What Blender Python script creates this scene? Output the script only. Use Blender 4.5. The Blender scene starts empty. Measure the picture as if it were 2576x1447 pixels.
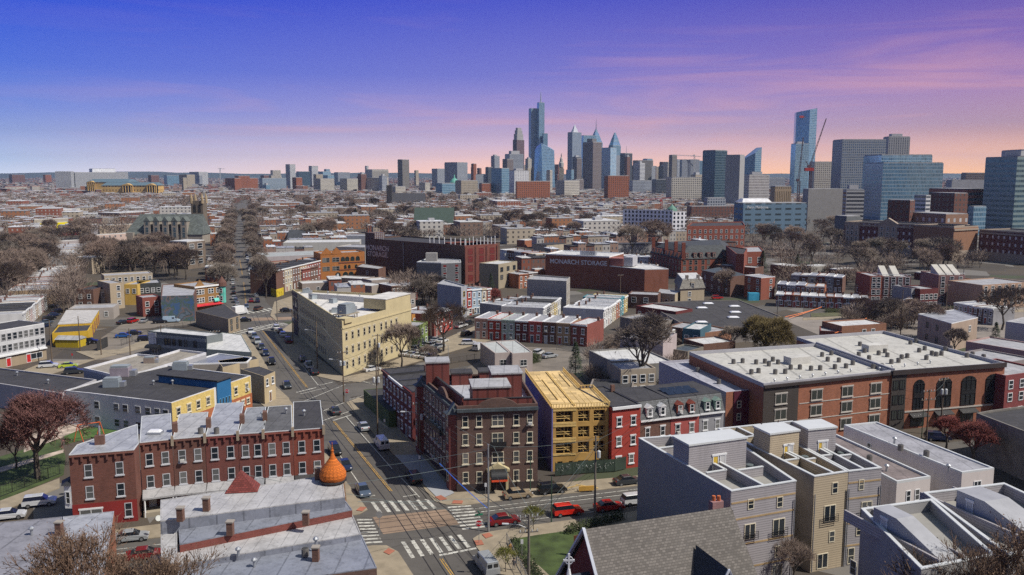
import bpy,bmesh,math,random
from math import sin,cos,pi,radians,hypot,atan2,floor
from mathutils import Vector,Matrix
sc = bpy.context.scene
COL = sc.collection
# ------------------------------------------------------------------ camera
F_PX,PITCH,CAM_H = 2150.0,radians(7.57),50.0      # measured on the photo at 2576 x 1447
cam = bpy.data.cameras.new('camera')
cam.lens = 36 * F_PX / 2576; cam.sensor_width = 36; cam.clip_start = 1; cam.clip_end = 60000
camo = bpy.data.objects.new('camera',cam); COL.objects.link(camo)
camo.location = (0,0,CAM_H); camo.rotation_euler = (pi/2 - PITCH,0,0)
sc.camera = camo
# ------------------------------------------------------------------ sun and sky
SUN_EL,SUN_AZ = 50.0,-20.0                           # azimuth of the sun measured from +X towards +Y
sd = Vector((cos(radians(SUN_EL))*cos(radians(SUN_AZ)),cos(radians(SUN_EL))*sin(radians(SUN_AZ)),sin(radians(SUN_EL))))
sl = bpy.data.lights.new('sun','SUN'); sl.energy = 5.0; sl.angle = radians(0.5); sl.color = (1,.94,.84)
so = bpy.data.objects.new('sun',sl); COL.objects.link(so); so.location = (0,0,500)
so.rotation_euler = sd.to_track_quat('Z','Y').to_euler()
W = bpy.data.worlds.new('World'); sc.world = W; W.use_nodes = True
nt = W.node_tree; N = nt.nodes; L = nt.links; N.clear()
def nn(t,**k):
    n = N.new(t)
    for a,b in k.items(): setattr(n,a,b)
    return n
def wmath(op,a,b=None,clamp=False):
    n = nn('ShaderNodeMath',operation=op,use_clamp=clamp)
    for i,v in enumerate((a,b)):
        if v is None: continue
        if isinstance(v,(int,float)): n.inputs[i].default_value = v
        else: L.new(v,n.inputs[i])
    return n.outputs[0]
def wmix(f,a,b):
    n = nn('ShaderNodeMix',data_type='RGBA')
    for i,v in ((0,f),(6,a),(7,b)):
        if isinstance(v,(int,float,tuple)): n.inputs[i].default_value = v
        else: L.new(v,n.inputs[i])
    return n.outputs[2]
def s2l(c): return tuple(((v/255+.055)/1.055)**2.4 if v > 10 else v/255/12.92 for v in c) + (1,)
def wramp(fac,stops):
    r = nn('ShaderNodeValToRGB'); r.color_ramp.interpolation = 'B_SPLINE' if 0 else 'LINEAR'
    e = r.color_ramp.elements
    while len(e) < len(stops): e.new(.5)
    for i,(p,c) in enumerate(stops): e[i].position = p; e[i].color = s2l(c)
    L.new(fac,r.inputs[0]); return r.outputs[0]
tc = nn('ShaderNodeTexCoord'); sx = nn('ShaderNodeSeparateXYZ'); L.new(tc.outputs['Generated'],sx.inputs[0])
el = wmath('MULTIPLY',sx.outputs[2],5.0,True)                      # 0 at the horizon, 1 at 11.5 degrees
az = wmath('MULTIPLY',wmath('DIVIDE',sx.outputs[0],wmath('MAXIMUM',wmath('ABSOLUTE',sx.outputs[1]),.02)),1/.6)
rl = wramp(el,[(0,(205,214,232)),(.07,(182,200,231)),(.17,(160,178,226)),(.33,(120,146,226)),(.55,(80,114,222)),(1,(12,66,214))])
rc = wramp(el,[(0,(255,190,150)),(.07,(252,196,176)),(.17,(216,184,205)),(.33,(170,154,210)),(.55,(120,121,207)),(1,(68,80,200))])
rr = wramp(el,[(0,(255,184,104)),(.1,(244,178,134)),(.26,(186,148,168)),(.45,(172,132,182)),(.68,(136,106,182)),(1,(84,76,176))])
f1 = wmath('ADD',az,1,True); f2 = wmath('MAXIMUM',az,0,True)
skyc = wmix(f2,wmix(f1,rl,rc),rr)
hb = wmath('ADD',1,wmath('MULTIPLY',wmath('SUBTRACT',1,wmath('MULTIPLY',el,4.5),True),.55)); hv_ = nn('ShaderNodeVectorMath',operation='SCALE'); L.new(skyc,hv_.inputs[0]); L.new(hb,hv_.inputs[3]); skyc = hv_.outputs[0]
# thin pink cloud streaks
mp = nn('ShaderNodeMapping'); L.new(tc.outputs['Generated'],mp.inputs[0]); mp.inputs['Rotation'].default_value = (0,.055,0)
mp.inputs['Scale'].default_value = (1.2,1.2,15)
nz = nn('ShaderNodeTexNoise'); nz.inputs['Scale'].default_value = 2.0; nz.inputs['Detail'].default_value = 5; nz.inputs['Roughness'].default_value = .55
nz.inputs['Distortion'].default_value = .7
L.new(mp.outputs[0],nz.inputs[0])
st = wmath('MULTIPLY',wmath('SUBTRACT',nz.outputs[0],.49),3.6,True)
elm = wmath('MULTIPLY',wmath('SUBTRACT',1,el,True),wmath('MULTIPLY',el,6,True),True)
azm = wmath('ADD',wmath('MULTIPLY',az,.45),.6,True)
cf = wmath('MULTIPLY',wmath('MULTIPLY',st,azm),wmath('MULTIPLY',wmath('ADD',elm,.04),.95),True)
skyc = wmix(cf,skyc,s2l((250,180,168)))
ns = nn('ShaderNodeTexSky',sky_type='NISHITA'); ns.sun_disc = False
ns.sun_elevation = radians(SUN_EL); ns.sun_rotation = radians(90 - SUN_AZ); ns.dust_density = .6
nsc = nn('ShaderNodeMix',data_type='RGBA',blend_type='MULTIPLY'); nsc.inputs[0].default_value = 1
L.new(ns.outputs[0],nsc.inputs[6]); nsc.inputs[7].default_value = (.125,.112,.094,1)
up = wmath('MULTIPLY',wmath('SUBTRACT',sx.outputs[2],.26),4,True)
bk = wmath('MULTIPLY',wmath('SUBTRACT',.25,sx.outputs[1]),2.2,True)          # duller sky at our back
skyb = nn('ShaderNodeMix',data_type='RGBA',blend_type='MULTIPLY'); L.new(bk,skyb.inputs[0]); L.new(skyc,skyb.inputs[6]); skyb.inputs[7].default_value = (.45,.45,.45,1)
fin = wmix(up,skyb.outputs[2],nsc.outputs[2])
bg = nn('ShaderNodeBackground'); L.new(fin,bg.inputs[0]); bg.inputs[1].default_value = 1.0
wo = nn('ShaderNodeOutputWorld'); L.new(bg.outputs[0],wo.inputs[0])
sc.view_settings.view_transform = 'Standard'; sc.view_settings.look = 'None'; sc.view_settings.exposure = 0.0; sc.view_settings.gamma = 1
sc.cycles.use_denoising = False; sc.cycles.max_bounces = 5; sc.cycles.diffuse_bounces = 2; sc.cycles.glossy_bounces = 2
sc.cycles.volume_bounces = 0; sc.cycles.transparent_max_bounces = 6; sc.cycles.caustics_reflective = False; sc.cycles.caustics_refractive = False
# ------------------------------------------------------------------ pixel -> point
def ray(x,y):
    cx = (x-1288)/F_PX; cy = (723.3-y)/F_PX
    return Vector((cx,cos(PITCH)+sin(PITCH)*cy,-sin(PITCH)+cos(PITCH)*cy))
def G(x,y,z=0.0):                                    # point of the photo known to lie at height z
    d = ray(x,y); t = (z-CAM_H)/d.z
    return Vector((d.x*t,d.y*t,z))
def V(x,y,D):                                        # point of the photo known to lie D metres ahead
    d = ray(x,y); t = D/d.y
    return Vector((d.x*t,D,CAM_H+d.z*t))
def HT(x,yb,yt): return V(x,yt,G(x,yb).y).z       # height of an upright with its foot at yb and its top at yt
# ------------------------------------------------------------------ materials
MATS = {}
def _m(name):
    m = bpy.data.materials.new(name); m.use_nodes = True
    return m,m.node_tree,m.node_tree.nodes['Principled BSDF']
def _mth(t,op,a,b=None,clamp=False):
    n = t.nodes.new('ShaderNodeMath'); n.operation = op; n.use_clamp = clamp
    for i,v in enumerate((a,b)):
        if v is None: continue
        if isinstance(v,(int,float)): n.inputs[i].default_value = v
        else: t.links.new(v,n.inputs[i])
    return n.outputs[0]
def _mx(t,f,a,b,mode='MIX'):
    n = t.nodes.new('ShaderNodeMix'); n.data_type = 'RGBA'; n.blend_type = mode
    for i,v in ((0,f),(6,a),(7,b)):
        if isinstance(v,(int,float)): n.inputs[i].default_value = v
        elif isinstance(v,tuple): n.inputs[i].default_value = v if len(v) == 4 else v+(1,)
        else: t.links.new(v,n.inputs[i])
    return n.outputs[2]
def _noise(t,scale,detail=3,src='Object',stretch=None,rough=.55):
    c = t.nodes.new('ShaderNodeTexCoord'); o = c.outputs[src]
    if stretch:
        mp = t.nodes.new('ShaderNodeMapping'); t.links.new(o,mp.inputs[0]); mp.inputs['Scale'].default_value = stretch; o = mp.outputs[0]
    n = t.nodes.new('ShaderNodeTexNoise'); t.links.new(o,n.inputs[0]); n.inputs['Scale'].default_value = scale; n.inputs['Detail'].default_value = detail
    n.inputs['Roughness'].default_value = rough
    return n.outputs[0]
def dk(c,f): return tuple(min(1,v*f) for v in c[:3])
def mat(c,rough=.85,metal=0,var=.25,kind='plain',**k):
    c = tuple(round(v,3) for v in c[:3]); key = (c,rough,metal,var,kind,tuple(sorted(k.items())))
    if key in MATS: return MATS[key]
    m,t,b = _m(kind); b.inputs['Roughness'].default_value = rough; b.inputs['Metallic'].default_value = metal
    Lk = t.links
    col = c+(1,)
    if kind == 'gloss':
        b.inputs['Base Color'].default_value = col; b.inputs['Coat Weight'].default_value = .6
    elif kind == 'glass':      # window glass: dark, reflective, some with blinds drawn
        oi = t.nodes.new('ShaderNodeObjectInfo')
        f = _mth(t,'MULTIPLY',_mth(t,'SUBTRACT',oi.outputs['Random'],.45),1.1,True)
        col = _mx(t,f,col,(.26,.26,.25)); Lk.new(col,b.inputs['Base Color'])
    elif kind == 'facade':     # far fronts: rows of windows from the wall's own metres
        uv = t.nodes.new('ShaderNodeUVMap'); sp = t.nodes.new('ShaderNodeSeparateXYZ'); Lk.new(uv.outputs[0],sp.inputs[0])
        def band(o,d,f,off=0):
            fr = _mth(t,'FRACT',_mth(t,'ADD',_mth(t,'DIVIDE',o,d),off))
            return _mth(t,'LESS_THAN',_mth(t,'ABSOLUTE',_mth(t,'SUBTRACT',fr,.5)),f/2)
        mk = _mth(t,'MULTIPLY',band(sp.outputs[0],k['du'],k['fu']),band(sp.outputs[1],k['dv'],k['fv'],.02))
        wn = t.nodes.new('ShaderNodeTexWhiteNoise'); cb = t.nodes.new('ShaderNodeCombineXYZ'); wn.noise_dimensions = '2D'
        Lk.new(_mth(t,'FLOOR',_mth(t,'DIVIDE',sp.outputs[0],k['du'])),cb.inputs[0]); Lk.new(_mth(t,'FLOOR',_mth(t,'DIVIDE',sp.outputs[1],k['dv'])),cb.inputs[1])
        Lk.new(cb.outputs[0],wn.inputs[0])
        g = k['glass']; gl = _mx(t,_mth(t,'MULTIPLY',wn.outputs[0],k.get('gv',.6)),g,dk(g,2.2))
        nz_ = _noise(t,.05,4)
        wallc = _mx(t,nz_,dk(c,1-var*.6),dk(c,1+var*.6))
        geo = t.nodes.new('ShaderNodeNewGeometry'); sn = t.nodes.new('ShaderNodeSeparateXYZ'); Lk.new(geo.outputs['Normal'],sn.inputs[0])
        mk = _mth(t,'MULTIPLY',mk,_mth(t,'LESS_THAN',_mth(t,'ABSOLUTE',sn.outputs[2]),.6))
        Lk.new(_mx(t,mk,wallc,gl),b.inputs['Base Color'])
        Lk.new(_mth(t,'SUBTRACT',rough,_mth(t,'MULTIPLY',mk,rough-.12)),b.inputs['Roughness'])
        if k.get('gm'): Lk.new(_mth(t,'MULTIPLY',mk,k['gm']),b.inputs['Metallic'])
    elif kind == 'leaf':
        oi = t.nodes.new('ShaderNodeObjectInfo'); nz_ = _noise(t,k.get('s',.7),3)
        a = _mx(t,_mth(t,'MULTIPLY',_mth(t,'SUBTRACT',nz_,.35),3,True),dk(c,1-var),dk(c,1+var))
        a = _mx(t,_mth(t,'MULTIPLY',oi.outputs['Random'],.5),a,dk((c[0]*1.25,c[1]*.95,c[2]*.9),1.2)); Lk.new(a,b.inputs['Base Color'])
    else:
        n1 = _noise(t,k.get('s',.35),5)
        f = _mth(t,'MULTIPLY',_mth(t,'SUBTRACT',n1,.3),2.5,True)
        a = _mx(t,f,dk(c,1-var),dk(c,1+var*.7))
        if kind == 'wall':     # streaks of weather running down, fine grain
            n2 = _noise(t,1.3,4,stretch=(1,1,.12)); f2 = _mth(t,'MULTIPLY',_mth(t,'SUBTRACT',n2,.52),4,True)
            a = _mx(t,_mth(t,'MULTIPLY',f2,k.get('dirt',.35)),a,dk(c,.55))
            n3 = _noise(t,5,2); a = _mx(t,_mth(t,'MULTIPLY',n3,.35),a,dk(c,.7))
        if kind == 'brick':
            uv = t.nodes.new('ShaderNodeUVMap'); br = t.nodes.new('ShaderNodeTexBrick'); Lk.new(uv.outputs[0],br.inputs[0])
            br.inputs['Scale'].default_value = 1; br.inputs['Brick Width'].default_value = .42; br.inputs['Row Height'].default_value = .16
            br.inputs['Mortar Size'].default_value = .014; br.inputs['Color1'].default_value = dk(c,1.25)+(1,); br.inputs['Color2'].default_value = dk(c,.7)+(1,)
            br.inputs['Mortar'].default_value = dk((c[0]*.9+.05,c[1]*.9+.05,c[2]*.9+.05),1)+(1,)
            n2 = _noise(t,.9,4,stretch=(1,1,.25)); a = _mx(t,.62,a,br.outputs[0]); a = _mx(t,_mth(t,'MULTIPLY',_mth(t,'SUBTRACT',n2,.5),2,True),a,dk(c,.6))
        if kind == 'siding':
            n2 = _noise(t,1.1,4,stretch=(1,1,.1)); a = _mx(t,_mth(t,'MULTIPLY',_mth(t,'SUBTRACT',n2,.5),2.2,True),a,dk(c,.68))
            uv = t.nodes.new('ShaderNodeUVMap'); sp = t.nodes.new('ShaderNodeSeparateXYZ'); Lk.new(uv.outputs[0],sp.inputs[0])
            fr = _mth(t,'FRACT',_mth(t,'DIVIDE',sp.outputs[k.get('ax',1)],k.get('w',.25)))
            a = _mx(t,_mth(t,'LESS_THAN',fr,.22),a,dk(c,.55))
        if kind == 'roof':     # membrane roof: seams, ponding stains, dirt
            uv = t.nodes.new('ShaderNodeUVMap'); sp = t.nodes.new('ShaderNodeSeparateXYZ'); Lk.new(uv.outputs[0],sp.inputs[0])
            fr = _mth(t,'FRACT',_mth(t,'DIVIDE',sp.outputs[0],k.get('w',2.4)))
            a = _mx(t,_mth(t,'MULTIPLY',_mth(t,'LESS_THAN',fr,.06),.75),a,dk(c,.42))
            n2 = _noise(t,.9,6,rough=.7); a = _mx(t,_mth(t,'MULTIPLY',_mth(t,'SUBTRACT',n2,.48),4,True),a,dk(c,.55))
            n3 = _noise(t,3,4); a = _mx(t,_mth(t,'MULTIPLY',_mth(t,'SUBTRACT',n3,.45),2,True),a,dk(c,1.25))
        if kind == 'shingle':
            uv = t.nodes.new('ShaderNodeUVMap'); br = t.nodes.new('ShaderNodeTexBrick'); Lk.new(uv.outputs[0],br.inputs[0])
            br.inputs['Scale'].default_value = 1; br.inputs['Brick Width'].default_value = k.get('w',.7); br.inputs['Row Height'].default_value = k.get('w',.7)*.55
            br.inputs['Mortar Size'].default_value = .03; br.inputs['Color1'].default_value = dk(c,1.5)+(1,); br.inputs['Color2'].default_value = dk(c,.7)+(1,)
            br.inputs['Mortar'].default_value = dk(c,.55)+(1,); a = _mx(t,.75,a,br.outputs[0])
        if kind == 'paint':    # worn road paint: the asphalt shows through
            n2 = _noise(t,1.6,6,rough=.7); a = _mx(t,_mth(t,'MULTIPLY',_mth(t,'SUBTRACT',n2,.5),9,True),a,(.12,.11,.1))
        if kind == 'asphalt':
            n6 = _noise(t,.9,7,rough=.75); a = _mx(t,_mth(t,'MULTIPLY',_mth(t,'SUBTRACT',n6,.54),6,True),a,dk(c,.55))
            n2 = _noise(t,.05,6,rough=.65); a = _mx(t,_mth(t,'MULTIPLY',_mth(t,'SUBTRACT',n2,.42),3,True),a,dk(c,1.45))
            n3 = _noise(t,.35,6,stretch=(.35,1,1)); a = _mx(t,_mth(t,'MULTIPLY',_mth(t,'SUBTRACT',n3,.55),4,True),a,dk(c,.6))
            n4 = _noise(t,9,2); a = _mx(t,_mth(t,'MULTIPLY',n4,.25),a,dk(c,1.6))
        if kind == 'ground':   # far city floor: dirt, yards, paving in patches
            v = t.nodes.new('ShaderNodeTexVoronoi'); tcn = t.nodes.new('ShaderNodeTexCoord'); Lk.new(tcn.outputs['Object'],v.inputs[0]); v.inputs['Scale'].default_value = .07
            sv = t.nodes.new('ShaderNodeSeparateXYZ'); Lk.new(v.outputs['Color'],sv.inputs[0])
            a = _mx(t,_mth(t,'GREATER_THAN',sv.outputs[0],.6),a,(.075,.06,.045)); a = _mx(t,_mth(t,'GREATER_THAN',sv.outputs[1],.88),a,(.15,.14,.13))
            a = _mx(t,_mth(t,'GREATER_THAN',sv.outputs[2],.975),a,(.05,.06,.03))
        if kind == 'rails':
            pass
        Lk.new(a,b.inputs['Base Color'])
    MATS[key] = m
    return m
GLASS = mat((.018,.024,.032),.08,0,0,'glass')
WHITE = mat((.72,.73,.74),.6,var=.1); CREAM = mat((.66,.6,.46),.7,var=.1); DARK = mat((.03,.03,.033),.6,var=.2)
ROOFG = mat((.36,.36,.37),.6,var=.22,kind='roof'); ROOFL = mat((.56,.56,.55),.6,var=.18,kind='roof'); ROOFD = mat((.045,.043,.045),.8,var=.3,kind='roof')
ROOFS = mat((.33,.34,.37),.5,var=.3,kind='roof'); METAL = mat((.42,.44,.47),.4,.6,.15); BLK = mat((.015,.015,.017),.5,0,.1)
# ------------------------------------------------------------------ mesh builder (world coordinates; made local to the parent when built)
class MB:
    def __init__(s): s.v = []; s.f = []; s.mi = []; s.m = 0
    def face(s,pts):
        i = len(s.v); s.v += [tuple(p) for p in pts]; s.f.append(tuple(range(i,i+len(pts)))); s.mi.append(s.m); return s
    def mesh(s,vs,fs):
        i = len(s.v); s.v += [tuple(p) for p in vs]; s.f += [tuple(i+a for a in f) for f in fs]; s.mi += [s.m]*len(fs); return s
    def prism(s,poly,z0,z1,top=None,bottom=True):
        n = len(poly); a = sum(poly[i][0]*poly[(i+1) % n][1]-poly[(i+1) % n][0]*poly[i][1] for i in range(n))
        if a < 0: poly = poly[::-1]; top = top[::-1] if top else None
        tp = top or poly; zz = z1 if isinstance(z1,(list,tuple)) else [z1]*n
        if a < 0 and isinstance(z1,(list,tuple)): zz = list(z1)[::-1]
        vs = [(p[0],p[1],z0) for p in poly]+[(p[0],p[1],z) for p,z in zip(tp,zz)]
        fs = [(i,(i+1) % n,n+(i+1) % n,n+i) for i in range(n)]+[tuple(range(n,2*n))]
        if bottom: fs.append(tuple(range(n-1,-1,-1)))
        return s.mesh(vs,fs)
    def box(s,c,sz,rz=0,z0=None):           # c centre of the base
        x,y,z = c[0],c[1],c[2]; ux,uy = cos(rz)*sz[0]/2,sin(rz)*sz[0]/2; vx,vy = -sin(rz)*sz[1]/2,cos(rz)*sz[1]/2
        return s.prism([(x-ux-vx,y-uy-vy),(x+ux-vx,y+uy-vy),(x+ux+vx,y+uy+vy),(x-ux+vx,y-uy+vy)],z,z+sz[2])
    def tube(s,p0,p1,r0,r1=None,n=6,cap=True):
        p0,p1 = Vector(p0),Vector(p1); r1 = r0 if r1 is None else r1; d = (p1-p0)
        if d.length < 1e-6: return s
        d.normalize(); a = d.orthogonal().normalized(); b = d.cross(a)
        vs = [p+(a*cos(2*pi*i/n)+b*sin(2*pi*i/n))*r for p,r in ((p0,r0),(p1,r1)) for i in range(n)]
        fs = [(i,(i+1) % n,n+(i+1) % n,n+i) for i in range(n)]
        if cap: fs += [tuple(range(n-1,-1,-1)),tuple(range(n,2*n))]
        return s.mesh(vs,fs)
    def lathe(s,c,prof,n=12):
        vs = [(c[0]+r*cos(2*pi*i/n),c[1]+r*sin(2*pi*i/n),c[2]+z) for r,z in prof for i in range(n)]
        fs = [(j*n+i,j*n+(i+1) % n,(j+1)*n+(i+1) % n,(j+1)*n+i) for j in range(len(prof)-1) for i in range(n)]
        fs += [tuple(range(n-1,-1,-1)),tuple(range((len(prof)-1)*n,len(prof)*n))]
        return s.mesh(vs,fs)
    def build(s,name,mats,parent=None,uv=True,smooth=False,loc=None):
        mats = mats if isinstance(mats,(list,tuple)) else [mats]
        o = parent.location if (parent is not None and parent.parent is None) else Vector((0,0,0))
        if parent is not None and parent.parent is not None: o = parent.parent.location
        if loc is not None: o = Vector(loc)
        me = bpy.data.meshes.new(name); me.from_pydata([(x-o[0],y-o[1],z-o[2]) for x,y,z in s.v],[],s.f)
        for m in mats: me.materials.append(m)
        if len(mats) > 1: me.polygons.foreach_set('material_index',s.mi)
        if any(m.name.split('.')[0] in ('brick','siding','roof','shingle','facade') for m in mats):
            ul = me.uv_layers.new(name='UVMap'); buf = []; vv = me.vertices
            for p in me.polygons:
                nr = p.normal
                if abs(nr.z) > .7:
                    for vi in p.vertices: q = vv[vi].co; buf += (q.x,q.y)
                else:
                    h = hypot(nr.x,nr.y) or 1; tx,ty = -nr.y/h,nr.x/h
                    for vi in p.vertices: q = vv[vi].co; buf += (q.x*tx+q.y*ty,q.z)
            ul.data.foreach_set('uv',buf)
        if smooth: me.polygons.foreach_set('use_smooth',[True]*len(me.polygons))
        ob = bpy.data.objects.new(name,me); COL.objects.link(ob)
        if parent is not None: ob.parent = parent
        elif loc is not None: ob.location = o
        return ob
def tag(o,label=None,cat=None,group=None,kind=None):
    if label: o['label'] = label
    if cat: o['category'] = cat
    if group: o['group'] = group
    if kind: o['kind'] = kind
    return o
def thing(name,loc,label,cat,group=None,rz=0):
    o = bpy.data.objects.new(name,None); COL.objects.link(o); o.location = loc; o.rotation_euler = (0,0,rz); o.empty_display_size = .5
    return tag(o,label,cat,group)
def inst(src,parent,loc,rz=0,name=None):
    c = src.copy(); COL.objects.link(c); c.parent = parent; c.location = loc; c.rotation_euler = (0,0,rz)
    return c
def copy_tree(root,loc,rz=0,label=None,group=None,scale=None,colour=None):
    r = root.copy(); COL.objects.link(r); r.location = loc; r.rotation_euler = (0,0,rz)
    if label: r['label'] = label
    if group: r['group'] = group
    if scale: r.scale = scale
    for ch in root.children:
        c = ch.copy(); COL.objects.link(c); c.parent = r
        if colour and ch.get('paint'):
            c.material_slots[0].link = 'OBJECT'; c.material_slots[0].material = colour
        for g in ch.children:
            d = g.copy(); COL.objects.link(d); d.parent = c
    return r
# ------------------------------------------------------------------ windows and doors
WC = {}; AC = []
def win_proto(w,h,style,fr,gl):
    key = (round(w,2),round(h,2),style,fr.name,gl.name)
    if key in WC: return WC[key]
    f = MB(); t = .1; d = .07
    def bx(x0,x1,z0,z1,y0=-d,y1=0.0): f.prism([(x0,y0),(x1,y0),(x1,y1),(x0,y1)],z0,z1)
    a = w/2
    bx(-a,-a+t,0,h); bx(a-t,a,0,h); bx(-a+t,a-t,h-t,h,-d+.003); bx(-a+t,a-t,0,t,-d+.003)
    if 'dh' in style: bx(-a+t,a-t,h/2-.04,h/2+.04,-d+.01)
    if 'v' in style: bx(-.05,.05,t,h-t,-d+.006)
    if 'x' in style: bx(-a+t,a-t,h/2-.03,h/2+.03,-d+.01)
    if 'sill' in style: bx(-a-.12,a+.12,-.18,-.002,-.16)
    if 'lin' in style: bx(-a-.12,a+.12,h+.002,h+.25,-.11)
    if 'arch' in style:
        n = 6
        for i in range(n):
            x0,x1 = -a-.1+(w+.2)*i/n,-a-.1+(w+.2)*(i+1)/n; zz = lambda x: h+.18*(1-(x/(a+.1))**2)
            f.mesh([(x0,-.1,zz(x0)-.02),(x1,-.1,zz(x1)-.02),(x1,-.1,zz(x1)+.2),(x0,-.1,zz(x0)+.2),(x0,0,zz(x0)-.02),(x1,0,zz(x1)-.02),(x1,0,zz(x1)+.2),(x0,0,zz(x0)+.2)],
                   [(0,1,2,3),(7,6,5,4),(3,2,6,7),(0,4,5,1),(1,5,6,2),(0,3,7,4)])
    g = MB(); g.prism([(-a+.02,-.03),(a-.02,-.03),(a-.02,0),(-a+.02,0)],.02,h-.02)
    fm = f.build('window',fr); gm = g.build('pane',gl)
    for o in (fm,gm): COL.objects.unlink(o)
    WC[key] = (fm,gm); return WC[key]
def put_window(parent,p,nrm,w,h,style='dh sill',fr=None,gl=None,pane=True,name='window',base=None):
    fr = fr or WHITE; gl = gl or GLASS
    fm,gm = win_proto(w,h,style,fr,gl)
    o = base if base is not None else parent.location; rz = atan2(nrm[0],-nrm[1])
    c = inst(fm,parent,(p[0]-o[0]+nrm[0]*.004,p[1]-o[1]+nrm[1]*.004,p[2]-o[2]),rz)
    if name != 'window': c.name = name
    g = gm.copy(); COL.objects.link(g); g.parent = c
    if name == 'door': g.name = 'panel'
    elif 'sill' in style and .7 < w < 1.2 and (p[0]*13.7+p[2]*7.1) % 1 < .1:
        if not AC: m_ = MB(); m_.box((0,-.3,.08),(.6,.45,.4)); a_ = m_.build('air_conditioner',mat((.5,.5,.48),.6)); COL.objects.unlink(a_); AC.append(a_)
        k_ = AC[0].copy(); COL.objects.link(k_); k_.parent = c
    return c
DOORW = [mat((.5,.5,.5),.5,var=.05),mat((.30,.04,.03),.5,var=.05),mat((.04,.07,.12),.5,var=.05),mat((.16,.09,.05),.6,var=.1),mat((.62,.42,.06),.5,var=.05)]
def put_door(parent,p,nrm,w=1.0,h=2.2,m=None):
    return put_window(parent,p,nrm,w,h,'lin',WHITE,m or DOORW[0],name='door')
# ------------------------------------------------------------------ buildings
BLD = {}
def bld(name,label,cat,e=None,z=None,h=8.0,d=10.0,poly=None,gp=None,wall=None,roof=None,trim=None,par=.5,group=None,wins=(),top=None,base_z=0.0,cor=None,over=0.0,side=1):
    """e: two pixels of the front edge (left to right) at height z; or poly: roof outline in pixels at height z; or gp: outline in metres"""
    z = h if z is None else z
    if gp: P = [Vector((a,b,0)) for a,b in gp]
    elif poly: P = [G(x,y,z) for x,y in poly]
    else:
        A,B = G(*e[0],z),G(*e[1],z)
        if len(e) > 2: C = G(*e[2],z); P = [A,B,C,A+C-B]
        else:
            u = (B-A); u.z = 0; u.normalize(); q = Vector((-u.y,u.x,0))*side; P = [A,B,B+q*d,A+q*d]
    P = [Vector((p.x,p.y,0)) for p in P]; n = len(P)
    ar = sum(P[i].x*P[(i+1) % n].y-P[(i+1) % n].x*P[i].y for i in range(n))
    root = thing(name,(P[0].x,P[0].y,base_z),label,cat,group)
    xy = [(p.x,p.y) for p in P]
    wm = wall or mat((.3,.12,.09),kind='brick')
    MB().prism(xy,base_z,h).build('wall',wm,root)
    rm = roof or ROOFG
    if par > 0:
        r = MB(); ins = inset(P,.3 if par > .2 else .12)
        for i in range(n):
            j = (i+1) % n
            r.mesh([(*P[i][:2],h),(*P[j][:2],h),(*ins[j][:2],h),(*ins[i][:2],h),(*P[i][:2],h+par),(*P[j][:2],h+par),(*ins[j][:2],h+par),(*ins[i][:2],h+par)],
                   [(0,1,5,4),(2,3,7,6),(4,5,6,7)] if ar > 0 else [(4,5,1,0),(6,7,3,2),(7,6,5,4)])
        r.build('parapet',trim or wm,root)
        MB().prism([(p.x,p.y) for p in inset(P,.13 if par <= .2 else .31)],h+.002,h+.06).build('roof',rm,root)
    else:
        q = inset(P,-over) if over else P
        MB().prism([(p.x,p.y) for p in q],h+.002,h+.14).build('roof',rm,root)
    if cor:    # cornice along the listed edges: (edge indices, height, depth, material)
        for i in cor[0]:
            a,b = P[i],P[(i+1) % n]; u = (b-a).normalized(); nr = Vector((u.y,-u.x,0))*(1 if ar > 0 else -1)
            c = (a+b)/2+nr*(cor[2]/2+.002); MB().box((c.x,c.y,h-cor[1]+par*.6),((b-a).length+.04,cor[2],cor[1]),atan2(u.y,u.x)).build('cornice',cor[3],root)
    if wins:
        for wspec in wins: add_wins(root,P,ar,wspec,h)
    root['_h'] = h; BLD[label] = (root,P,h+par)
    return root,P
def inset(P,k):
    n = len(P); ar = sum(P[i].x*P[(i+1) % n].y-P[(i+1) % n].x*P[i].y for i in range(n)); s = 1 if ar > 0 else -1; out = []
    for i in range(n):
        a,b,c = P[i-1],P[i],P[(i+1) % n]; u = (b-a).normalized(); w = (c-b).normalized()
        n1 = Vector((-u.y,u.x,0))*s; n2 = Vector((-w.y,w.x,0))*s; m = (n1+n2)
        if m.length < .1: m = n1
        m = m.normalized(); out.append(b+m*(k/max(.35,m.dot(n1))))
    return out
def add_wins(root,P,ar,ws,h):
    """(edge, rows[z,...], cols n or [fractions], w, hgt, style, frame, glass, kind)"""
    ws = tuple(ws)+(None,)*(9-len(ws)); ei,rows,cols,w,hg,style,fr,gl,knd = ws
    n = len(P); a,b = P[ei % n],P[(ei+1) % n]; u = (b-a); Ln = u.length; u = u/Ln; nr = Vector((u.y,-u.x,0))*(1 if ar > 0 else -1)
    if isinstance(cols,int): cols = [(i+.5)/cols for i in range(cols)]
    for zz in rows:
        for c in cols:
            p = a+u*(Ln*c); p = Vector((p.x,p.y,zz))
            if knd == 'door': put_door(root,p,nr,w,hg,gl)
            else: put_window(root,p,nr,w,hg,style or 'dh sill',fr,gl)
ORD = ['first','second','third','fourth','fifth','sixth','seventh','eighth','ninth','tenth','eleventh','twelfth','thirteenth','fourteenth','fifteenth','sixteenth','seventeenth','eighteenth']
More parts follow.
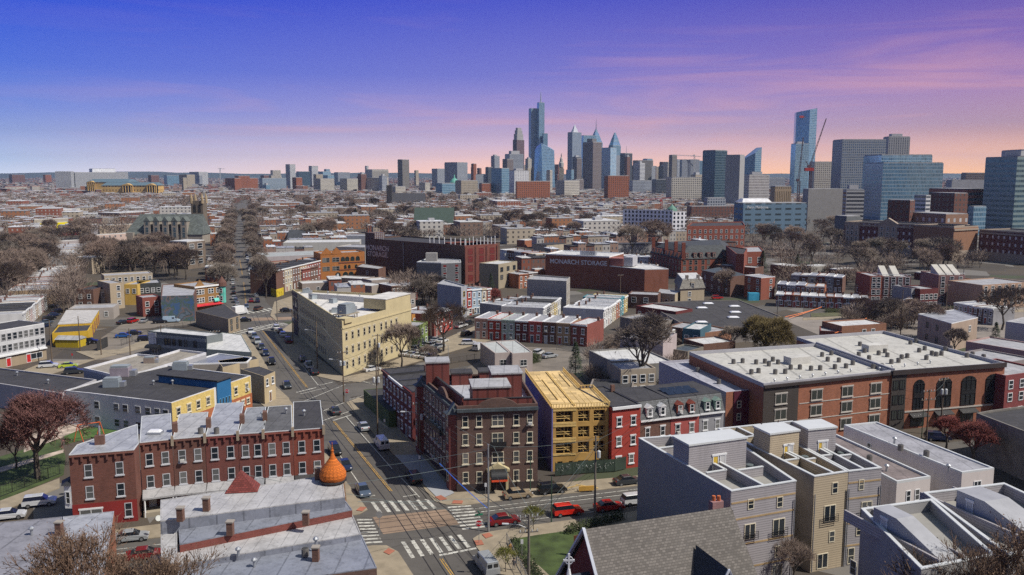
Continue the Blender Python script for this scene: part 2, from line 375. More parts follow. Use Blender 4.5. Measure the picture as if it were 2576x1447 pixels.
BRICKS = {'red brick': (.22,.06,.045),'dark red': (.13,.025,.025),'orange brick': (.33,.12,.06),'brown brick': (.14,.07,.05),'cream': (.5,.44,.33),'white': (.6,.6,.6),'grey': (.3,.3,.32),'pink': (.45,.28,.25),
          'pale blue': (.35,.45,.55),'tan': (.4,.28,.17),'bright red': (.36,.045,.03),'mint green': (.42,.5,.45),'coral': (.4,.09,.08),'teal': (.06,.25,.3),'yellow': (.55,.42,.14),'charcoal': (.06,.06,.07),'green': (.2,.3,.14)}
def wmat(c): return mat(BRICKS[c],.85,var=.2,kind='brick' if 'brick' in c else 'wall')
def row(where,e,h,d,cols,group,st=2,roofs=None,z=None,side=1,dz=0.0,wins=True,wfr=None,side_wins=0,noun='rowhouse',chim=True):
    """a terrace: e = two pixels of the front eave, cols = colour of each house from e[0] to e[1]"""
    z = h if z is None else z; A,B = G(*e[0],z),G(*e[1],z); A.z = B.z = 0; n = len(cols); u = (B-A)/n; w = u.length; un = u.normalized(); q = Vector((-un.y,un.x,0))*side
    rnd = random.Random(int(e[0][0]*7+e[0][1])); out = []
    for i,c in enumerate(cols):
        hh = h+rnd.choice((0,0,.25,-.2))*(0 if dz is None else 1); dd = d*rnd.uniform(.93,1.05)
        a,b = A+u*i,A+u*(i+1); gap = un*.02; a = a+gap; b = b-gap
        poly = [a,b,b+q*dd,a+q*dd] if side > 0 else [b,a,a+q*dd,b+q*dd]
        nm = {1: 'one-storey',2: 'two-storey',3: 'three-storey'}[st]
        rm = (roofs or [ROOFG,ROOFL,ROOFS,ROOFG,ROOFD])[rnd.randrange(len(roofs or [0]*5))]
        rt,P = bld('rowhouse',f"{c} {noun}, {ORD[i]} from the {'left' if B.x > A.x else 'near end'} {where}" if n > 1 else f"{c} {nm} {noun} {where}",'house',gp=[(p.x,p.y) for p in poly],h=hh,wall=wmat(c),roof=rm,par=.22,trim=DARK if rm is ROOFD else WHITE if rnd.random() < .5 else None,group=group,
                    cor=((0,),.45,.3,WHITE if rnd.random() < .6 else wmat(c)))
        if wins:
            fl = (hh-.6)/st; k = 2 if w > 3.6 else 1
            for s_ in range(st):
                if s_ == 0:
                    add_wins(rt,P,1,(0,[.9],[.7 if side > 0 else .3],.95,1.5,'dh sill lin',wfr),hh); add_wins(rt,P,1,(0,[.05],[.25 if side > 0 else .75],1,2.2,'',None,DOORW[rnd.randrange(4)],'door'),hh)
                else: add_wins(rt,P,1,(0,[fl*s_+.75],k if w < 6.5 else 3,.95,1.5,'dh sill lin',wfr),hh)
        if chim:
            cp = (P[2]*.7+P[1]*.3)*.95+(P[3]*.05); cm = MB(); cm.box((cp.x,cp.y,hh),(.7,.5,1.3),atan2(un.y,un.x)); cm.build('chimney',wmat('brown brick'),rt)
        out.append((rt,P))
    return out
def sub(root,name,m,fn,uv=True,**k):
    b = MB(); fn(b); return b.build(name,m,root,uv,**k)
# ================================================================== ground, streets, pavements
ASPH = mat((.082,.075,.068),.9,var=.22,kind='asphalt'); CONC = mat((.30,.25,.18),.9,var=.25,kind='wall',dirt=.25,s=.5); CONC2 = mat((.33,.34,.36),.9,var=.1,kind='wall',dirt=.15)
PAINT = mat((.52,.51,.46),.8,var=.25,kind='paint'); YEL = mat((.50,.29,.05),.8,var=.2,kind='paint'); GRASS = mat((.05,.075,.02),.95,var=.5,s=.4); DIRT = mat((.17,.14,.105),.95,var=.4,kind='asphalt')
LOT = mat((.15,.13,.11),.95,var=.3,kind='asphalt')
def px(pts,z=0): return [tuple(G(x,y,z)[:2]) for x,y in pts]
b = MB(); b.mesh([(-14000,-500,0),(14000,-500,0),(14000,11500,0),(-14000,11500,0)],[(0,1,2,3)])
tag(b.build('ground',mat((.062,.052,.043),.95,var=.3,kind='ground',s=.02)),kind='structure')
def sheet(name,polys,m,z): 
    b = MB()
    for p in polys:
        a = sum(p[i][0]*p[(i+1) % len(p)][1]-p[(i+1) % len(p)][0]*p[i][1] for i in range(len(p)))
        if a < 0: p = p[::-1]
        b.face([(x,y,z) for x,y in p])
    return tag(b.build(name,m),kind='structure')
SL_ = [0]
def slab(name,polys,m,h=.14):
    b = MB(); SL_[0] += .0035; h += SL_[0]-.03
    for p in polys: b.prism(p,.001,h)
    return tag(b.build(name,m),kind='structure')
def strip(pts,w0,w1=None):
    """band of constant width along a polyline in metres: offsets w0 (left) and w1 (right)"""
    out_l,out_r = [],[]
    for i,p in enumerate(pts):
        a = Vector(pts[max(0,i-1)]); c = Vector(pts[min(len(pts)-1,i+1)]); u = (c-a).normalized(); n = Vector((-u.y,u.x)); p = Vector(p)
        out_l.append(tuple(p+n*w0)); out_r.append(tuple(p+n*w1))
    return out_l+out_r[::-1]
MAIN = [(8,63),(-9.5,106.8),(-18.5,128.6),(-36.4,169.2),(-48.4,196.3),(-58.6,220),(-80.2,271),(-92,302),(-104.6,332.3),(-171,533),(-281,885),(-470,1500)]
CROSS = [(-140,79),(-60,102.5),(-13,118.2),(17,127.2),(60,140.5),(160,172),(300,216)]
UPX = [(-260,262),(-150,285),(-100,293),(-60,300),(-20,322),(60,360),(140,396)]
X2 = [(-120,163),(-62,186),(-42,192),(-20,205),(0,222),(40,260),(110,330)]
# asphalt under the whole near quarter, then raised pavements
sheet('road',[strip(MAIN,7.5,-7.5)],ASPH,.014)
sheet('side_street',[strip(CROSS,7.5,-7.5)],ASPH,.010)
sheet('side_street',[strip(UPX,9,-9)],ASPH,.006)
sheet('side_street',[strip(X2,6,-6)],ASPH,.018)
# lots
sheet('parking_lot',[px([(320,830),(700,800),(480,790),(330,800),(255,850),(240,905),(300,905),(540,835)])],LOT,.022)
sheet('parking_lot',[px([(1060,985),(1215,905),(1230,870),(1400,875),(1530,905),(1480,1000),(1300,1010)])],LOT,.022)
sheet('parking_lot',[px([(1960,800),(2576,768),(2576,850),(2330,850),(2100,860)])],mat((.20,.175,.155),.95,var=.2,kind='asphalt'),.022)
# the avenue beyond the lot
sheet('avenue',[px([(2020,800),(2020,757),(2700,735),(2700,768)])],ASPH,.026)
slab('pavement',[px([(2020,770),(2020,759),(2700,738),(2700,745)]),px([(2020,806),(2020,800),(2576,779),(2576,785)])],CONC)
# pavements of the crossing
NE = [(-11.9,126.0),(-10.0,124.6),(-7.4,124.4),(-3.0,125.9),(6,128.4),(17,131.7),(60,144.8),(62,148),(20,137),(-2,131.5),(-6,140),(-14,160),(-26,178),(-33,186),(-34.5,187.5),(-36.6,183.5),(-33.8,176.8),(-26.4,159.7),(-18.8,142.7),(-15.9,136.4),(-13.4,129.5)]
NW = [(-22.6,124.8),(-21.7,122.8),(-22.6,121.0),(-24.8,120.0),(-60,109.5),(-90,100.5),(-92,104),(-62,113.5),(-28,125),(-31,133),(-42,162),(-60,190),(-66,205),(-62,207),(-56.2,198.2),(-49.8,186),(-45.2,176),(-34.3,151),(-27.1,134.4)]
SW = [(-18.8,110.2),(-17.0,110.2),(-15.2,108.3),(-13.8,105),(-6,86),(-3,78),(-8,76),(-17,98),(-20,105),(-60,93),(-100,81),(-101,85),(-60,98)]
SE = [(-2.6,114.9),(-4.4,114.0),(-5.4,112.4),(-4.8,109.7),(-1,100),(10,76),(15,78),(4,103),(-.4,112),(3.6,113.6),(17,117.9),(60,131),(60,135.5),(16,121.3),(3,117)]
slab('pavement',[NE],CONC); slab('pavement',[NW],CONC); slab('pavement',[SW],CONC); slab('pavement',[SE],CONC)
MED = [(-33.6,185.6),(-32,192),(-30,196)]
slab('pavement',[px([(690,845),(735,812),(760,830),(800,900),(865,950),(920,938),(1290,780),(1290,840),(1000,925),(905,962),(862,962),(800,948),(727,900)])],CONC)
slab('pavement',[[(-83.5,264),(-74,242.6),(-64.5,220),(-56.2,198.2),(-49.8,186.5),(-54,186),(-60.5,198),(-69,220),(-79,243),(-88,262)]],CONC)
slab('pavement',[px([(40,940),(112,948),(240,905),(112,912)])],CONC); slab('pavement',[px([(240,905),(420,862),(400,842),(300,880),(190,885)])],CONC)
slab('pavement',[px([(700,812),(690,790),(760,770),(735,745),(690,760),(680,795)])],CONC)
slab('pavement',[px([(0,1290),(0,1262),(150,1205),(150,1228)])],CONC)
sheet('pavement_panel',[[(-21.0,147.6),(-18.6,142.2),(-11.2,126.4),(-9.1,129.2),(-16.3,147.8)]],CONC2,.19)
sheet('tactile_ramp',[[(-12.0,127.6),(-11.0,126.0),(-10.0,126.7),(-11.1,128.3)],[(-9.2,124.9),(-7.6,124.8),(-7.5,126),(-9.0,126.2)],[(-22.9,123.6),(-21.9,123.4),(-22.3,121.8),(-23.3,122.2)],[(-4.2,113.6),(-3.2,114.2),(-2.6,113.1),(-3.6,112.3)],[(-5.2,111.6),(-4.2,111.8),(-3.8,110.3),(-4.8,110)],[(-16.6,109.2),(-15.6,108.4),(-16.2,107.2),(-17.1,108)]],mat((.36,.13,.08),.9,var=.2),.196)
# painted markings
mk = []
def bars(a,b,c,d,n,duty=.5):
    """zebra: a->b one side of the band, d->c the other side; n bars"""
    a,b,c,d = map(Vector,(a,b,c,d))
    for i in range(n):
        s,e = (i+.5-duty/2)/n,(i+.5+duty/2)/n
        mk.append([tuple(a.lerp(b,s)),tuple(a.lerp(b,e)),tuple(d.lerp(c,e)),tuple(d.lerp(c,s))])
bars((-22.2,125.9),(-12.6,127.0),(-10.9,123.4),(-20.3,121.5),7,.42)
bars((-15.6,111.4),(-6.8,114.0),(-5.2,110.0),(-13.6,106.3),7,.42)
bars((-9.9,124.2),(-6.9,115.2),(-3.3,116.2),(-6.4,124.9),8,.45)
bars((-22.8,119.6),(-20.0,110.6),(-17.6,111.0),(-20.6,119.6),8,.45)
bars((-91.0,266.0),(-79.6,286.4),(-74.8,283.0),(-86.0,262.0),13,.42)
bars((-100.6,306.5),(-84,326.0),(-79.5,319.0),(-97,302.5),12,.45)
def line(p,q,w=.15):
    p,q = Vector(p),Vector(q); u = (q-p).normalized(); n = Vector((-u.y,u.x))*w/2; mk.append([tuple(p+n),tuple(p-n),tuple(q-n),tuple(q+n)])
for p,q,w in [((-20.5,140.8),(-34.4,172.4),.16),((-14.4,127.8),(-18.9,137.5),.15),((-23.9,131.4),(-33.0,153),.15),((-46.1,198.8),(-80.2,279.5),.18),((-46.1,198.8),(-43.4,202.2),.3),
                ((-49.8,192.3),(-46.2,196.9),.45),((-48.6,190.8),(-43.8,196.6),.2),((-46.8,183.1),(-39.9,199.9),.2),((-38.2,205.1),(-32.2,198.9),.2),((-40.1,177),(-36.9,183.6),.25),((-38.6,169.6),(-34.5,176.5),.25),
                ((-36.6,169.6),(-33.6,173.8),.4),((-24,127.6),(-21.5,128.6),.4),((-17,128),(-15,129),.25),((-9.6,107.3),(-4.6,109.6),.5),((-36.4,186),(-31,193),.2),
                ((-5.6,123.2),(40,137.6),.18),((-4.6,122.0),(40,135.8),.18),((-3.1,117.1),(6.1,120.1),.16),((10.6,121.6),(40,130.5),.16),((-26,117.5),(-70,103.9),.16),((-26,116),(-70,102.2),.16),
                ((-77,291),(-58,300),.3),((-93,292),(-83.5,321),.16)]: line(p,q,w)
sheet('road_markings',mk,PAINT,.034)
mk = []
for o in (-.16,.16):
    for p,q in [((-19.2+o,130.4),(-36.3+o,169.0)),((6+o,68),(-9.3+o,106.3)),((-48.4+o,197),(-80.1+o,270.6)),((-100+o,318),(-125+o,395)),((-135+o,425),(-160+o,500))]: line(p,q,.12)
sheet('centre_line',mk,YEL,.032)
# rails of the trolley and their concrete bed
tr = MB(); TRK = [(8.4,62),(-8.6,106.8),(-17.3,128.8),(-35.2,169.4),(-46.9,196.5),(-57,220.5),(-78.6,271.2),(-90,302)]
mk = [strip(TRK,o+.07,o-.07) for o in (-3.2,-1.7,1.4,2.9)]+[strip([(-60,100.4),(-13,115.8),(17,124.9),(60,138)],o+.06,o-.06) for o in (.4,1.9,3.9,5.2)]
sheet('tram_rails',mk,mat((.05,.045,.042),.5,.5,.1),.028)
sheet('patched_asphalt',[strip([(-100,290),(-62,298),(-48,304)],3,-3),[(-20.5,120),(-10,123),(-7.5,117.5),(-18,114)]],mat((.22,.155,.11),.95,var=.3,kind='asphalt'),.0245)
# grass
slab('lawn',[px([(1285,1352),(1345,1330),(1560,1300),(1560,1500),(1345,1500),(1310,1447)])],GRASS,.1)
slab('lawn',[px([(0,1262),(160,1195),(165,1150),(150,1105),(0,1150)])],GRASS,.1)
slab('lawn',[px([(165,1118),(300,1083),(300,1050),(215,1068),(160,1090)])],mat((.06,.12,.025),.95,var=.3,s=.5),.1)
slab('playground_path',[px([(60,1140),(220,1075),(250,1062),(200,1060),(60,1090)]),px([(0,1190),(160,1140),(160,1132),(0,1178)])],mat((.42,.34,.28),.9,var=.5,s=.6),.12)
for i,pts in enumerate([[(2040,798),(2040,789),(2180,785),(2180,793)],[(2230,790),(2230,781),(2540,768),(2540,775)]]):
    slab('grass_verge',[px(pts)],mat((.10,.10,.05),.95,var=.4,s=.5),.16)
hz = MB(); hz.prism([(-14100,-600),(14100,-600),(14100,11600),(-14100,11600)],-1.5,300)
hm = bpy.data.materials.new('haze_air'); hm.use_nodes = True; hm.node_tree.nodes.clear(); ho = hm.node_tree.nodes.new('ShaderNodeOutputMaterial'); hv = hm.node_tree.nodes.new('ShaderNodeVolumePrincipled'); hm.node_tree.links.new(hv.outputs[0],ho.inputs['Volume'])
hv.inputs['Color'].default_value = (.55,.72,1,1); hv.inputs['Density'].default_value = 5e-5; hv.inputs['Anisotropy'].default_value = .2
tag(hz.build('haze',hm),'thin blue air over the whole city','haze',kind='stuff')
# ================================================================== near buildings
CREAMW = mat((.52,.44,.26),.9,var=.12,kind='wall',dirt=.2); DBRICK = mat((.115,.066,.052),.9,var=.3,kind='brick'); RBRICK = mat((.17,.045,.035),.85,var=.25,kind='brick'); OBRICK = mat((.29,.11,.06),.85,var=.15,kind='brick')
PANEL = mat((.17,.045,.035),.6,var=.15,kind='siding',w=1.6,ax=0); SLATE = mat((.06,.075,.085),.6,var=.25,kind='shingle')
RP = mat((.20,.028,.022),.8,var=.15,kind='wall',dirt=.15)
# ---- dark brick apartment block on the corner
AP = [(-8.6,129.9),(4.1,131.6),(1.2,152.5),(-16.6,150.6)]
wins = [(0,[1.5,4.6,7.7,10.6],[.1,.27,.73,.9],.95,1.8,'dh sill',CREAM),(0,[4.6,7.7,10.6],[.5],1.9,1.8,'dh v sill',CREAM),
        (3,[1.5,4.6,7.7,10.6],11,.95,1.8,'dh sill',CREAM),(3,[.2],[.1,.2,.3,.4,.55,.7,.85],.7,.7,'x',CREAM)]
r,P = bld('apartment_building','dark brown four-storey brick apartment block with arched entrance canopy on the street corner','apartment building',gp=AP,h=12.9,wall=DBRICK,roof=mat((.40,.42,.47),.5,var=.1,kind='roof',w=3),par=1.1,trim=DBRICK,wins=wins,
           cor=((0,3),.5,.5,SLATE))
fu = (P[1]-P[0]).normalized(); fn = Vector((fu.y,-fu.x,0)); lu = (P[3]-P[0]).normalized(); ln = Vector((-lu.y,lu.x,0)); ra = atan2(fu.y,fu.x); la = atan2(lu.y,lu.x)
sub(r,'plinth',mat((.05,.035,.035),.8,var=.2,kind='wall'),lambda b: [b.box(((P[0]+P[1])/2+fn*.06),((P[1]-P[0]).length+.3,.12,1.3),ra),b.box(((P[0]+P[3])/2+ln*.06),((P[3]-P[0]).length,.12,1.3),la)])
# arched gable parapets on both fronts
def arch(b,c,u,z,w,hh,t=.35,n=10):
    for i in range(n):
        x0,x1 = -w/2+w*i/n,-w/2+w*(i+1)/n; f = lambda x: hh*cos(x/w*pi)**.7 if abs(x) < w/2-.001 else 0
        q = Vector((-u.y,u.x,0))*t; A,B = c+u*x0,c+u*x1
        b.mesh([(A.x,A.y,z),(B.x,B.y,z),(B.x,B.y,z+.1+f(x1)),(A.x,A.y,z+.1+f(x0)),(A.x+q.x,A.y+q.y,z),(B.x+q.x,B.y+q.y,z),(B.x+q.x,B.y+q.y,z+.1+f(x1)),(A.x+q.x,A.y+q.y,z+.1+f(x0))],
               [(0,1,2,3),(5,4,7,6),(3,2,6,7),(0,3,7,4),(1,5,6,2)])
sub(r,'gable_parapet',DBRICK,lambda b: arch(b,(P[0]+P[1])/2-fn*.02,fu,13.9,6.2,1.1)); sub(r,'gable_parapet',DBRICK,lambda b: arch(b,(P[0]*.62+P[3]*.38)-ln*.4,lu,13.9,5,1.1))
# two red bay towers with slate caps at the ends of the long side
for t_,nm in ((.075,'a'),(.94,'b')):
    c = P[0].lerp(P[3],t_)
    bay = sub(r,'bay_tower',RBRICK,lambda b: b.prism([tuple((c+lu*a_+ln*d_)[:2]) for a_,d_ in ((-1.3,.003),(1.3,.003),(.8,1.1),(-.8,1.1))],0,12.6))
    sub(r,'bay_roof',SLATE,lambda b: b.prism([tuple((c+lu*a_+ln*d_)[:2]) for a_,d_ in ((-1.6,.003),(1.6,.003),(1,1.5),(-1,1.5))],12.602,[14.3,14.3,13.0,13.0],top=[tuple((c+lu*a_+ln*d_)[:2]) for a_,d_ in ((-.5,.0),(.5,.0),(.3,.9),(-.3,.9))]))
    for zz in (1.5,4.6,7.7,10.5):
        put_window(r,(*(c+ln*1.11)[:2],zz),ln,.9,1.8,'dh',CREAM)
sub(r,'balcony_rail',BLK,lambda b: [b.box((*(P[0].lerp(P[3],.5)+ln*.6)[:2],7.4),(9,.7,.08),la),b.box((*(P[0].lerp(P[3],.5)+ln*.95)[:2],7.48),(9,.05,.9),la)])
sub(r,'balcony_rail',BLK,lambda b: [b.box((*(P[0].lerp(P[1],.5)+fn*.35)[:2],7.3),(2.6,.6,.08),ra),b.box((*(P[0].lerp(P[1],.5)+fn*.64)[:2],7.38),(2.6,.05,.8),ra)])
# entrance with black awning
ec = P[0].lerp(P[1],.5)
sub(r,'portico',CREAMW,lambda b: [b.box((*(ec+fu*s*1.4+fn*.45)[:2],0),(.4,.8,3.4),ra) for s in (-1,1)]+[b.prism([tuple((ec+fu*x_+fn*y_)[:2]) for x_,y_ in ((-1.8,0.003),(0,.003),(0,1),(-1.8,1))],3.402,[3.7,4.7,4.7,3.7]),b.prism([tuple((ec+fu*x_+fn*y_)[:2]) for x_,y_ in ((0.003,0.003),(1.8,.003),(1.8,1),(0.003,1))],3.402,[4.7,3.7,3.7,4.7])])
def awn(b,c,u,n_,w,z0,z1,dep,k=8):
    for i in range(k):
        a0,a1 = pi/2*i/k,pi/2*(i+1)/k; y0,y1 = dep*sin(a0),dep*sin(a1); za,zb = z0+(z1-z0)*cos(a0),z0+(z1-z0)*cos(a1)
        A,B = c-u*w/2,c+u*w/2
        b.mesh([(*(A+n_*y0)[:2],za),(*(B+n_*y0)[:2],za),(*(B+n_*y1)[:2],zb),(*(A+n_*y1)[:2],zb),(*A[:2],z0),(*B[:2],z0)],[(3,2,1,0),(0,4,3),(1,2,5)])
sub(r,'awning',BLK,lambda b: awn(b,ec+fn*.9,fu,fn,2.5,2.6,3.9,1.5)); sub(r,'awning_valance',mat((.75,.08,.02),.7),lambda b: b.box((*(ec+fn*2.42)[:2],2.3),(2.5,.04,.3),ra))
def text(parent,s,p,u,n_,size,m,name='sign_lettering',ext=.02,bold=False):
    cu = bpy.data.curves.new('t','FONT'); cu.body = s; cu.size = size; cu.align_x = 'CENTER'; cu.extrude = ext
    if bold: cu.offset = size*.025
    to = bpy.data.objects.new('t',cu); COL.objects.link(to); dg = bpy.context.evaluated_depsgraph_get(); me = bpy.data.meshes.new_from_object(to.evaluated_get(dg)); bpy.data.objects.remove(to)
    me.materials.clear(); me.materials.append(m); o = bpy.data.objects.new(name,me); COL.objects.link(o); o.parent = parent
    q = Matrix((Vector((u.x,u.y,0)),Vector((0,0,1)),Vector((n_.x,n_.y,0)))).transposed(); b_ = parent.location if parent else Vector((0,0,0))
    o.matrix_local = Matrix.Translation(Vector(p)-b_+n_*.03) @ q.to_4x4(); return o
text(r,'LOFT APARTMENTS',(*(ec+fn*2.2)[:2],2.75),fu,fn,.34,mat((.8,.3,.2),.6),ext=.03)
put_door(r,(*ec[:2],.1),fn,1.6,2.4,DARK)
# rooftop rooms
def pent(root,name,pts,z,h,m,rm,lip=.15):
    p = [(a,b_) for a,b_ in pts]
    o = sub(root,name,m,lambda b: b.prism(p,z,z+h)); q = inset([Vector((a,b_,0)) for a,b_ in p],-lip)
    b = MB(); b.prism([(v.x,v.y) for v in q],z+h+.002,z+h+.25); x = b.build('roof',rm,root); return o
def quadm(c,u,w,d):     # rectangle: corner c, width w along u, depth d to the left of u
    v = Vector((-u.y,u.x,0)); return [tuple((c+u*a+v*b_)[:2]) for a,b_ in ((0,0),(w,0),(w,d),(0,d))]
vb = Vector((-fu.y,fu.x,0))
pent(r,'roof_room',quadm(P[0]+fu*2.6+vb*1.5,fu,6.0,5.5),12.97,3.4,PANEL,ROOFG)
pent(r,'roof_room',quadm(P[0]+fu*6.4+vb*7.6,fu,5.0,5.5),12.97,4.1,PANEL,ROOFG)
pent(r,'roof_room',quadm(P[0]+fu*-4.2+vb*16.2,fu,4.0,4.0),12.97,4.4,PANEL,ROOFG)
pent(r,'roof_room',quadm(P[0]+fu*.3+vb*17.6,fu,3.6,3.0),12.97,2.0,PANEL,ROOFD); pent(r,'roof_room',quadm(P[0]+fu*5.2+vb*17.2,fu,4.5,3.0),12.97,2.2,PANEL,ROOFD)
sub(r,'roof_wall',PANEL,lambda b: [b.box((*(P[0].lerp(P[3],.5)-ln*1.5)[:2],12.965),((P[3]-P[0]).length*.86,.25,1.9),la),b.box((*(P[0].lerp(P[1],.5)-fn*1.4+fu*.2)[:2],12.965),(11,.25,1.7),ra)])
sub(r,'roof_coping',DARK,lambda b: [b.box((*(P[0].lerp(P[3],.5)-ln*1.5)[:2],14.867),((P[3]-P[0]).length*.865,.4,.12),la),b.box((*(P[0].lerp(P[1],.5)-fn*1.4+fu*.2)[:2],14.667),(11.1,.4,.12),ra)])
# ---- three-storey terrace behind it
row('behind the dark brick apartment block',[(962,930),(1036,988)],9.6,11,['dark red','dark red','dark red','dark red'],'dark red terrace beside the apartment block',st=3,roofs=[ROOFL,ROOFD,ROOFD])
bld('storage_shed','low green plank shed with a flat dark roof beside the dark red terrace','shed',gp=[(-32.4,182),(-24.4,164.5),(-19.5,166.5),(-27,184)],h=3.2,wall=mat((.09,.13,.05),.9,var=.3,kind='siding',w=.3,ax=0),roof=ROOFD,par=.15)
# ---- timber frame building going up
OSB = mat((.52,.31,.09),.9,var=.3,kind='wall',dirt=.1); WOOD = mat((.66,.46,.17),.85,var=.25,s=2); PLY = mat((.52,.37,.17),.85,var=.2,kind='shingle',w=2.4); PURP = mat((.16,.16,.42),.8,var=.25,kind='wall',dirt=.3); INS = mat((.10,.06,.025),.9)
A_,B_ = Vector((6.7,139.4,0)),Vector((16.6,140.9,0)); u_ = (B_-A_).normalized(); v_ = Vector((-u_.y,u_.x,0)); w_ = (B_-A_).length; ra_ = atan2(u_.y,u_.x)
root = thing('timber_frame_building',A_,'unfinished yellow timber-frame building with open window holes and purple wrapped side wall','building')
def L2(x,y): return tuple((A_+u_*x+v_*y)[:2])
H_ = 10.9
sub(root,'side_wall',PURP,lambda b: b.prism([L2(-.02,0),L2(.18,0),L2(.18,27),L2(-.02,27)],0,H_))
sub(root,'side_wall',OSB,lambda b: b.prism([L2(w_-.2,.3),L2(w_,.3),L2(w_,12),L2(w_-.2,12)],0,H_)); sub(root,'inner_core',INS,lambda b: b.prism([L2(.4,2.2),L2(w_-.4,2.2),L2(w_-.4,26.8),L2(.4,26.8)],0.02,H_-.4))
holes = [(.7,3.6),(4.5,6.5),(7.2,9.2)]
def front(b):
    for s_ in range(4):
        z0 = s_*2.72; lo,hi = (z0+.35,z0+2.25) if s_ else (.1,1.7)
        b.prism([L2(.2,.06),L2(w_-.2,.06),L2(w_-.2,.3),L2(.2,.3)],z0+.001,lo); b.prism([L2(.2,.06),L2(w_-.2,.06),L2(w_-.2,.3),L2(.2,.3)],hi,z0+2.719)
        xs = [.2]+[q for h_ in (holes if s_ else [(1,1.9),(3,3.6),(4.6,6.4),(7.1,8.8)]) for q in h_]+[w_-.2]
        for i in range(0,len(xs),2): b.prism([L2(xs[i],.062),L2(xs[i+1],.062),L2(xs[i+1],.298),L2(xs[i],.298)],lo+.001,hi-.001)
sub(root,'sheathing',OSB,front)
def studs(b):
    for s_ in range(1,4):
        z0 = s_*2.72
        for z in (z0+.02,z0+2.3): b.prism([L2(0.2,-.02),L2(4.2,-.02),L2(4.2,.05),L2(.2,.05)],z,z+.35)
        for a,c in holes:
            for x in (a+.03,(a+c)/2,c-.13): b.prism([L2(x,.4),L2(x+.1,.4),L2(x+.1,.5),L2(x,.5)],z0+.35,z0+2.3)
            b.tube((*L2(a+.1,.34),z0+2.2),(*L2(c-.1,.34),z0+.45),.06,n=4)
            for z in (z0+.9,z0+1.3): b.prism([L2(a,.32),L2(c,.32),L2(c,.37),L2(a,.37)],z,z+.1)
            for k_ in range(5): b.tube((*L2(a+(c-a)*k_/5,1.5),z0+.3),(*L2(a+(c-a)*k_/5,1.5),z0+2.3),.05,n=4)
sub(root,'studs',WOOD,studs)
def deck(b):
    b.prism([L2(.2,.3),L2(w_,.3),L2(w_,12),L2(7.6,12),L2(7.6,27),L2(.2,27)],H_+.002,H_+.12)
sub(root,'roof_deck',PLY,deck)
def rail(b):
    for (x0,y0,x1,y1) in ((0,0,w_,0),(w_,0,w_,12),(w_,12,7.6,12),(7.6,12,7.6,27),(0,27,0,0)):
        p,q = Vector(L2(x0,y0)+(0,)),Vector(L2(x1,y1)+(0,)); Ln = (q-p).length; a = atan2((q-p).y,(q-p).x)
        for z in (H_+.1,H_+.75): b.box((*((p+q)/2)[:2],z),(Ln,.12,.1),a)
        for i in range(int(Ln/.5)): c = p.lerp(q,(i+.5)/int(Ln/.5)); b.box((*c[:2],H_-.1),(.09,.1,.85),a)
sub(root,'parapet_framing',WOOD,rail)
sub(root,'loose_joists',WOOD,lambda b: [b.prism([L2(x,y0),L2(x+.15,y0),L2(x+.15,y1),L2(x,y1)],H_+.13,H_+.3) for x,y0,y1 in ((3.9,1,26),(4.15,1,26),(6.2,14,24),(2,5,20))]+[b.prism([L2(x,y0),L2(x+.06,y0),L2(x+.06,y1),L2(x,y1)],H_+.13,H_+.17) for x,y0,y1 in ((2.9,2,12),(5.5,3,11),(7.4,2,11),(1.6,14,24),(5.0,15,25),(6.4,2,8))])
# ---- right neighbours: red house and mansard houses
row('right of the timber frame',[(1540,1027),(1612,1019)],10.9,13,['bright red'],'houses right of the timber frame',st=3,roofs=[ROOFD],noun='brick house',dz=None)
MS = mat((.10,.105,.11),.8,var=.35,kind='shingle',w=.5)
def mansard(root,a,b_,z,hh,dep,m,dorm,dcol,over=.25,back=None):
    """steep slate roof over the edge a-b: dormers at fractions"""
    u = (b_-a).normalized(); v = Vector((-u.y,u.x,0)); bk = back or 9
    q0 = [a-u*0-v*over,b_-v*over,b_+v*bk,a+v*bk]; q1 = [a+v*dep,b_+v*dep,b_+v*bk,a+v*bk]
    sub(root,'mansard_roof',m,lambda b: b.prism([tuple(p[:2]) for p in q0],z,z+hh,top=[tuple(p[:2]) for p in q1]))
    sub(root,'eave',WHITE,lambda b: b.prism([tuple(p[:2]) for p in (a-v*(over+.15),b_-v*(over+.15),b_-v*(over-.1),a-v*(over-.1))],z-.3,z-.003))
    for f in dorm:
        c = a.lerp(b_,f); n_ = -v; d = MB(); w = .62
        d.prism([tuple(p[:2]) for p in (c-u*w-v*(over-.05),c+u*w-v*(over-.05),c+u*w+v*dep,c-u*w+v*dep)],z+.5,z+2.1)
        d.mesh([(*(c-u*(w+.15)-v*(over+.1))[:2],z+2.1),(*(c+u*(w+.15)-v*(over+.1))[:2],z+2.1),(*(c-v*(over+.1))[:2],z+2.7),(*(c-u*(w+.15)+v*(dep+.4))[:2],z+2.1),(*(c+u*(w+.15)+v*(dep+.4))[:2],z+2.1),(*(c+v*(dep+.4))[:2],z+2.7)],[(0,1,2),(1,4,5,2),(3,0,2,5),(4,3,5)])
        d.build('dormer',dcol,root); put_window(root,(*(c-v*(over-.04))[:2],z+.6),n_,.8,1.4,'dh sill',WHITE)
